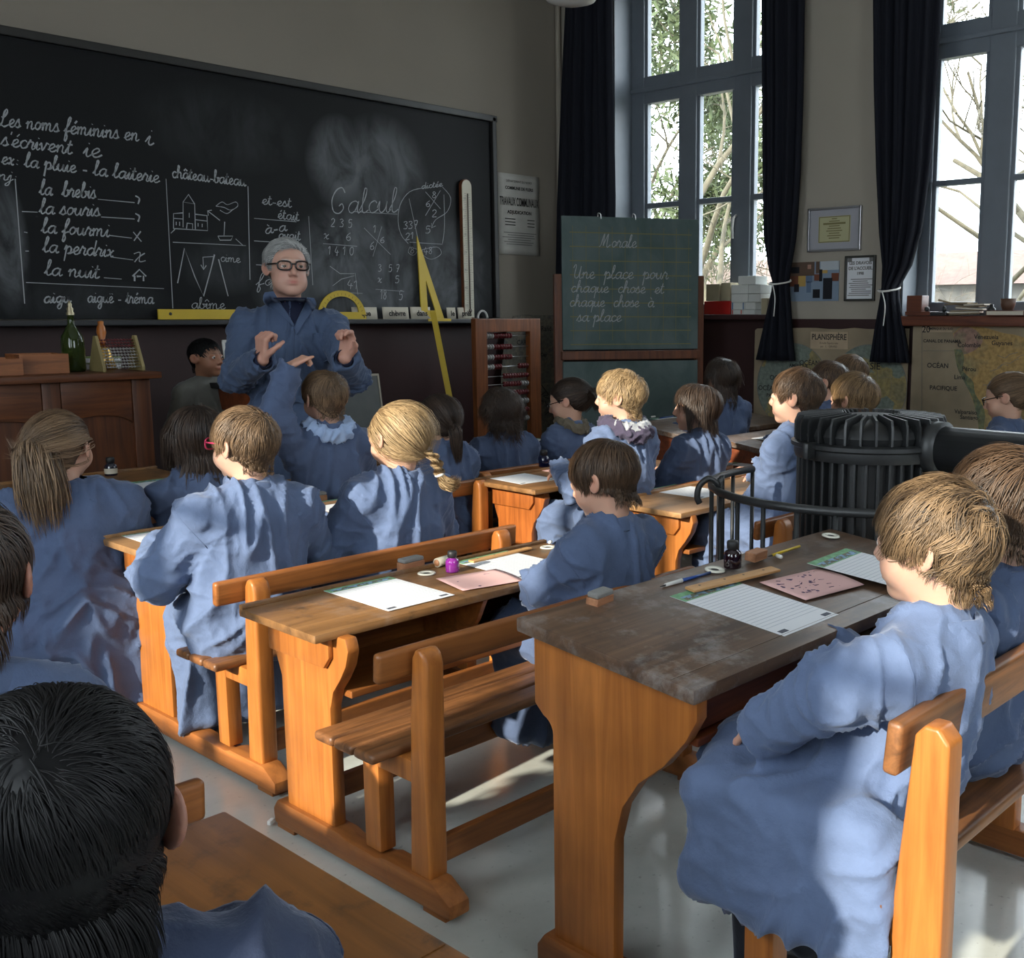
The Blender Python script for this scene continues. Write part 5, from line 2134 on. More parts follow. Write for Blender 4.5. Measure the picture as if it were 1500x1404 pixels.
# coat front edge, pocket and shirt cuffs
bm = nb()
tube(bm, [on_chest(431 - .2 * k, 482 + k * 6, .002) for k in range(14)], .0028, 6)
obj('coat_edge', bm, M_coat, T['root'], smooth=True)
bm = nb()
for e in ([(458, 489), (480, 491), (481, 527), (459, 524), (458, 489)],):
    tube(bm, [on_chest(x, y, .001) for x, y in smooth_path(e, 3)], .0022, 6)
obj('pocket_seam', bm, M_coat, T['root'], smooth=True)
for sd in (-1, 1):
    E, W_ = T['arms'][sd]
    f = unit(W_ - E)
    bm = nb()
    tube(bm, [Vector(W_ - f * .05 - T['base']), Vector(W_ + f * .022 - T['base'])], .036, 16, cap=False)
    o = obj('shirt_cuff', bm, M_navy, T['root'], smooth=True)
    o.modifiers.new('thick', 'SOLIDIFY').thickness = .003

# mannequin boy in a grey shirt
hM = np.array(atT(302, 524, 5.75))
Mq = person('painted mannequin boy with black moulded hair and grey shirt, behind the dark-bobbed girl', hM, 160, (hM[0], hM[1]), 182, seat=.62, stand=True, s=.98,
            hair=dict(len=.03, nape=.014, lift=.005, jit=.04, clump=.3), hairc=H_BLACK, nstrand=1600, srad=.0014, armR=(hM + V3(-.20, -.02, -.36), hM + V3(-.23, -.06, -.56)), armL=(hM + V3(.20, -.04, -.36), hM + V3(.22, -.08, -.56)),
            mat=M_grey, name='mannequin', group=None, seed=51, skin=(.72, .58, .48), hem=.50, wr=.5, cat='mannequin', shoulder=.13, bulk=.95)
bm = nb()
mb = Vector(Mq['base'])
c = Vector(Mq['nb']) - mb
for sx in (-1, 1):
    pass
# ------------------------------------------------------------------ chalk handwriting: single-stroke letters, x-height 1, baseline 0
GL = {
 'a': (1.15, [[(.95, .75), (.7, 1), (.3, .85), (.1, .4), (.3, .03), (.65, .15), (.92, .8)], [(.95, 1), (.88, .3), (1.0, .0), (1.25, .2)]]),
 'b': (.95, [[(-.1, .15), (.3, 1.1), (.42, 1.9), (.25, 2.05), (.15, 1.5), (.15, .3), (.4, 0), (.72, .2), (.75, .65), (.55, .85), (1.05, .8)]]),
 'c': (.85, [[(.75, .8), (.55, 1), (.2, .8), (.1, .4), (.3, .02), (.6, .05), (.9, .3)]]),
 'd': (1.15, [[(.9, .75), (.65, 1), (.25, .8), (.1, .4), (.3, .03), (.65, .15), (.92, .9)], [(1.0, 2.05), (.9, .3), (1.02, 0), (1.25, .2)]]),
 'e': (.85, [[(-.05, .2), (.4, .45), (.65, .75), (.5, 1), (.2, .8), (.1, .4), (.3, .02), (.6, .05), (.9, .3)]]),
 'f': (.75, [[(-.1, .2), (.35, .9), (.62, 1.8), (.5, 2.1), (.3, 1.6), (.2, .3), (.1, -.8), (.25, -1.0), (.4, -.5), (.25, .1), (.75, .35)]]),
 'g': (1.1, [[(.9, .75), (.65, 1), (.25, .8), (.12, .4), (.35, .05), (.7, .25), (.92, .9)], [(.95, 1), (.8, -.6), (.5, -1.0), (.25, -.7), (.6, -.2), (1.2, .25)]]),
 'h': (1.1, [[(-.1, .15), (.35, 1.1), (.45, 1.9), (.28, 2.05), (.18, 1.3), (.12, 0)], [(.14, .5), (.5, .98), (.75, .8), (.75, .2), (.9, .0), (1.2, .25)]]),
 'i': (.55, [[(-.05, .3), (.25, .95), (.2, .25), (.35, 0), (.6, .25)], [(.3, 1.45), (.34, 1.52)]]),
 'j': (.6, [[(-.05, .3), (.3, .95), (.2, -.6), (-.05, -1.0), (-.2, -.7), (.6, .25)], [(.33, 1.45), (.37, 1.52)]]),
 'l': (.65, [[(-.1, .2), (.3, 1.1), (.45, 1.9), (.28, 2.05), (.17, 1.4), (.15, .3), (.35, 0), (.7, .25)]]),
 'm': (1.6, [[(-.05, .6), (.18, .98), (.15, 0)], [(.15, .5), (.45, .98), (.62, .8), (.6, 0)], [(.6, .5), (.92, .98), (1.1, .8), (1.1, .2), (1.3, 0), (1.6, .25)]]),
 'n': (1.1, [[(-.05, .6), (.18, .98), (.15, 0)], [(.15, .5), (.5, .98), (.7, .8), (.68, .2), (.85, 0), (1.15, .25)]]),
 'o': (.95, [[(.6, 1), (.25, .85), (.1, .4), (.35, .02), (.7, .3), (.75, .75), (.5, 1), (.7, .8), (1.0, .85)]]),
 'p': (1.0, [[(-.05, .5), (.2, 1.1), (.1, -1.0)], [(.18, .6), (.5, 1), (.78, .7), (.7, .2), (.4, .02), (.7, .05), (1.05, .3)]]),
 'q': (1.1, [[(.9, .75), (.65, 1), (.25, .8), (.12, .4), (.35, .05), (.7, .25), (.92, .9)], [(.95, 1), (.85, -1.0)], [(.85, -.2), (1.15, .25)]]),
 'r': (.8, [[(-.1, .2), (.2, 1.0), (.3, 1.12), (.35, .9), (.6, .85), (.5, .2), (.65, 0), (.9, .25)]]),
 's': (.75, [[(-.1, .1), (.35, 1.1), (.42, .8), (.6, .3), (.4, .02), (.1, .1)], [(.4, .03), (.8, .25)]]),
 't': (.65, [[(-.1, .2), (.3, 1.2), (.32, 1.7), (.2, .3), (.38, 0), (.7, .25)], [(.05, 1.15), (.6, 1.2)]]),
 'u': (1.1, [[(-.05, .4), (.15, .95), (.12, .3), (.35, 0), (.65, .3), (.78, .95)], [(.78, .95), (.75, .25), (.9, 0), (1.15, .25)]]),
 'v': (.95, [[(-.05, .6), (.15, .95), (.3, 0), (.65, .8), (.7, 1), (1.0, .85)]]),
 'x': (.95, [[(.0, .8), (.2, .98), (.35, .5), (.5, .02), (.75, .15)], [(.7, .9), (.4, .5), (.05, .05)]]),
 'L': (1.3, [[(.2, 1.2), (.5, 1.1), (.9, 1.8), (.75, 2.2), (.5, 1.7), (.4, .5), (.1, .05), (.2, .2), (.7, -.05), (1.2, .2)]]),
 'M': (2.2, [[(.0, .1), (.3, .3), (.65, 2.0), (.75, 1.9), (.75, .2)], [(.75, .4), (1.3, 1.95), (1.4, 1.9), (1.35, .3), (1.55, .0), (2.0, .4)]]),
 'U': (1.5, [[(.0, 1.6), (.2, 2.1), (.4, 1.9), (.3, .6), (.55, .05), (.95, .4), (1.15, 1.9)], [(1.15, 1.9), (1.1, .3), (1.3, 0), (1.55, .25)]]),
 'C': (1.5, [[(1.2, 1.7), (.9, 2.15), (.4, 1.9), (.1, 1.1), (.3, .2), (.8, .0), (1.15, .4), (1.0, .8), (.75, .6)]]),
 'A': (1.0, [[(.0, .0), (.0, .8), (.45, 1.25), (.9, .8), (.9, 0)], [(.0, .45), (.9, .45)], [(-.15, .7), (.45, 1.3), (1.05, .7)]]),
 '0': (.9, [[(.45, 1.5), (.1, 1.1), (.15, .3), (.45, 0), (.75, .4), (.75, 1.2), (.45, 1.5)]]),
 '1': (.6, [[(.05, 1.1), (.35, 1.5), (.33, 0)]]),
 '2': (.9, [[(.1, 1.2), (.35, 1.5), (.7, 1.3), (.6, .8), (.1, .05), (.8, .05)]]),
 '3': (.9, [[(.1, 1.35), (.45, 1.5), (.7, 1.2), (.4, .85), (.75, .55), (.6, .1), (.1, .1)]]),
 '4': (.9, [[(.4, 1.5), (.1, .5), (.8, .5)], [(.55, .9), (.5, -.2)]]),
 '5': (.9, [[(.75, 1.5), (.25, 1.5), (.2, .9), (.6, .95), (.75, .5), (.5, .05), (.1, .1)]]),
 '6': (.9, [[(.65, 1.45), (.25, 1.0), (.1, .4), (.4, 0), (.72, .35), (.5, .75), (.15, .5)]]),
 '7': (.9, [[(.1, 1.5), (.75, 1.5), (.35, 0)], [(.25, .8), (.7, .8)]]),
 '8': (.9, [[(.6, 1.2), (.4, 1.5), (.15, 1.2), (.65, .5), (.45, 0), (.12, .35), (.65, 1.2)]]),
 '_': (1.0, [[(0, .02), (1.0, .02)]]), '-': (.8, [[(.1, .45), (.65, .45)]]), '.': (.4, [[(.15, .02), (.2, .08)]]),
 ':': (.5, [[(.2, .15), (.23, .22)], [(.22, .7), (.25, .77)]]), "'": (.35, [[(.2, 1.9), (.12, 1.5)]]), ' ': (.75, []),
}
ACC = {'é': ('e', [[(.45, 1.35), (.7, 1.7)]]), 'è': ('e', [[(.6, 1.35), (.35, 1.7)]]), 'ê': ('e', [[(.2, 1.3), (.45, 1.6), (.7, 1.3)]]), 'ë': ('e', [[(.2, 1.4), (.24, 1.47)], [(.6, 1.4), (.64, 1.47)]]),
       'à': ('a', [[(.6, 1.3), (.3, 1.65)]]), 'â': ('a', [[(.2, 1.3), (.5, 1.6), (.8, 1.3)]]), 'î': ('i', [[(-.05, 1.3), (.25, 1.65), (.55, 1.3)]])}
for k_, (b_, ex) in ACC.items():
    GL[k_] = (GL[b_][0], (GL[b_][1][:1] if b_ == 'i' else GL[b_][1]) + ex)


class Chalk:
    """chalk strokes laid on a board plane through p0 with normal n; coordinates are measured photo pixels"""

    def __init__(self, p0, n, back):
        self.p0, self.n = Vector(p0), Vector(n).normalized()
        self.bm = nb()
        self.back = back
        self.rng = random.Random(4)

    def at(self, x, y):
        return atPlane(x, y, self.p0, self.n) + self.n * .0015

    def stroke(self, pts, w=.006, sm=True):
        P = [np.array(p, float) for p in pts]
        if sm and len(P) > 2:
            P = smooth_path(P, 4)
        Q = [self.at(*p) for p in P]
        L = []
        w = w * .78
        for i, q in enumerate(Q):
            d = Q[min(i + 1, len(Q) - 1)] - Q[max(i - 1, 0)]
            if d.length < 1e-6:
                d = Vector((0, 0, 1))
            s = d.normalized().cross(self.n) * (w * .5 * self.rng.uniform(.55, 1.1))
            L.append((self.bm.verts.new(q - s), self.bm.verts.new(q + s)))
        for a, b in zip(L, L[1:]):
            try:
                self.bm.faces.new((a[0], a[1], b[1], b[0]))
            except ValueError:
                pass

    def text(self, s, x0, y0, x1, y1, xh, w=.006, slant=.22):
        """s written from (x0,y0) to (x1,y1) along the baseline, letters xh pixels high"""
        tot = sum(GL[c][0] for c in s)
        ux, uy = (x1 - x0) / tot, (y1 - y0) / tot
        cur = 0
        for c in s:
            adv, strokes = GL[c]
            for st in strokes:
                pts = []
                for (gx, gy) in st:
                    t = cur + gx + slant * gy * xh / max(abs(ux), 1) * .6
                    pts.append((x0 + ux * t, y0 + uy * t - gy * xh))
                self.stroke(pts, w)
            cur += adv

    def done(self, name, mat, parent, o):
        for v in self.bm.verts:
            v.co -= Vector(o)
        return obj(name, self.bm, mat, parent)


M_chalk = plain('chalk', (.33, .34, .35, 1), rough=.95, spec=.1)
M_chalk_y = plain('yellow_board_line', (.17, .15, .06, 1), rough=.9)


def board_mat(name, c, smears, dust=(.16, .17, .18, 1), rough=.55, axes='XZ', amt=.55):
    """board paint with wiped chalk dust at the given spots (object coordinates)"""
    m, nt, b = new_mat(name)
    tc = N(nt, 'ShaderNodeTexCoord')
    no = N(nt, 'ShaderNodeTexNoise')
    no.inputs['Scale'].default_value = 4.5
    no.inputs['Detail'].default_value = 8
    no.inputs['Roughness'].default_value = .6
    no.inputs['Distortion'].default_value = .8
    mp0 = N(nt, 'ShaderNodeMapping')
    mp0.inputs['Scale'].default_value = (1.0, 1, .55)
    nt.links.new(tc.outputs['Object'], mp0.inputs['Vector'])
    nt.links.new(mp0.outputs[0], no.inputs['Vector'])
    acc = None
    for (cx_, cz_, rx, rz, st) in smears:
        mp = N(nt, 'ShaderNodeMapping')
        mp.vector_type = 'TEXTURE'
        mp.inputs['Location'].default_value = (cx_, 0, cz_) if axes == 'XZ' else (0, cx_, cz_)
        mp.inputs['Scale'].default_value = (rx, 100, rz) if axes == 'XZ' else (100, rx, rz)
        nt.links.new(tc.outputs['Object'], mp.inputs['Vector'])
        ln = N(nt, 'ShaderNodeVectorMath', operation='LENGTH')
        nt.links.new(mp.outputs[0], ln.inputs[0])
        r = N(nt, 'ShaderNodeMapRange')
        r.inputs[1].default_value, r.inputs[2].default_value = 1.15, .55
        r.inputs[3].default_value, r.inputs[4].default_value = 0, st
        nt.links.new(ln.outputs['Value'], r.inputs[0])
        if acc is None:
            acc = r.outputs[0]
        else:
            mx = N(nt, 'ShaderNodeMath', operation='MAXIMUM')
            nt.links.new(acc, mx.inputs[0])
            nt.links.new(r.outputs[0], mx.inputs[1])
            acc = mx.outputs[0]
    rn = N(nt, 'ShaderNodeMapRange')
    rn.inputs[1].default_value, rn.inputs[2].default_value = .36, .62
    rn.inputs[3].default_value, rn.inputs[4].default_value = .12, 1
    nt.links.new(no.outputs['Fac'], rn.inputs[0])
    mu = N(nt, 'ShaderNodeMath', operation='MULTIPLY')
    nt.links.new(rn.outputs[0], mu.inputs[0])
    if acc is None:
        mu.inputs[1].default_value = amt
    else:
        nt.links.new(acc, mu.inputs[1])
    m4 = N(nt, 'ShaderNodeMixRGB')
    nt.links.new(mu.outputs[0], m4.inputs[0])
    m4.inputs[1].default_value = c
    m4.inputs[2].default_value = dust
    nt.links.new(m4.outputs[0], b.inputs['Base Color'])
    b.inputs['Roughness'].default_value = rough
    b.inputs['Specular IOR Level'].default_value = .18
    return m


# ---- big blackboard on the front wall
YBD = YW - .045
tr = atY(723, 172, YBD)
br_ = atY(730, 468, YBD)
tl = atY(0, 41, YBD)
BL, BRX, BT, BB = .9, (tr.x + br_.x) / 2, (tr.z + tl.z) / 2, br_.z + .01
BO = Vector((BRX, YBD, BB))


def bpx(x, y):
    p = atY(x, y, YBD) - BO
    return p.x, p.z


sm = []
for (x, y, rx, ry, st) in ((10, 360, 30, 95, .8), (560, 250, 60, 75, .6), (530, 400, 90, 95, .75), (500, 240, 45, 65, .7), (640, 400, 75, 85, .5), (330, 390, 60, 40, .16), (440, 430, 60, 40, .4), (330, 190, 110, 60, .10), (120, 440, 120, 30, .12)):
    c = bpx(x, y)
    e = bpx(x + rx, y)
    f = bpx(x, y - ry)
    sm.append((c[0], c[1], abs(e[0] - c[0]), abs(f[1] - c[1]), st))
M_bboard = board_mat('blackboard_paint', (.0045, .0048, .0056, 1), sm)
t = thing('blackboard', 'long blackboard covered in French chalk lessons behind the teacher', 'blackboard', tuple(BO))
bm = nb()
box(bm, (-(BRX - BL) / 2, .016, (BT - BB) / 2), (BRX - BL, .03, BT - BB))
obj('panel', bm, M_bboard, t)
bm = nb()
fw_ = .045
box(bm, (-(BRX - BL) / 2, .005, BT - BB - fw_ / 2 + .01), (BRX - BL + .02, .06, fw_), .006)
box(bm, (-.018, .005, (BT - BB) / 2), (.04, .06, BT - BB), .006)
obj('frame', bm, plain('board_frame', (.012, .011, .010, 1), .45), t)
bm = nb()
box(bm, (-(BRX - BL) / 2, -.055, -.022), (BRX - BL, .16, .03), .006)
obj('chalk_tray', bm, plain('tray_paint', (.016, .016, .018, 1), .5), t)
ch = Chalk((BRX, YBD, BB), (0, -1, 0), None)
W1 = .011
for s, x0, y0, x1, y1, xh in (("Les noms féminins en", -2, 184, 203, 207, 11.5), ("i", 213, 212, 224, 213, 14), ("s'écrivent", 2, 213, 105, 226, 11.5), ("ie", 122, 229, 148, 231, 13), ("ex: la pluie - la laiterie", 2, 240, 233, 268, 10.5),
                            ("la  brebis", 58, 285, 140, 291, 11), ("la souris", 58, 313, 146, 317, 11), ("la fourmi", 61, 341, 160, 347, 11), ("la perdrix", 63, 369, 168, 377, 11), ("la nuit", 66, 403, 145, 408, 11)):
    ch.text(s, x0, y0, x1, y1, xh, W1)
ch.text("conj:", -28, 262, 26, 265, 8, .009)
ch.text("aigu", 64, 444, 104, 443, 9, .012, 0)
ch.text("aiguë - tréma", 128, 443, 225, 445, 9, .010, 0)
ch.text("château-bateau", 252, 260, 360, 273, 9, .011, 0)
ch.text("et-est", 384, 299, 427, 304, 7.5, .009, 0)
ch.text("était", 407, 320, 438, 324, 7.5, .009, 0)
ch.text("à-a", 388, 343, 420, 338, 8, .010, 0)
ch.text("avait", 408, 350, 440, 352, 7.5, .009, 0)
ch.text("où", 389, 372, 404, 373, 8, .008, 0) if 'ù' in GL else ch.text("ou", 389, 372, 404, 373, 8, .008, 0)
ch.text("fo", 376, 419, 400, 418, 9, .008, .2)
ch.text("Calcul", 483, 313, 582, 311, 17.5, .010, .12)
ch.text("cime", 323, 383, 352, 385, 6.5, .007, 0)
ch.text("abîme", 280, 452, 330, 453, 8, .007, 0)
for s, x0, y0, x1, y1, xh in (("2 3 5", 484, 332, 516, 334, 8), ("x   6", 474, 350, 515, 353, 8), ("1 4 1 0", 480, 373, 518, 374, 8), ("337", 590, 336, 612, 335, 7.5), ("21", 593, 352, 606, 350, 6.5), ("5", 622, 342, 631, 342, 7), ("2", 632, 318, 640, 318, 7), ("6", 623, 303, 631, 303, 6), ("8", 632, 290, 640, 290, 6), ("6", 541, 366, 549, 366, 8), ("6", 556, 356, 564, 356, 6), ("1", 546, 341, 551, 341, 7), ("8", 600, 371, 608, 371, 6), ("48", 620, 372, 634, 372, 6.5),
                            ("3  5 7", 553, 398, 585, 399, 7), ("x   5", 553, 414, 585, 415, 7), ("18   5", 556, 438, 590, 440, 9), ("41", 508, 421, 524, 424, 8), ("dictée", 617, 277, 648, 273, 4.5)):
    ch.text(s, x0, y0, x1, y1, xh, .0075, .1)
Ls = [[(143, 292), (197, 297)], [(148, 318), (197, 321)], [(160, 345), (193, 349)], [(165, 377), (195, 381)], [(152, 407), (178, 409)], [(32, 310), (55, 311)], [(35, 340), (40, 341)], [(37, 368), (42, 368)], [(38, 414), (240, 423)],
      [(22, 262), (36, 445)], [(243, 262), (253, 452)], [(363, 273), (366, 410)], [(253, 355), (360, 360)], [(372, 320), (434, 325)], [(372, 353), (436, 357)], [(375, 388), (395, 389)], [(452, 317), (458, 418)],
      [(473, 357), (523, 361)], [(533, 334), (572, 373)], [(559, 332), (546, 376)], [(623, 281), (645, 306)], [(645, 279), (623, 316)], [(599, 291), (612, 350)], [(600, 355), (648, 358)], [(483, 390), (498, 401), (519, 401)], [(487, 419), (500, 409), (519, 404)], [(511, 429), (531, 430)], [(550, 424), (592, 427)], [(520, 400), (524, 432)], [(517, 310), (582, 314)]]
for l in Ls:
    ch.stroke(l, .006, False)
ch.stroke([(648, 274), (660, 290), (655, 310), (638, 322), (632, 334)], .006)
ch.stroke([(632, 327), (632, 334), (638, 331)], .006, False)
ch.stroke([(622, 275), (600, 281), (586, 300), (583, 325), (588, 345), (598, 357)], .006)
ch.stroke([(650, 285), (651, 330), (648, 357)], .006)
ch.stroke([(618, 366), (640, 362), (646, 372), (632, 380), (620, 374), (618, 366)], .005)
ch.stroke([(600, 362), (611, 366), (606, 374), (598, 370), (600, 362)], .005)
# castle, cloud, boat, arrow, peaks, symbols
for l in ([(254, 335), (254, 313), (268, 312)], [(254, 335), (304, 338), (303, 316), (286, 314)], [(254, 320), (268, 321)], [(286, 322), (303, 324)], [(268, 333), (268, 296), (285, 299), (286, 336)], [(268, 296), (276, 285), (285, 299)], [(273, 335), (274, 327), (282, 328), (282, 336)], [(277, 312), (277, 319)], [(258, 325), (258, 330)], [(263, 325), (263, 331)], [(290, 327), (290, 332)], [(296, 328), (296, 333)], [(304, 309), (322, 323)], [(310, 308), (304, 309), (305, 316)],
          [(319, 346), (322, 352), (338, 352), (341, 346), (319, 346)], [(328, 345), (329, 325)], [(345, 350), (356, 360)], [(250, 342), (256, 336)]):
    ch.stroke(l, .0075, False)
ch.stroke([(316, 302), (325, 296), (333, 300), (345, 296), (348, 302), (338, 308), (328, 304), (316, 302)], .006)
ch.stroke([(322, 308), (332, 313), (340, 308)], .006)
ch.stroke([(260, 415), (270, 364), (285, 405), (298, 434), (310, 390), (314, 373)], .012, False)
ch.stroke([(320, 380), (334, 434)], .010, False)
ch.stroke([(312, 376), (297, 377), (298, 394)], .008, False)
ch.stroke([(294, 388), (298, 395), (302, 389)], .008, False)
for y in (297, 323):
    ch.stroke([(198, y - 10), (204, y - 6), (202, y + 2)], .013)
ch.stroke([(195, 340), (207, 354)], .010, False)
ch.stroke([(206, 339), (196, 353)], .010, False)
ch.stroke([(196, 372), (205, 370), (204, 383), (213, 382)], .008)
ch.stroke([(212, 371), (203, 377), (197, 384)], .008)
for l in ([(194, 405), (204, 395), (214, 405)], [(197, 404), (197, 412)], [(210, 404), (210, 412)], [(200, 405), (207, 405)]):
    ch.stroke(l, .013, False)
ch.done('chalk_writing', M_chalk, t, BO)

# ---- green easel board in the corner
nE = Vector(_rt)
pA, pB = atT(822, 316, 6.72), atT(1023, 322, 7.0)
dirE = (pB - pA)
dirE.z = 0
dirE.normalize()
nEz = Vector((dirE.y, -dirE.x, 0))
if nEz.dot(Vector(_C) - pA) < 0:
    nEz = -nEz
tilt = Matrix.Rotation(0, 3, 'X')
EW = ((pB - pA).length)
mid = (pA + pB) / 2
zt_ = mid.z
zb_ = atPlane(922, 512, pA, nEz).z
ang = math.atan2(dirE.y, dirE.x)
t = thing('easel_blackboard', 'green easel board with the Morale lesson in the corner by the window', 'easel', (mid.x, mid.y, 0), ang)
M_green = board_mat('green_board_paint', (.055, .085, .080, 1), [], dust=(.13, .16, .16, 1), amt=.6, rough=.7)
M_easel = wood('easel_wood', rgb((66, 34, 18)), rgb((112, 62, 34)), 'Z', .5)
bm = nb()
box(bm, (0, 0, (zt_ + zb_) / 2), (EW, .018, zt_ - zb_), .003)
obj('board', bm, M_green, t)
bm = nb()
zb2 = zb_ - .075
box(bm, (0, 0, (zb2 + .35) / 2), (EW, .018, zb2 - .35), .003)
obj('lower_board', bm, M_green, t)
for sx in (-1, 1):
    bm = nb()
    box(bm, (sx * (EW / 2 + .02), .028, (zt_ - .36) / 2), (.055, .04, zt_ - .36), .004)
    obj('post', bm, M_easel, t)
    bm = nb()
    box(bm, (sx * (EW / 2 + .02), .02, .03), (.07, .5, .06), .006)
    obj('foot', bm, M_easel, t)
bm = nb()
box(bm, (0, -.004, zb_ - .036), (EW + .02, .055, .055), .004)
box(bm, (0, .028, .32), (EW + .02, .035, .05), .004)
obj('ledge', bm, M_easel, t)
for x in (-.22, .01):
    bm = nb()
    tube(bm, smooth_path([(x, .012, zt_ - .01), (x, .0, zt_ + .022), (x + .012, -.012, zt_ + .014), (x + .016, -.013, zt_ - .014)]), .003, 6)
    obj('hook', bm, M_wire, t, smooth=True)
chE = Chalk(pA + nEz * .0125, nEz, None)
for s, x0, y0, x1, y1, xh in (("Morale", 877, 362, 932, 363, 9), ("Une  place  pour", 838, 408, 978, 409, 9.5), ("chaque  chose  et", 836, 428, 972, 430, 8.5), ("chaque  chose  à", 834, 449, 958, 450, 8.5), ("sa place", 845, 471, 910, 471, 8.5)):
    chE.text(s, x0, y0, x1, y1, xh, .0085, .25)
R4 = RZ(-ang)
for v in chE.bm.verts:
    v.co = R4 @ (v.co - Vector((mid.x, mid.y, 0)))
obj('chalk_writing', chE.bm, M_chalk, t)
bm = nb()
for k in range(9):
    z = zt_ - .10 - k * .088
    if z > zb_ + .02:
        box(bm, (0, -.0095, z), (EW - .10, .001, .006))
for k in range(10):
    x = -EW / 2 + .07 + k * (EW - .14) / 9
    box(bm, (x, -.0095, (zt_ + zb_) / 2), (.0025, .001, zt_ - zb_ - .12))
obj('ruled_lines', bm, M_chalk_y, t)
# ------------------------------------------------------------------ maps, posters and frames
def map_mat(name, sea, land, land2, scale=5, land_at=.5, lines=True):
    m, nt, b = new_mat(name)
    tc = N(nt, 'ShaderNodeTexCoord')
    n1 = N(nt, 'ShaderNodeTexNoise')
    n1.inputs['Scale'].default_value = scale
    n1.inputs['Detail'].default_value = 6
    nt.links.new(tc.outputs['Object'], n1.inputs['Vector'])
    cr = N(nt, 'ShaderNodeValToRGB')
    e = cr.color_ramp.elements
    e[0].position, e[0].color = land_at - .012, sea
    e[1].position, e[1].color = land_at + .012, land
    e2 = e.new(min(.95, land_at + .13))
    e2.color = land2
    nt.links.new(n1.outputs['Fac'], cr.inputs[0])
    n2 = N(nt, 'ShaderNodeTexNoise')
    n2.inputs['Scale'].default_value = 42
    n2.inputs['Detail'].default_value = 8
    nt.links.new(tc.outputs['Object'], n2.inputs['Vector'])
    r = N(nt, 'ShaderNodeMapRange')
    r.inputs[1].default_value, r.inputs[2].default_value = .35, .65
    r.inputs[3].default_value, r.inputs[4].default_value = .72, 1.16
    nt.links.new(n2.outputs['Fac'], r.inputs[0])
    mx = N(nt, 'ShaderNodeMixRGB', blend_type='MULTIPLY')
    mx.inputs[0].default_value = 1
    nt.links.new(cr.outputs[0], mx.inputs[1])
    nt.links.new(r.outputs[0], mx.inputs[2])
    nt.links.new(mx.outputs[0], b.inputs['Base Color'])
    b.inputs['Roughness'].default_value = .75
    return m


M_mappaper = plain('old_map_paper', (.26, .205, .135, 1), .85, var=.18, vscale=5)
M_ink = plain('printing_ink', (.018, .017, .016, 1), .8)
M_ink2 = plain('grey_printing', (.16, .155, .15, 1), .8)
M_hemi = map_mat('hemisphere_print', (.155, .185, .155, 1), (.28, .22, .085, 1), (.20, .17, .09, 1), 4.2, .53)
M_cartouche = plain('map_label_paper', (.40, .30, .20, 1), .85, var=.1)
UY, UZ = (0, -1, 0), (0, 0, 1)
xm = XW - .03
p0 = atX(1106, 484, xm)
p1 = atX(1332, 479, xm)
MO = Vector((xm, (p0.y + p1.y) / 2, p0.z))
t = thing('wall_map', 'old planisphere map with two hemispheres standing under the window wall', 'map', tuple(MO))
wm = (p0.y - p1.y) / 2
rng_ = random.Random(3)
edge = [(-wm, 0.0), (-wm * .97, .012)] + [(-wm + 2 * wm * k / 12, .02 + rng_.uniform(-.008, .004)) for k in range(1, 12)] + [(wm, .02), (wm * 1.0, -.35), (wm * .99, -.80), (-wm, -.80), (-wm * 1.005, -.4)]
bm = nb()
prism(bm, [(-a, b_) for a, b_ in edge], 'X', 0, .006)
obj('sheet', bm, M_mappaper, t)


def disc(bm, cx_, cy_, r, x, n=48, a0=0, a1=360, fx=None):
    vs = [bm.verts.new((x, cy_ + r * math.cos(k * 2 * math.pi / n), cx_ + r * math.sin(k * 2 * math.pi / n))) for k in range(n)]
    bm.faces.new(vs)


hc = []
for (xl, xr, yt) in ((1109, 1214, 503), (1217, 1328, 505)):
    a, b_, c = atX(xl, 590, xm), atX(xr, 590, xm), atX((xl + xr) / 2, yt, xm)
    r = abs(a.y - b_.y) / 2
    hc.append(((a.y + b_.y) / 2 - MO.y, c.z - r - MO.z, r))
bm = nb()
for (cy_, cz_, r) in hc:
    disc(bm, cz_, cy_, r, -.0012)
obj('hemisphere', bm, M_hemi, t)
bm = nb()
for (cy_, cz_, r) in hc:
    tube(bm, [(-.0015, cy_ + r * math.cos(k * .1309), cz_ + r * math.sin(k * .1309)) for k in range(48)], .0022, 4, closed=True)
    for f in (-.6, -.25, .25, .6):
        h = r * math.sqrt(1 - f * f)
        tube(bm, [(-.0015, cy_ - h, cz_ + f * r), (-.0015, cy_ + h, cz_ + f * r)], .0008, 4)
        tube(bm, [(-.0015, cy_ + f * r * math.cos(q * .19635 - 1.5708), cz_ + r * math.sin(q * .19635 - 1.5708)) for q in range(17)], .0008, 4)
obj('graticule', bm, M_ink2, t)
lt = atX(1188, 486, xm)
lb = atX(1242, 512, xm)
bm = nb()
box(bm, (-.002, (lt.y + lb.y) / 2 - MO.y, (lt.z + lb.z) / 2 - MO.z), (.003, abs(lt.y - lb.y), abs(lt.z - lb.z)))
obj('title_label', bm, M_cartouche, t)
bm = nb()
lc = ((lt.y + lb.y) / 2 - MO.y, (lt.z + lb.z) / 2 - MO.z)
put_text(bm, 'PLANISPHÈRE', .052, (-.0045, lc[0], lc[1] + .020), UY, UZ, bold=.001, xs=.83)
put_text(bm, 'Échelle Équatoriale', .018, (-.0045, lc[0], lc[1] - .018), UY, UZ)
put_text(bm, 'par   L.  GIRARD', .018, (-.0045, lc[0], lc[1] - .040), UY, UZ)
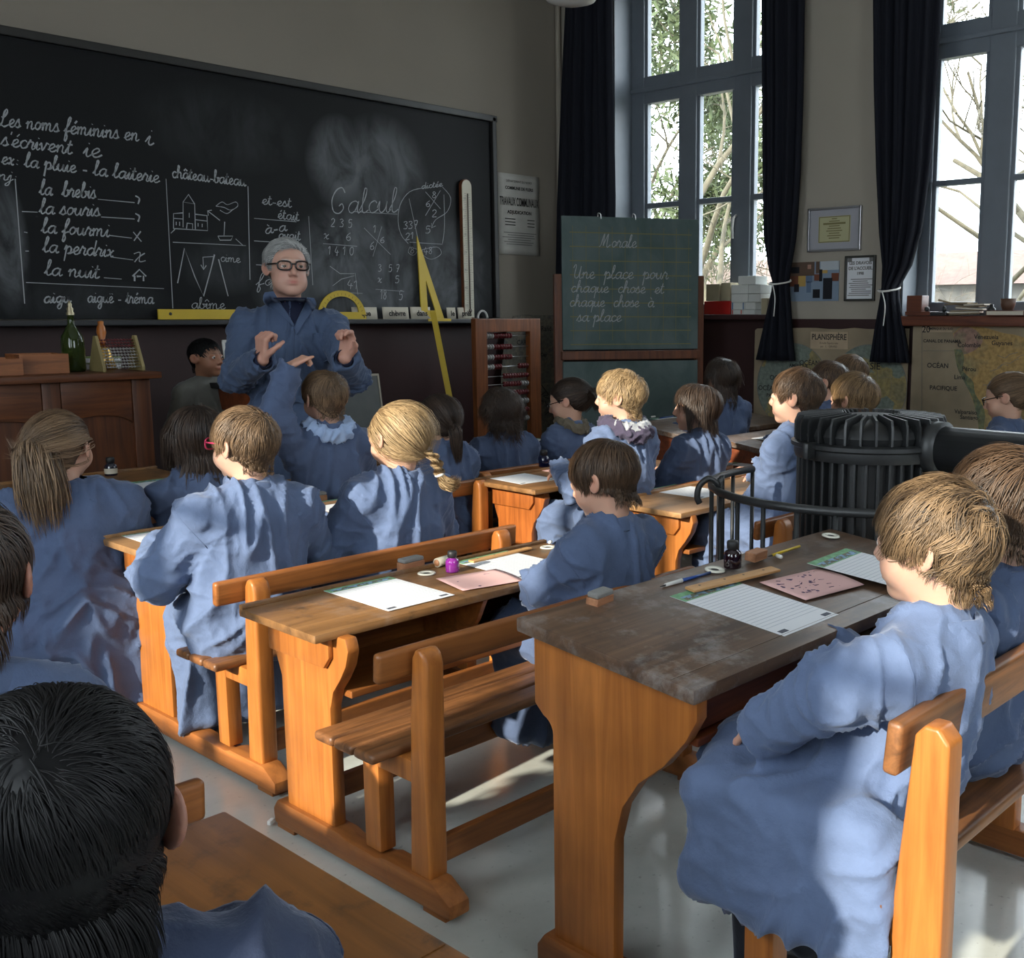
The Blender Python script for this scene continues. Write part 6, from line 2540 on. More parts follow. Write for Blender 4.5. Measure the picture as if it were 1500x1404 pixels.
for s, x, y, sz in (('OCÉAN', 1186, 532, .045), ('ATLANTIQUE', 1190, 543, .034), ('AMÉRIQUE', 1170, 536, .03), ('OCÉAN', 1142, 554, .045), ('OCÉAN', 1125, 569, .045), ('ASIE', 1278, 537, .06), ('EUROPE', 1250, 526, .034), ('PACIFIQUE', 1138, 580, .034)):
    p = atX(x, y, xm) - MO
    put_text(bm, s, sz, (-.0022, p.y, p.z), UY, UZ, bold=.0008)
obj('lettering', bm, M_ink, t)

# South America map
xm2 = XW - .05
a0, a1 = atX(1338, 470, xm2), atX(1500, 458, xm2)
SO = Vector((xm2, a0.y, a0.z))
t = thing('wall_map', 'worn wall map of South America numbered 20 below the right window', 'map', tuple(SO))
Wm = 1.02


def sp(x, y):
    p = atX(x, y, xm2) - SO
    return (p.y, p.z)


top = [(0, 0)] + [(-.05, .012), (-.16, .02), (-.26, .012), (-.30, -.02), (-.335, -.030), (-.37, -.012), (-.42, .018), (-.55, .028), (-.75, .03), (-Wm, .03)]
bm = nb()
prism(bm, [(a, b_) for a, b_ in top] + [(-Wm, -.95), (0, -.95)], 'X', 0, .006)
obj('sheet', bm, M_mappaper, t)
bm = nb()
coast = smooth_path([(1396, 489), (1412, 478), (1440, 480), (1470, 488), (1492, 492), (1520, 505), (1560, 540), (1600, 570), (1590, 620), (1560, 660), (1520, 700), (1480, 740), (1450, 760), (1440, 700), (1434, 650), (1432, 610), (1420, 575), (1410, 550), (1402, 530), (1400, 510), (1396, 489)], 4)
vs = [bm.verts.new((-.0012, *sp(*p))) for p in coast[:-1]]
f = bm.faces.new(vs)
bmesh.ops.triangulate(bm, faces=[f])
obj('land', bm, map_mat('amazon_print', (.34, .215, .075, 1), (.30, .20, .08, 1), (.26, .20, .09, 1), 6, .55), t)
bm = nb()
for poly in ([(1397, 490), (1412, 479), (1430, 484), (1440, 500), (1425, 515), (1404, 520), (1399, 505)],):
    vs = [bm.verts.new((-.0020, *sp(*p))) for p in smooth_path(poly + poly[:1], 3)[:-1]]
    bmesh.ops.triangulate(bm, faces=[bm.faces.new(vs)])
obj('northern_land', bm, map_mat('rose_print', (.27, .16, .12, 1), (.24, .17, .11, 1), (.20, .16, .10, 1), 9, .5), t)
bm = nb()
cw = smooth_path([(1399, 512), (1404, 540), (1414, 560), (1426, 585), (1434, 620), (1438, 660), (1443, 700)], 4)
L1 = [bm.verts.new((-.0026, *sp(x - 1, y))) for x, y in cw]
L2 = [bm.verts.new((-.0026, *sp(x + 9 + 3 * math.sin(i), y))) for i, (x, y) in enumerate(cw)]
for i in range(len(cw) - 1):
    bm.faces.new((L1[i], L2[i], L2[i + 1], L1[i + 1]))
obj('coast_strip', bm, map_mat('coast_print', (.105, .125, .075, 1), (.16, .16, .07, 1), (.12, .12, .07, 1), 14, .5), t)
bm = nb()
rr_ = random.Random(8)
for i in range(16):
    x, y = rr_.uniform(1436, 1500), rr_.uniform(505, 600)
    pts = [(x, y)]
    for k in range(5):
        x += rr_.uniform(3, 10)
        y += rr_.uniform(-5, 3)
        pts.append((x, y))
    tube(bm, [(-.0022, *sp(*p)) for p in smooth_path(pts, 2)], .0016, 4)
for l in ([(1350, 474), (1500, 463)], [(1351, 474), (1350, 660)], [(1352, 514), (1400, 514)]):
    tube(bm, [(-.0015, *sp(*p)) for p in l], .0012, 4)
obj('rivers_and_lines', bm, M_ink2, t)
bm = nb()
pl = [sp(1351, 478), sp(1395, 487)]
box(bm, (-.001, (pl[0][0] + pl[1][0]) / 2, (pl[0][1] + pl[1][1]) / 2), (.002, abs(pl[0][0] - pl[1][0]), abs(pl[0][1] - pl[1][1])))
obj('number_label', bm, M_cartouche, t)
bm = nb()
for s, x, y, sz in (('20', 1357, 483, .055), ('AMÉRIQUE DU SUD', 1378, 482, .018), ('CANAL DE PANAMA', 1380, 500, .026), ('Colombie', 1420, 506, .036), ('Venezuela', 1445, 494, .036), ('Guyanes', 1468, 503, .036), ('OCÉAN', 1374, 536, .040), ('PACIFIQUE', 1382, 569, .036), ('Pérou', 1420, 541, .036), ('Lima', 1406, 553, .036), ('Valparaiso', 1415, 604, .034), ('Santiago', 1420, 612, .034), ('Brésil', 1480, 560, .04)):
    p = sp(x, y)
    put_text(bm, s, sz, (-.0035, p[0], p[1]), UY, UZ, bold=.0006)
obj('lettering', bm, M_ink, t)

# map leaning behind the counting frame
ym = YW - .05
b0, b1 = atY(732, 463, ym), atY(818, 463, ym)
BO2 = Vector(((b0.x + b1.x) / 2, ym, b0.z))
t = thing('wall_map', 'greyish torn map leaning on the wall behind the counting frame', 'map', tuple(BO2))
w2 = (b1.x - b0.x) / 2
bm = nb()
prism(bm, [(-w2 * .55, .0), (-w2 * .2, .012), (w2 * .3, .004), (w2, .006), (w2, -1.1), (-w2 * 1.05, -1.1), (-w2 * .98, -.45), (-w2 * .85, -.16)], 'Y', 0, .006)
obj('sheet', bm, map_mat('grey_map_print', (.135, .125, .10, 1), (.20, .165, .12, 1), (.09, .09, .085, 1), 7, .52), t)
bm = nb()
UX_ = (1, 0, 0)
for s, x, y, sz in (('Rand', 800, 482, .055), ('CARTE', 768, 502, .05), ('Cap', 796, 520, .04)):
    p = atY(x, y, ym) - BO2
    put_text(bm, s, sz, (p.x, -.0015, p.z), UX_, UZ, bold=.001)
rr_ = random.Random(5)
for k in range(9):
    x, y = rr_.uniform(765, 810), rr_.uniform(490, 590)
    q = [(x, y)]
    for j in range(5):
        q.append((q[-1][0] + rr_.uniform(-8, 9), q[-1][1] + rr_.uniform(-4, 8)))
    tube(bm, [tuple(atY(*p, ym) - BO2 + Vector((0, -.0015, 0))) for p in smooth_path(q, 3)], .003, 4)
obj('lettering', bm, M_ink, t)

# public works poster
yp = YW - .004
c4 = [atY(728, 252, yp), atY(788, 262, yp), atY(792, 375, yp), atY(730, 372, yp)]
PO = c4[0].copy()
t = thing('poster', 'yellowed printed notice headed TRAVAUX beside the blackboard', 'poster', tuple(PO))
pw = c4[1].x - c4[0].x
phh = c4[0].z - c4[3].z
bm = nb()
nx, nz = 8, 14
g = [[bm.verts.new((pw * i / nx, -.003 - .006 * abs(math.sin(i * 1.3 + j * .5)) * (.3 + (i / nx) ** 2), -phh * j / nz)) for i in range(nx + 1)] for j in range(nz + 1)]
for j in range(nz):
    for i in range(nx):
        bm.faces.new((g[j][i], g[j][i + 1], g[j + 1][i + 1], g[j + 1][i]))
o = obj('paper', bm, plain('notice_paper', (.40, .385, .35, 1), .85, var=.08), t, smooth=True)
o.modifiers.new('thick', 'SOLIDIFY').thickness = .0015
bm = nb()
cxp = pw / 2
for s, z, sz, xs_, bd in (('DÉPARTEMENT DU NORD', .055, .022, 1, 0), ('COMMUNE DE FLERS', .105, .030, 1, .001), ('TRAVAUX COMMUNAUX', .205, .085, .40, .0015), ('ADJUDICATION', .280, .034, 1, .001)):
    put_text(bm, s, sz, (cxp, -.0125, -z), UX_, UZ, xs=xs_, bold=bd)
for k in range(3):
    box(bm, (pw * .27, -.0125, -.33 - k * .022), (pw * .25, .0006, .006))
    box(bm, (pw * .78, -.0125, -.33 - k * .024), (pw * .18, .0006, .006))
obj('headline', bm, M_ink, t)
bm = nb()
k = .43
while k < phh - .06:
    box(bm, (cxp + random.Random(int(k * 999)).uniform(-.02, .02), -.0125, -k), (pw * random.Random(int(k * 777)).uniform(.55, .82), .0006, .0055))
    k += .017
obj('small_print', bm, M_ink2, t)

# frames on the window wall
M_alu = plain('brushed_aluminium', (.46, .46, .48, 1), .35, .9)
M_darkframe = plain('dark_metal_frame', (.05, .05, .045, 1), .4, .3)
M_mount = plain('grey_mount', (.32, .32, .35, 1), .8)
M_cert = plain('certificate_paper', (.40, .38, .22, 1), .8)
M_paper = plain('white_paper', (.66, .67, .70, 1), .75)
xf = XW - .012
q0, q1, q2, q3 = atX(1185, 306, xf), atX(1263, 301, xf), atX(1260, 366, xf), atX(1183, 370, xf)
FO = (q0 + q1 + q2 + q3) / 4
FW, FH = abs(q0.y - q1.y + q3.y - q2.y) / 2, abs(q0.z - q3.z + q1.z - q2.z) / 2
t = thing('picture_frame', 'silver-framed yellow certificate on the wall between the windows', 'picture', tuple(FO))
bm = nb()
box(bm, (.006, 0, 0), (.008, FW - .02, FH - .02))
obj('mount', bm, M_mount, t)
bm = nb()
for s in (-1, 1):
    box(bm, (0, s * (FW / 2 - .006), 0), (.024, .014, FH), .003)
    box(bm, (0, 0, s * (FH / 2 - .006)), (.024, FW, .014), .003)
obj('frame', bm, M_alu, t)
bm = nb()
box(bm, (.001, 0, 0), (.003, FW * .60, FH * .60))
obj('certificate', bm, M_cert, t)
bm = nb()
for k, w in enumerate((.10, .2, .42, .2, .25, .3, .2, .26, .2)):
    box(bm, (-.0008, 0, FH * (.24 - .055 * k)), (.0006, FW * w, .006 if k != 2 else .012))
for s in (-1, 1):
    box(bm, (-.0008, 0, s * FH * .285), (.0006, FW * .58, .005))
    box(bm, (-.0008, s * FW * .285, 0), (.0006, .005, FH * .57))
obj('print', bm, plain('olive_ink', (.17, .15, .06, 1), .8), t)

xf2 = XW - .006
q0, q2 = atX(1156, 385, xf2), atX(1228, 441, xf2)
FO = (q0 + q2) / 2
FW, FH = abs(q0.y - q2.y), abs(q0.z - q2.z)
t = thing('photograph', 'colour photo print of a man standing in a classroom, pinned between the windows', 'picture', tuple(FO))
bm = nb()
box(bm, (.002, 0, 0), (.004, FW, FH))
obj('print', bm, plain('photo_floor', (.20, .26, .34, 1), .4), t)


def patch(name, c, rects):
    bm = nb()
    for (x0, y0, x1, y1) in rects:
        box(bm, (-.0006 - .0002 * len(name), FW / 2 - FW * (x0 + x1) / 2, FH / 2 - FH * (y0 + y1) / 2), (.0005, FW * (x1 - x0), FH * (y1 - y0)))
    obj(name, bm, plain(name, c, .4), t)


patch('picture_wall', (.11, .07, .05, 1), [(0, 0, .52, .35), (.55, 0, .62, .3)])
patch('picture_window', (.42, .46, .50, 1), [(.64, 0, 1, .22)])
patch('picture_desks', (.16, .055, .03, 1), [(0, .35, .20, .62), (.52, .32, .68, .48), (.86, .30, 1, .5)])
patch('picture_map', (.42, .27, .08, 1), [(.19, .34, .35, .62), (.62, .18, .78, .3)])
patch('picture_man', (.11, .16, .24, 1), [(.35, .18, .48, .52), (.37, .5, .46, .78)])
patch('picture_head_of_man', (.36, .2, .15, 1), [(.385, .07, .455, .18)])
for k_, r_ in enumerate(((.70, .42, .88, .95), (.05, .12, .22, .28), (.12, .56, .22, .76), (.50, .70, .64, .92), (.62, .2, .68, .5))):
    patch('picture_dark_shape', (.012, .013, .018, 1), [r_])

q0, q1, q2 = atX(1238, 378, xf), atX(1282, 374, xf), atX(1281, 441, xf)
FO = (atX(1238, 441, xf) + q1) / 2
FW, FH = abs(q0.y - q1.y), abs(q1.z - q2.z)
t = thing('picture_frame', 'dark-framed printed notice hanging right of the colour photo print', 'picture', tuple(FO))
bm = nb()
box(bm, (.006, 0, 0), (.008, FW - .01, FH - .01))
obj('notice', bm, M_paper, t)
bm = nb()
for s in (-1, 1):
    box(bm, (0, s * (FW / 2 - .006), 0), (.024, .014, FH), .003)
    box(bm, (0, 0, s * (FH / 2 - .006)), (.024, FW, .014), .003)
obj('frame', bm, M_darkframe, t)
bm = nb()
for s, z, sz in (('LES DRAVOIS', .095, .027), ('DE L\'ACCUEIL', .062, .027), ('1998', .030, .025)):
    put_text(bm, s, sz, (.0012, 0, z), UY, UZ, bold=.0012)
for k in range(9):
    box(bm, (.0014, .01 * ((k * 7) % 3 - 1), -.005 - k * .0125), (.0006, FW * (.72, .5, .66, .74)[k % 4], .005))
for s in (-1, 1):
    box(bm, (.0014, s * FW * .36, FH * .42), (.0006, .03, .03))
obj('print', bm, M_ink2, t)
# ------------------------------------------------------------------ things on the chalk tray
M_yellow = plain('yellow_plastic', (.52, .36, .02, 1), .45, var=.06)
M_yellowink = plain('scale_ink', (.20, .12, .01, 1), .7)
M_card = plain('word_card', (.52, .47, .38, 1), .8, var=.05)
M_cream = plain('cream_enamel', (.50, .46, .36, 1), .6, var=.08)
YT = YBD - .030
TZ = BB - .007                      # tray top
a, b_ = atY(231, 458, YT), atY(329, 454, YT)
t = thing('chalkboard_ruler', 'thick yellow ruler lying on the chalk tray left of the teacher', 'ruler', (a.x, YT, TZ))
L_ = .55
bm = nb()
box(bm, (L_ / 2, 0, .031), (L_, .012, .058), .002)
obj('bar', bm, M_yellow, t)
bm = nb()
lathe(bm, [(0, -.001), (.009, -.001), (.009, .001), (0, .001)], 12, (.07, -.0065, .034), axis=RX(math.pi / 2))
obj('hole', bm, M_black, t)
# protractor
c = atY(502, 470, YT - .012)
R1 = abs(atY(537, 470, YT - .012).x - c.x)
R2 = R1 * .70
t = thing('chalkboard_protractor', 'yellow half-round protractor standing on the tray at the right shoulder of the teacher', 'protractor', (c.x, YT - .012, TZ))
bm = nb()
pts = [(R1 * math.cos(math.pi * k / 32), .002 + R1 * 1.0 * math.sin(math.pi * k / 32)) for k in range(33)]
inn = [(R2 * .98 * math.cos(math.pi * k / 32), R1 * .26 + R2 * .78 * math.sin(math.pi * k / 32)) for k in range(33)]
t2 = bmesh.new()
for y in (0, .010):
    pass
fo = [t2.verts.new((x, 0, z)) for x, z in pts]
fi = [t2.verts.new((x, 0, z)) for x, z in inn]
bo = [t2.verts.new((x, .010, z)) for x, z in pts]
bi = [t2.verts.new((x, .010, z)) for x, z in inn]
for k in range(32):
    t2.faces.new((fo[k], fo[k + 1], fi[k + 1], fi[k]))
    t2.faces.new((bo[k], bi[k], bi[k + 1], bo[k + 1]))
    t2.faces.new((fo[k], bo[k], bo[k + 1], fo[k + 1]))
    t2.faces.new((fi[k], fi[k + 1], bi[k + 1], bi[k]))
t2.faces.new((fo[0], fi[0], fi[32], fo[32]))
t2.faces.new((bo[0], bo[32], bi[32], bi[0]))
t2.faces.new((fo[0], fo[32], bo[32], bo[0]))
t2.faces.new((fi[0], bi[0], bi[32], fi[32]))
merge(bm, t2)
obj('blade', bm, M_yellow, t)
bm = nb()
for k in range(1, 18):
    a_ = math.pi * k / 18
    r = R1 * .88
    box(bm, (r * math.cos(a_), -.0004, r * math.sin(a_)), (.014, .0006, .003), 0, RY(-a_))
obj('scale', bm, M_yellowink, t)
# set square
pA_, pB_, pC_ = atY(611, 348, YT), atY(618, 470, YT), atY(651, 470, YT)
t = thing('chalkboard_set_square', 'tall yellow set square standing on the tray before the Calcul sums', 'set square', (pB_.x, YT, TZ))
H_ = pA_.z - pB_.z
W_ = pC_.x - pB_.x
out = [(pA_.x - pB_.x, H_), (0, .001), (W_, .001)]
i0, i1, i2 = [(p.x - pB_.x, p.z - pB_.z) for p in (atY(624, 413, YT), atY(627, 457, YT), atY(638, 457, YT))]
t2 = bmesh.new()
fo = [t2.verts.new((x, 0, z)) for x, z in out]
fi = [t2.verts.new((x, 0, z)) for x, z in (i0, i1, i2)]
bo = [t2.verts.new((x, .010, z)) for x, z in out]
bi = [t2.verts.new((x, .010, z)) for x, z in (i0, i1, i2)]
for k in range(3):
    j = (k + 1) % 3
    t2.faces.new((fo[k], fo[j], fi[j], fi[k]))
    t2.faces.new((bo[k], bi[k], bi[j], bo[j]))
    t2.faces.new((fo[k], bo[k], bo[j], fo[j]))
    t2.faces.new((fi[k], fi[j], bi[j], bi[k]))
bm = nb()
merge(bm, t2)
obj('blade', bm, M_yellow, t)
# metre rule with a cross piece, leaning on the tray
pt, pbm = atY(634, 456, YBD - .15), atY(669, 636, 5.62)
d = (pbm - pt)
foot = pt + d * ((pt.z - .01) / (pt.z - pbm.z))
t = thing('metre_rule', 'long yellow T-shaped rule leaning from the tray down to the floor', 'ruler', tuple(foot))
bm = nb()
dd = (pt - foot)
q = dd.to_track_quat('Z', 'X').to_matrix()
sx = q @ Vector((1, 0, 0))
ln = dd.length
mat3 = Matrix((Vector((.75, -.66, 0)).cross(dd.normalized()), Vector((.75, -.66, 0)), dd.normalized())).transposed()
box(bm, dd / 2, (.010, .040, ln), .002, mat3)
obj('blade', bm, M_yellow, t)
bm = nb()
box(bm, dd + Vector((.07, .02, -.06)), (.20, .012, .018), .002)
obj('cross_piece', bm, M_yellow, t)
bm = nb()
for k in range(1, 40):
    p = dd * (k / 40)
    box(bm, p + mat3 @ Vector((-.0056, .012, 0)), (.0006, .012, .002), 0, mat3)
obj('scale', bm, M_yellowink, t)
# word cards
cards = [('que', 516, 553, 452, 'word card reading que, half behind the protractor'), ('chèvre', 561, 599, 452, 'word card reading chèvre on the chalk tray'), ('dans', 602, 631, 452, 'word card reading dans behind the set square'), ('le', 655, 668, 453, 'narrow word card reading le near the thermometer foot'), ('près', 671, 693, 453, 'word card reading près under the thermometer')]
for i, (s, x0, x1, y0, lb_) in enumerate(cards):
    yc = YT + .004
    p0, p1 = atY(x0, 470, yc), atY(x1, 470, yc)
    h = atY(x0, y0, yc).z - p0.z
    w = p1.x - p0.x
    t = thing('word_card', lb_, 'card', ((p0.x + p1.x) / 2, yc - .004, TZ), 0, 'word cards on the chalk tray')
    bm = nb()
    n_ = 8
    g = [[bm.verts.new((-w / 2 + w * i_ / n_, -.012 * math.sin(math.pi * i_ / n_) * .6 + .010 * j, h * j)) for i_ in range(n_ + 1)] for j in (0, 1)]
    for i_ in range(n_):
        bm.faces.new((g[0][i_], g[0][i_ + 1], g[1][i_ + 1], g[1][i_]))
    o = obj('card', bm, M_card, t, smooth=True)
    o.modifiers.new('thick', 'SOLIDIFY').thickness = .0015
    bm = nb()
    put_text(bm, s, h * .62, (0, -.0115, h * .47), UX_, (0, .08, 1), bold=.0015, xs=min(1.0, w * .84 / (len(s) * h * .33)))
    obj('word', bm, M_ink, t)
# demonstration thermometer
YTh = YBD - .02
pt, pb_ = atY(676, 262, YTh), atY(686, 461, YTh)
wth = abs(atY(684, 462, YTh).x - atY(699, 462, YTh).x)
t = thing('thermometer', 'giant cream wall thermometer standing on the tray at the right of the blackboard', 'thermometer', (pb_.x, YTh, TZ))
Hh = pt.z - TZ
off = (pt.x - pb_.x) * 0
prof = [(-wth / 2, 0), (wth / 2, 0), (wth / 2, Hh - wth / 2)] + [(wth / 2 * math.cos(math.pi * k / 10), Hh - wth / 2 + wth / 2 * math.sin(math.pi * k / 10)) for k in range(1, 10)] + [(-wth / 2, Hh - wth / 2)]
bm = nb()
prism(bm, prof, 'Y', -.012, .014, .003)
obj('back_board', bm, wood('thermometer_edge', rgb((80, 42, 24)), rgb((120, 70, 40))), t)
bm = nb()
prism(bm, [(x * .88, .012 + z * .982) for x, z in prof], 'Y', -.016, -.011)
obj('scale_plate', bm, M_cream, t)
bm = nb()
k = .08
i_ = 0
while k < Hh - .09:
    w = wth * (.34 if i_ % 5 == 0 else .2)
    box(bm, (-wth * .08 - w / 2, -.0163, k), (w, .0006, .0022))
    box(bm, (wth * .12 + w / 2, -.0163, k), (w, .0006, .0022))
    if i_ % 10 == 0:
        put_text(bm, str(abs(50 - i_)), .026, (-wth * .28, -.0165, k + .016), UX_, UZ)
    k += .0125
    i_ += 1
obj('graduation', bm, M_ink2, t)
bm = nb()
tube(bm, [(0.004, -.019, .07), (0.004, -.019, Hh - .10)], .0045, 8)
lathe(bm, [(0, -.014), (.011, -.008), (.013, 0), (.010, .01), (0, .014)], 12, (.004, -.020, .06))
obj('glass_tube', bm, plain('thermometer_glass', (.12, .10, .09, 1), .15), t, smooth=True)
# small white plastic arch right of the thermometer
pa = atY(707, 470, YT)
bm = nb()
tube(bm, [(pa.x + .045 * math.cos(math.pi * k / 14), YT, TZ + .004 + .055 * math.sin(math.pi * k / 14)) for k in range(15)], .008, 8)
tag(obj('plastic_arch', bm, M_white, smooth=True), 'small white plastic arch on the right end of the chalk tray', 'protractor')

# ------------------------------------------------------------------ counting frame
YA = 5.52
l0, r0 = atY(693, 470, YA), atY(788, 464, YA)
AW, AZ = r0.x - l0.x, (l0.z + r0.z) / 2
t = thing('counting_frame', 'large wooden counting frame with red and white beads right of the blackboard', 'abacus', (l0.x, YA, 0))
M_frame = wood('counting_frame_wood', rgb((84, 44, 22)), rgb((140, 82, 44)), 'Z', .45)
bm = nb()
box(bm, (.05, 0, AZ / 2), (.10, .045, AZ), .004)
box(bm, (AW - .05, 0, AZ / 2), (.10, .045, AZ), .004)
obj('side_post', bm, M_frame, t)
bm = nb()
box(bm, (AW / 2, 0, AZ - .045), (AW - .004, .043, .088), .004)
obj('top_rail', bm, M_frame, t)
bm = nb()
box(bm, (AW / 2, 0, .22), (AW - .01, .04, .08), .004)
obj('cross_rail', bm, M_frame, t)
for s in (.05, AW - .05):
    bm = nb()
    box(bm, (s, 0, .025), (.09, .44, .05), .006)
    obj('foot', bm, M_frame, t)
M_bead_r = plain('red_bead', (.10, .006, .008, 1), .3)
M_bead_w = plain('white_bead', (.26, .25, .24, 1), .3)
tb = nb()
lathe(tb, [(0, -.011), (.012, -.010), (.020, 0), (.012, .010), (0, .011)], 12, axis=RY(math.pi / 2))
me_r = bpy.data.meshes.new('bead')
tb.to_mesh(me_r)
me_w = me_r.copy()
tb.free()
me_r.materials.append(M_bead_r)
me_w.materials.append(M_bead_w)
for me_ in (me_r, me_w):
    me_.polygons.foreach_set('use_smooth', np.ones(len(me_.polygons), dtype=bool))
zr = [atY(740, y, YA).z for y in (492, 508, 523, 537, 551, 563, 576, 589, 602, 615)]
layout = [(0, 10), (0, 10), (0, 10), (0, 6), (5, 10), (7, 10), (7.5, 10), (8, 10), (8, 10), (8, 10)]
inner = AW - .20
for r_, z in enumerate(zr):
    bm = nb()
    tube(bm, [(.10, 0, z), (AW - .10, 0, z)], .0028, 6)
    obj('wire', bm, M_wire, t)
    lft, cnt = layout[r_]
    for k in range(10):
        if r_ == 3:
            x = .115 + k * .023 if k < 6 else AW - .115 - (9 - k) * .023
        elif lft == 0:
            x = .115 + k * .0235
        else:
            x = AW - .115 - (9 - k) * .0235
        o = bpy.data.objects.new('bead', me_w if (k < 3 and r_ < 4) or (r_ % 2 and k > 6 and r_ > 4) else me_r)
        COL.objects.link(o)
        o.parent = t
        o.location = (x, 0, z)

# ------------------------------------------------------------------ side table and slates behind the teacher
t = thing('side_table', 'small brown table behind the teacher, mostly hidden', 'table', (3.06, 5.12, 0))
zt2 = atY(352, 567, 5.05).z
bm = nb()
box(bm, (0, .2, zt2 - .015), (.48, .5, .03), .005)
obj('table_top', bm, M_black, t)
bm = nb()
box(bm, (0, .2, zt2 - .09), (.40, .40, .11), .004)
obj('apron', bm, M_red, t)
for sx in (-.17, .17):
    for sy in (0, .4):
        bm = nb()
        box(bm, (sx, sy, (zt2 - .03) / 2), (.05, .05, zt2 - .03), .004)
        obj('leg', bm, M_red, t)
M_slate = plain('slate', (.075, .080, .078, 1), .6, var=.15, vscale=10)
M_slateframe = plain('pale_slate_frame', (.30, .27, .21, 1), .6)


def slate(px0, py0, px1, py1, Y, label, fm, tiltx, bmat=None):
    a, b_ = atY(px0, py1, Y), atY(px1, py0, Y)
    w, h = b_.x - a.x, b_.z - zt2
    t = thing('slate', label, 'slate', ((a.x + b_.x) / 2, Y, zt2 + .006), 0)
    Rm = RX(tiltx)
    bm = nb()
    box(bm, Rm @ Vector((0, 0, h / 2)), (w - .01, .006, h - .01), 0, Rm)
    obj('board', bm, bmat or M_slate, t)
    bm = nb()
    for s in (-1, 1):
        box(bm, Rm @ Vector((s * w / 2, 0, h / 2)), (.014, .012, h + .014), .003, Rm)
        box(bm, Rm @ Vector((0, 0, h / 2 + s * h / 2)), (w + .014, .012, .014), .003, Rm)
    obj('frame', bm, fm, t)
    return t


pz_ = zt2
zt2 = -.004
slate(508, 549, 574, 790, 5.55, 'grey slate board in a pale frame standing on the floor right of the raised-arm boy', M_slateframe, math.radians(-9))
zt2 = pz_
slate(337, 500, 372, 562, 5.12, 'white-edged slate behind the elbow of the teacher', M_white, math.radians(-12), plain('grey_slate', (.20, .22, .24, 1), .5))

# ------------------------------------------------------------------ things on the bureau
zb = BZ + .0005


def onb(px, py):
    return atZ(px, py, zb)


M_bottle, nt, b = new_mat('bottle_glass')
b.inputs['Base Color'].default_value = (.035, .055, .012, 1)
b.inputs['Roughness'].default_value = .06
b.inputs['Transmission Weight'].default_value = .45
b.inputs['IOR'].default_value = 1.45
pb = atY(109, 538, YBU + .22)
pb.z = zb
Hb = atY(104, 441, YBU + .22).z - zb
t = thing('bottle', 'dark green glass bottle with a metal pourer on the bureau', 'bottle', tuple(pb))
bm = nb()
r = abs(atY(94, 500, YBU + .22).x - atY(127, 500, YBU + .22).x) / 2
lathe(bm, [(0, .002), (r * .9, .0), (r, .012), (r, Hb * .42), (r * .93, Hb * .50), (r * .55, Hb * .60), (r * .30, Hb * .68), (r * .28, Hb * .80), (r * .33, Hb * .81), (r * .33, Hb * .825), (0, Hb * .825)], 28)
obj('glass_body', bm, M_bottle, t, smooth=True)
bm = nb()
lathe(bm, [(r * .34, Hb * .80), (r * .36, Hb * .83), (r * .26, Hb * .85), (r * .30, Hb * .89), (r * .16, Hb * .92), (r * .20, Hb * .95), (r * .07, Hb * 1.0), (0, Hb)], 16)
obj('pourer', bm, plain('pewter', (.42, .36, .24, 1), .35, .8), t, smooth=True)
for (x0, x1, y0, y1, Y, lb_) in ((30, 101, 519, 545, YBU + .10, 'open wooden box beside the green bottle on the bureau'), (-24, 34, 526, 547, YBU + .06, 'low wooden box at the left edge of the bureau top')):
    a, b_ = atY(x0, y1, Y), atY(x1, y1, Y)
    h = atY((x0 + x1) / 2, y0, Y).z - zb
    w = b_.x - a.x
    t = thing('wooden_box', lb_, 'box', ((a.x + b_.x) / 2, Y, zb), math.radians(-4))
    D_ = .20
    mb_ = wood('box_pine', rgb((98, 54, 28)), rgb((156, 96, 54)), 'X', .5)
    bm = nb()
    box(bm, (0, 0, h / 2), (w, .012, h), .002)
    box(bm, (0, D_, h / 2), (w, .012, h), .002)
    box(bm, (-w / 2 + .006, D_ / 2, h / 2), (.012, D_, h), .002)
    box(bm, (w / 2 - .006, D_ / 2, h / 2), (.012, D_, h), .002)
    obj('sides', bm, mb_, t)
    bm = nb()
    box(bm, (0, D_ / 2, .006), (w, D_, .010))
    obj('bottom', bm, mb_, t)
# little bead frame
Yq = YBU + .14
t = thing('bead_frame', 'small table abacus with two wooden cheeks on the bureau', 'abacus', (atY(172, 540, Yq).x, Yq, zb))
hw = abs(atY(143, 540, Yq).x - atY(200, 540, Yq).x) / 2
hq = atY(145, 492, Yq).z - zb
for s in (-1, 1):
    bm = nb()
    prism(bm, [(-.075, 0), (.075, 0), (.075, .02), (.012, hq), (-.012, hq), (-.075, .02)], 'X', s * hw - .007, s * hw + .007, .003)
    obj('cheek', bm, plain('ochre_wood', (.22, .17, .07, 1), .5, var=.15), t)
for k in range(10):
    z = .02 + k * (hq - .04) / 9
    y = -.06 + .058 * k / 9
    bm = nb()
    tube(bm, [(-hw, y, z), (hw, y, z)], .002, 5)
    for j in range(10):
        x = -hw + .02 + j * .0135 if k < 4 else hw - .02 - j * .0145
        lathe(bm, [(0, -.005), (.0065, 0), (0, .005)], 8, (x, y, z), 0, RY(math.pi / 2))
    obj('bead_row', bm, M_bead_r if k > 6 else M_bead_w, t)
ph_ = atY(152, 536, YBU + .33)
t = thing('hand_bell', 'orange turned wooden handle of a bell behind the small abacus', 'bell', (ph_.x, YBU + .33, zb))
hb2 = atY(152, 470, YBU + .33).z - zb
bm = nb()
lathe(bm, [(0, hb2), (.014, hb2 - .004), (.012, hb2 - .018), (.018, hb2 - .03), (.022, hb2 - .055), (.013, hb2 - .09), (.018, hb2 - .10), (.012, hb2 - .115), (0, hb2 - .115)], 16)
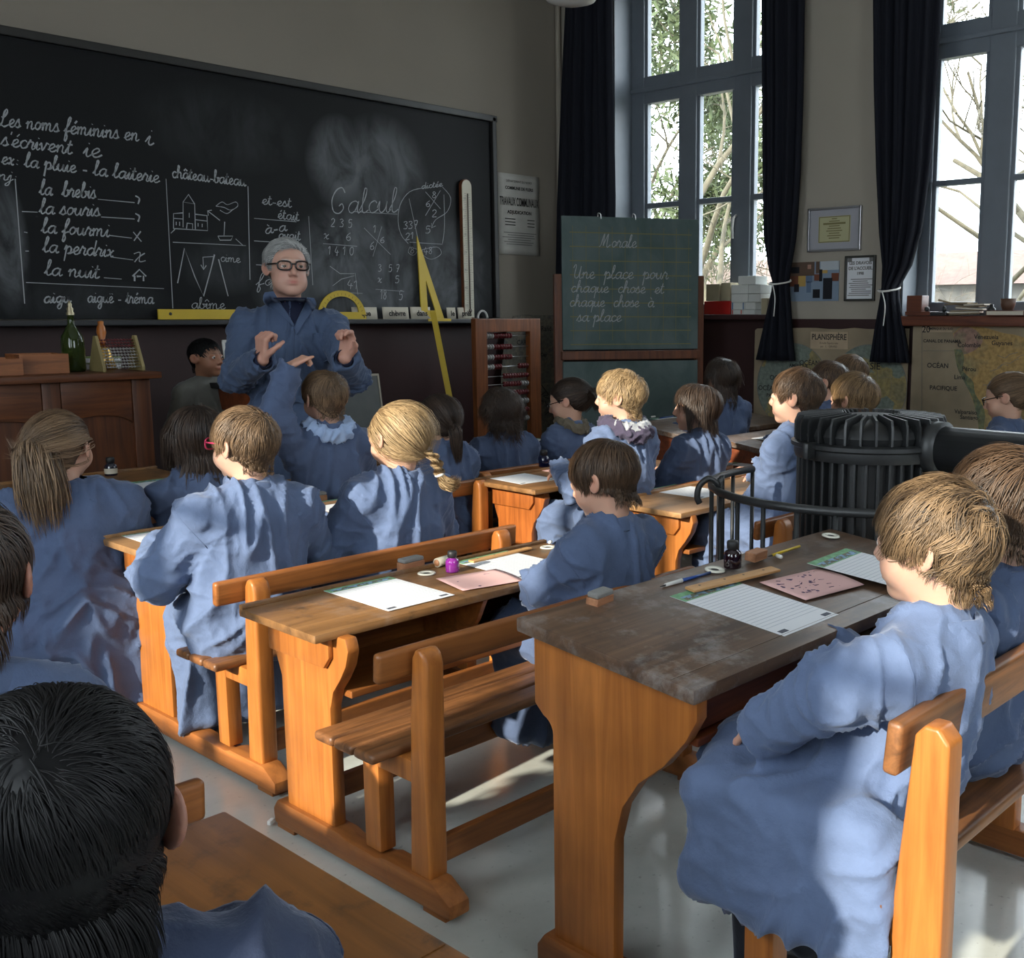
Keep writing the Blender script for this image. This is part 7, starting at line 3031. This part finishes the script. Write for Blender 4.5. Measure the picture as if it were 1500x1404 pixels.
obj('handle', bm, plain('orange_varnish', (.42, .13, .02, 1), .3), t, smooth=True)
bm = nb()
lathe(bm, [(0, hb2 - .112), (.02, hb2 - .115), (.035, hb2 - .14), (.042, .06), (.062, .0), (.058, .0), (.03, .1), (0, .12)], 20)
obj('bell', bm, plain('brass', (.45, .28, .08, 1), .3, .9), t, smooth=True)
pk = atY(130, 535, YBU + .36)
for k, (c, lb_) in enumerate((((.22, .30, .10, 1), 'green-edged book lying flat behind the bottle, topmost of two'), ((.48, .46, .40, 1), 'pale book under the green-edged book behind the bottle'))):
    t = thing('book', lb_, 'book', (pk.x + .02, YBU + .38, zb + (.030 if k == 0 else 0)), math.radians(6 - 9 * k), 'books behind the bottle')
    bm = nb()
    box(bm, (0, 0, .015), (.22, .15, .028), .003)
    obj('cover', bm, plain('book_cover', c, .6), t)
    bm = nb()
    box(bm, (0, -.003, .015), (.212, .15, .020))
    obj('pages', bm, M_paper, t)

# ------------------------------------------------------------------ window sills
M_carton = plain('beige_carton', (.36, .31, .20, 1), .8, var=.08)
M_whitebox = plain('white_card', (.52, .53, .50, 1), .75, var=.05)
M_crate = plain('red_plastic', (.36, .012, .010, 1), .35)
xs_ = XW + .0
zsl = ZS_R + .0295


def px_box(name, label, cat, x0, y0, x1, y1, mat, depth=.14, group=None, stripe=None, z0=None):
    a, b_ = atX(x0, y1, xs_), atX(x1, y0, xs_)
    z = max(zsl, a.z) if z0 is None else z0
    w, h = a.y - b_.y, b_.z - z
    t = thing(name, label, cat, (xs_, (a.y + b_.y) / 2, z), 0, group)
    bm = nb()
    box(bm, (depth / 2, 0, h / 2), (depth, w - .002, h - .001), .003)
    obj('carton' if name != 'crate' else 'shell', bm, mat, t)
    if stripe:
        bm = nb()
        for s in (-1, 1):
            box(bm, (-.0008, s * (w / 2 - .012), h / 2), (.001, .008, h - .004))
        obj('edge_tape', bm, plain('edge_tape', stripe, .6), t)
    return t


zz = [atX(1090, y, xs_).z for y in (466, 454, 443, 430.5, 417, 404)]
zz[0] = zsl
px_box('crate', 'red plastic crate on the window sill beside the easel board', 'crate', 1031, 441, 1070, 466, M_crate, .20, z0=zsl)
zc_ = atX(1050, 441, xs_).z
px_box('cardboard_box', 'beige carton on the red crate, nearer the easel board', 'box', 1034, 416, 1054, 441, M_carton, .16, 'boxes on the red crate', z0=zc_)
px_box('cardboard_box', 'beige carton on the red crate, next to the white boxes', 'box', 1056, 414, 1070, 441, M_carton, .16, 'boxes on the red crate', z0=zc_)
g_ = 'white boxes stacked on the sill'
sp_ = [(1071, 1088, 0, 'white box with red taped edges at the bottom left of the white stack', (.40, .05, .03, 1)), (1088, 1106, 0, 'plain white box at the bottom right of the white stack', None),
       (1071, 1091, 1, 'white box with blue taped edges in the second row from the bottom', (.03, .10, .22, 1)), (1091, 1107, 1, 'white box right of the blue-taped box in the stack', None),
       (1071, 1096, 2, 'wide shaded white box in the middle row of the stack', None), (1096, 1114, 2, 'bright white box jutting right in the middle row of the stack', None),
       (1071, 1096, 3, 'grey-white box in the fourth row of the stack, left half', None), (1096, 1114, 3, 'cream box in the fourth row of the stack, right half', None),
       (1081, 1107, 4, 'white box on top of the stack by the window', None)]
for (x0, x1, r_, lb_, sc_) in sp_:
    ya = (466, 454, 443, 430.5, 417, 404)
    px_box('white_box', lb_, 'box', x0, ya[r_ + 1], x1, ya[r_], M_whitebox, .17 if r_ < 2 else .14, g_, sc_, z0=zz[r_])
px_box('cardboard_box', 'tall pale carton between the white stack and the tied curtain', 'box', 1114.5, 437, 1124, 466, M_carton, .12, None, z0=zsl)
# second window
zs2 = ZS_R + .0205
xs2 = XW - .12


def at2(x, y):
    return atX(x, y, xs2)


t = thing('brick_block', 'red-brown wooden block standing on end at the left of the second sill', 'block', (xs2, at2(1338, 460).y, zs2))
bm = nb()
box(bm, (.05, 0, .06), (.09, .10, .12), .004)
obj('upper_block', bm, M_sill, t)
bm = nb()
box(bm, (.05, -.03, .013), (.12, .16, .024), .003)
obj('lower_block', bm, M_sill, t)
t = thing('hand_plane', 'black iron tool lying on the second sill', 'tool', (xs2 + .02, at2(1367, 458).y, zs2))
bm = nb()
box(bm, (0, 0, .012), (.05, .17, .022), .006)
obj('sole', bm, M_iron, t)
bm = nb()
lathe(bm, [(0, .05), (.014, .045), (.016, .03), (.010, .02), (0, .02)], 12, (0, .05, .005))
lathe(bm, [(0, .055), (.010, .05), (.012, .03), (.008, .02), (0, .02)], 12, (0, -.06, .004))
obj('knob', bm, M_iron, t, smooth=True)
t = thing('paper_bundle', 'loose heap of old papers and thin sticks on the second sill', 'papers', (xs2 + .03, at2(1415, 458).y, zs2))
rr_ = random.Random(2)
for k in range(7):
    bm = nb()
    box(bm, (rr_.uniform(-.01, .03), rr_.uniform(-.06, .06), .008 + k * .011), (.09, .20 - k * .015, .008), .001, RZ(rr_.uniform(-.4, .4)) @ RX(rr_.uniform(-.06, .06)))
    obj('paper', bm, M_card if k % 2 else M_mappaper, t)
for k in range(5):
    bm = nb()
    y0 = rr_.uniform(-.16, .0)
    tube(bm, [(rr_.uniform(-.03, .03), y0, .05 + rr_.uniform(-.01, .03)), (rr_.uniform(-.03, .03), y0 + .20, .06 + rr_.uniform(-.02, .05))], .004, 6)
    obj('stick', bm, M_mappaper, t)
pq = at2(1474, 458)
t = thing('clay_cup', 'small brown cup on a flat book near the right end of the second sill', 'cup', (xs2 + .02, pq.y, zs2 + .031))
bm = nb()
lathe(bm, [(0, .0), (.030, .0), (.040, .03), (.045, .065), (.040, .065), (.034, .02), (0, .012)], 18)
obj('bowl', bm, plain('brown_clay', (.10, .05, .03, 1), .6), t, smooth=True)
t = thing('book', 'flat dark book under the brown cup on the second sill', 'book', (xs2 + .02, pq.y - .01, zs2))
bm = nb()
box(bm, (0, 0, .015), (.13, .22, .029), .003)
obj('cover', bm, M_sill, t)
bm = nb()
box(bm, (-.004, 0, .015), (.126, .21, .021))
obj('pages', bm, M_card, t)
pq = at2(1460, 450)
t = thing('ink_pot', 'tiny dark ink pot left of the brown cup on the second sill', 'ink bottle', (xs2, pq.y + .03, zs2))
bm = nb()
lathe(bm, [(0, 0), (.022, 0), (.024, .04), (.012, .05), (.012, .065), (0, .065)], 16)
obj('pot', bm, M_iron, t, smooth=True)
# ------------------------------------------------------------------ things on the pupils' desks
M_sheet = plain('exercise_sheet', (.70, .71, .74, 1), .7)
M_pink = plain('pink_blotting_paper', (.66, .40, .38, 1), .9)
M_greenband = plain('green_printed_band', (.17, .36, .19, 1), .7, var=.25, vscale=60)
M_bandart = map_mat('band_picture', (.22, .34, .50, 1), (.10, .16, .10, 1), (.20, .14, .10, 1), 60, .5)
M_rule_line = plain('ruled_line', (.42, .45, .52, 1), .8)
M_stampbox = plain('dark_stamp', (.07, .075, .10, 1), .7)
M_block = wood('block_pine', rgb((132, 84, 56)), rgb((196, 140, 100)), 'X', .6)
M_felt = plain('grey_felt', (.20, .195, .185, 1), .95, bump=.5)
M_porc = plain('porcelain', (.62, .60, .52, 1), .25)
M_chalkstick = plain('chalk_stick', (.72, .72, .69, 1), .9)
M_rulerwood = wood('ruler_wood', rgb((170, 122, 74)), rgb((214, 168, 112)), 'X', .5)


def slope_of(desk):
    return math.atan2(.045, .44) if desk == 'b' else .01


def lay(px, py, z, kind='a', yaw=0.0):
    """a frame lying on a desk top at the given pixel"""
    p = atZ(px, py, z)
    return (p.x, p.y, p.z + .0006), (slope_of(kind), 0, math.radians(yaw))


def lain(name, label, cat, px, py, z, kind, yaw, group):
    l, r = lay(px, py, z, kind, yaw)
    t = thing(name, label, cat, l, 0, group)
    t.rotation_euler = r
    return t


def sheet(px, py, z, label, kind='a', yaw=0, w=.21, h=.297, lines=True, dots=0):
    t = lain('exercise_sheet', label, 'paper', px, py, z, kind, yaw, 'exercise sheets on the desks')
    bm = nb()
    box(bm, (0, 0, .0005), (w, h, .0008))
    obj('paper', bm, M_sheet, t)
    bm = nb()
    box(bm, (0, h / 2 - .022, .0010), (w, .044, .0004))
    obj('header_band', bm, M_greenband, t)
    bm = nb()
    box(bm, (.0, h / 2 - .030, .0013), (w * .9, .020, .0004))
    obj('header_picture', bm, M_bandart, t)
    bm = nb()
    k = 0
    y = h / 2 - .058
    while y > -h / 2 + .035:
        box(bm, (0, y, .00105), (w * .96, .0010, .0003))
        y -= .0125
    obj('ruled_lines', bm, M_rule_line, t)
    bm = nb()
    for s in (-1, 1):
        box(bm, (s * (w / 2 - .022), -h / 2 + .018, .00105), (.026, .012, .0003))
    obj('stamp', bm, M_stampbox, t)
    return t


def blotter(px, py, z, label, kind='a', yaw=0, w=.20, h=.15, spots=12, seed=1):
    t = lain('blotting_paper', label, 'paper', px, py, z, kind, yaw, 'pink blotting papers')
    bm = nb()
    n_ = 10
    g = [[bm.verts.new((-w / 2 + w * i / n_, -h / 2 + h * j / 6, .0012 + .004 * (i / n_) ** 4 * math.sin(j * .5))) for i in range(n_ + 1)] for j in range(7)]
    for j in range(6):
        for i in range(n_):
            bm.faces.new((g[j][i], g[j][i + 1], g[j + 1][i + 1], g[j + 1][i]))
    o = obj('paper', bm, M_pink, t, smooth=True)
    o.modifiers.new('thick', 'SOLIDIFY').thickness = .0008
    bm = nb()
    rr = random.Random(seed)
    for k in range(spots):
        x, y = rr.uniform(-w * .45, w * .38), rr.uniform(-h * .42, h * .42)
        r = rr.choice((.0012, .002, .003, .0045))
        lathe(bm, [(r, .0018), (0, .0021)], 8, (x, y, 0))
        if k % 3 == 0:
            tube(bm, [(x, y, .0020), (x + rr.uniform(.006, .014), y + rr.uniform(-.006, .006), .0020)], .0007, 4)
    obj('ink_blots', bm, plain('violet_ink_blot', (.05, .025, .09, 1), .7), t)
    return t


def eraser(px, py, z, label, kind='a', yaw=0, l=.085, w=.040, h=.030, felt=True):
    t = lain('chalk_eraser', label, 'eraser', px, py, z, kind, yaw, 'wooden chalk erasers')
    bm = nb()
    box(bm, (0, 0, h * .42), (l, w, h * .84), .002)
    obj('block', bm, M_block, t)
    if felt:
        bm = nb()
        box(bm, (0, 0, h * .84 + .006), (l * .98, w * .96, .012), .005, seg=3)
        obj('felt', bm, M_felt, t)
    return t


def inkwell(px, py, z, label, kind='a', r=.024):
    t = lain('inkwell', label, 'inkwell', px, py, z, kind, 0, 'porcelain inkwells set in the desks')
    bm = nb()
    lathe(bm, [(r * .42, .0005), (r * .48, .003), (r * .9, .004), (r, .002), (r, 0), (r * .42, 0)], 28)
    obj('rim', bm, M_porc, t, smooth=True)
    bm = nb()
    lathe(bm, [(r * .46, .0012), (0, .0010)], 20)
    obj('ink', bm, M_ink, t)
    return t


M_inkglass = {}


def ink_bottle(px, py, z, label, kind='a', c=(.02, .008, .02, 1), s=1.0, label_c=None):
    t = lain('ink_bottle', label, 'ink bottle', px, py, z, kind, 0, 'ink bottles on the desks')
    t.rotation_euler = (0, 0, 0)
    m, nt, b = new_mat('ink_glass')
    b.inputs['Base Color'].default_value = c
    b.inputs['Roughness'].default_value = .05
    b.inputs['Coat Weight'].default_value = .6
    b.inputs['Transmission Weight'].default_value = .5 if c[0] > .05 else .0
    r = .021 * s
    bm = nb()
    lathe(bm, [(0, .0005), (r * .95, 0), (r, .003), (r, .032 * s), (r * .85, .039 * s), (r * .5, .043 * s), (r * .5, .048 * s), (0, .048 * s)], 24)
    obj('glass', bm, m, t, smooth=True)
    bm = nb()
    lathe(bm, [(r * .55, .044 * s), (r * .66, .045 * s), (r * .68, .060 * s), (r * .6, .064 * s), (0, .064 * s)], 20)
    obj('stopper', bm, M_black, t, smooth=True)
    if label_c:
        bm = nb()
        lathe(bm, [(r * 1.015, .008 * s), (r * 1.015, .026 * s)], 24)
        obj('paper_label', bm, label_c, t)
    return t


def stick(name, label, cat, p0, p1, z, kind, parts, group=None):
    """pen or pencil lying between two pixels; parts (name, from, to, radius, material)"""
    a, b_ = atZ(*p0, z), atZ(*p1, z)
    if kind == 'b':
        # follow the slope of the tall desk top
        k = math.tan(slope_of('b'))
        m_ = (a.y + b_.y) / 2
        a.z += (a.y - m_) * k
        b_.z += (b_.y - m_) * k
    t = thing(name, label, cat, tuple(a), 0, group)
    d = b_ - a
    for (nm, f0, f1, r0, r1, m) in parts:
        bm = nb()
        u = Vector((0, 0, max(x[3] for x in parts) + .0006))
        tube(bm, [d * f0 + u, d * (f0 * .5 + f1 * .5) + u, d * f1 + u], [r0, (r0 + r1) / 2, r1], 10)
        obj(nm, bm, m, t, smooth=True)
    return t


def chalk_bit(px, py, z, label, kind='a', yaw=30, l=.018):
    t = lain('chalk', label, 'chalk', px, py, z, kind, yaw, 'bits of white chalk')
    bm = nb()
    tube(bm, [(-l / 2, 0, .0055), (l / 2, 0, .0055)], .005, 10)
    obj('stub', bm, M_chalkstick, t, smooth=True)
    return t


def flat_ruler(p0, p1, z, label, kind='a', w=.030, up=.0):
    a, b_ = atZ(*p0, z), atZ(*p1, z)
    d = b_ - a
    t = thing('wooden_ruler', label, 'ruler', ((a.x + b_.x) / 2, (a.y + b_.y) / 2, z + .0012 + up), 0, 'wooden rulers')
    t.rotation_euler = (slope_of(kind), 0, math.atan2(d.y, d.x))
    bm = nb()
    box(bm, (0, 0, .004), (d.length, w, .006), .0015)
    obj('blade', bm, M_rulerwood, t)
    bm = nb()
    for k in (-.38, -.1, .12, .36):
        lathe(bm, [(.0032, .0071), (0, .0073)], 8, (d.length * k, .004, 0))
    obj('holes', bm, M_black, t)
    return t


Z3 = .718          # middle of the sloping top of the near right desk
sheet(1104, 888, Z3 - .004, 'lined exercise sheet nearest on the dark-topped desk in front of the tousled boy', 'b', 0, .205, .292)
sheet(1292, 836, Z3 + .004, 'lined exercise sheet at the far end of the dark-topped desk', 'b', 4, .205, .292)
blotter(1190, 856, Z3 + .001, 'pink blotting paper spotted with violet ink between the two sheets', 'b', -8, .205, .135, 42, 3)
flat_ruler((1010, 869), (1136, 838), Z3 + .011, 'wooden ruler with holes laid across the nearest exercise sheet', 'b', .030, .002)
stick('pen', 'blue pen with white grip lying beside the nearest sheet', 'pen', (967, 863), (1040, 842), .733, 'b', [('nib', 0, .12, .0008, .0022, M_iron), ('grip', .10, .42, .0042, .0050, M_white), ('barrel', .40, 1, .0042, .0032, plain('blue_plastic', (.012, .05, .22, 1), .3))])
eraser(878, 888, .728, 'wooden chalk eraser with grey felt on the near corner of the dark-topped desk', 'b', 8, .058, .030, .026)
inkwell(1047, 836, .737, 'white porcelain inkwell rim beside the dark ink bottle', 'b')
inkwell(1217, 786, .739, 'white porcelain inkwell rim at the far end of the dark-topped desk', 'b')
ink_bottle(1073, 832, .738, 'dark red-black ink bottle on the dark-topped desk', 'b', (.010, .003, .006, 1), 1.0)
eraser(1107, 820, .739, 'bare wooden block beside the dark ink bottle', 'b', 6, .060, .030, .026, False)
stick('pencil', 'yellow pencil lying behind the chalk stub on the dark-topped desk', 'pencil', (1125, 818), (1171, 803), .737, 'b', [('point', 0, .14, .0008, .003, M_ink), ('barrel', .12, 1, .0036, .0036, M_yellow)])
chalk_bit(1141, 819, .735, 'chalk stub in front of the yellow pencil', 'b', 70)
Z2 = .5915
sheet(568, 869, Z2, 'exercise sheet at the empty left seat of the scarred desk', 'a', 0)
sheet(752, 827, Z2, 'exercise sheet half under the sleeve of the boy looking down', 'a', 0)
blotter(703, 850, Z2, 'pink blotting paper between the two sheets of the scarred desk', 'a', -12, .19, .16, 3, 6)
eraser(602, 835, Z2, 'felt-topped wooden eraser at the middle of the scarred desk', 'a', 4, .075, .035, .030)
inkwell(625, 841, Z2, 'white inkwell rim in front of the felt-topped eraser', 'a', .026)
inkwell(803, 803, Z2, 'white inkwell rim by the elbow of the boy looking down', 'a', .026)
ink_bottle(663, 838, Z2, 'purple ink bottle on the scarred desk', 'a', (.30, .03, .34, 1), .95)
t = stick('paper_roll', 'pale roll of tape lying beside the purple ink bottle', 'roll', (640, 832), (656, 827), Z2, 'a', [('roll', 0, 1, .014, .014, M_cream), ('core', -.03, .0, .010, .010, M_block)])
flat_ruler((690, 826), (776, 806), Z2, 'wooden ruler on the second sheet of the scarred desk', 'a', .024, .001)
chalk_bit(806, 797, Z2, 'chalk stub next to the inkwell by the dark-haired boy', 'a', 20, .015)
Z1 = .6185
sheet(250, 786, Z1, 'exercise sheet in front of the boy in pink glasses', 'a', 0)
eraser(212, 768, Z1, 'felt-topped eraser at the left end of the golden desk', 'a', 6, .085, .04, .032)
eraser(267, 775, Z1, 'felt-topped eraser lying on the sheet of the boy in pink glasses', 'a', 6, .08, .038, .030)
sheet(506, 742, Z1, 'exercise sheet in front of the plaited girl', 'a', 0)
eraser(462, 735, Z1, 'stacked wooden eraser between the two seats of the golden desk', 'a', -10, .08, .04, .028)
Z5 = .599
sheet(762, 701, Z5, 'exercise sheet on the desk of the blond boy', 'a', -4, .21, .28)
blotter(822, 689, Z5, 'pink blotting paper beside the elbow of the blond boy', 'a', 0, .16, .13, 5, 9)
ink_bottle(797, 684, Z5, 'dark blue ink bottle on the desk of the blond boy', 'a', (.006, .008, .03, 1), 1.25)
Z6 = .5915
sheet(1008, 720, Z6, 'sunlit exercise sheet left of the stove fender', 'a', 2)
flat_ruler((1002, 712), (1078, 694), Z6, 'wooden ruler above the sunlit sheet', 'a', .022, .001)
blotter(1088, 694, Z6, 'pink blotting paper on the sunlit desk', 'a', 0, .18, .12, 2, 12)
eraser(1006, 698, Z6, 'wooden eraser in front of the bobbed girl', 'a', 10, .06, .045, .035)
inkwell(1024, 700, Z6, 'white inkwell rim on the sunlit desk', 'a', .025)
ink_bottle(1050, 691, Z6, 'dark ink bottle on the sunlit desk', 'a', (.012, .004, .012, 1), .95)
eraser(1064, 689, Z6, 'pale-topped wooden eraser beside the ink bottle of the sunlit desk', 'a', 4, .06, .04, .026)
sheet(1110, 681, Z6, 'exercise sheet before the boy beside the stove', 'a', 0, .21, .26)
Z0 = .6585
sheet(224, 712, Z0, 'exercise sheet in front of the girl with the dark bob', 'a', 0, .21, .28)
sheet(18, 726, Z0, 'exercise sheet at the left edge in front of the long-haired girl', 'a', 0, .21, .28)
ink_bottle(163, 697, Z0, 'ink bottle with pale paper label before the long-haired girl', 'a', (.008, .008, .02, 1), 1.2, M_card)
chalk_bit(36, 712, Z0, 'chalk stub at the top of the leftmost sheet', 'a', 10, .03)
sheet(783, 648, .5915, 'exercise sheet beside the curly-haired child', 'a', -14, .21, .28)
sheet(412, 690, .5915, 'exercise sheet left of the boy raising his arm', 'a', 0, .21, .28)
sheet(985, 614, .69, 'exercise sheet seen past the fringe of the bobbed girl', 'a', 0, .2, .2)
stick('pen', 'blue pen on the distant desk under the easel board', 'pen', (966, 614), (986, 611), .70, 'a', [('barrel', 0, 1, .004, .004, plain('blue_pen', (.012, .06, .25, 1), .3)), ('tip', -.1, 0, .001, .003, M_iron)])
chalk_bit(957, 612, .705, 'chalk stub on the distant desk under the easel board', 'a', 0, .035)
sheet(1123, 641, .70, 'exercise sheet on the desk left of the stove, behind the boy in profile', 'a', 0, .2, .2)
bm = nb()
p = atZ(397, 1204, .012)
box(bm, p, (.022, .012, .012), .003, RZ(.5))
tag(obj('chalk_crumb', bm, M_chalkstick), 'crumb of chalk fallen on the floor by the scarred desk runner', 'chalk')
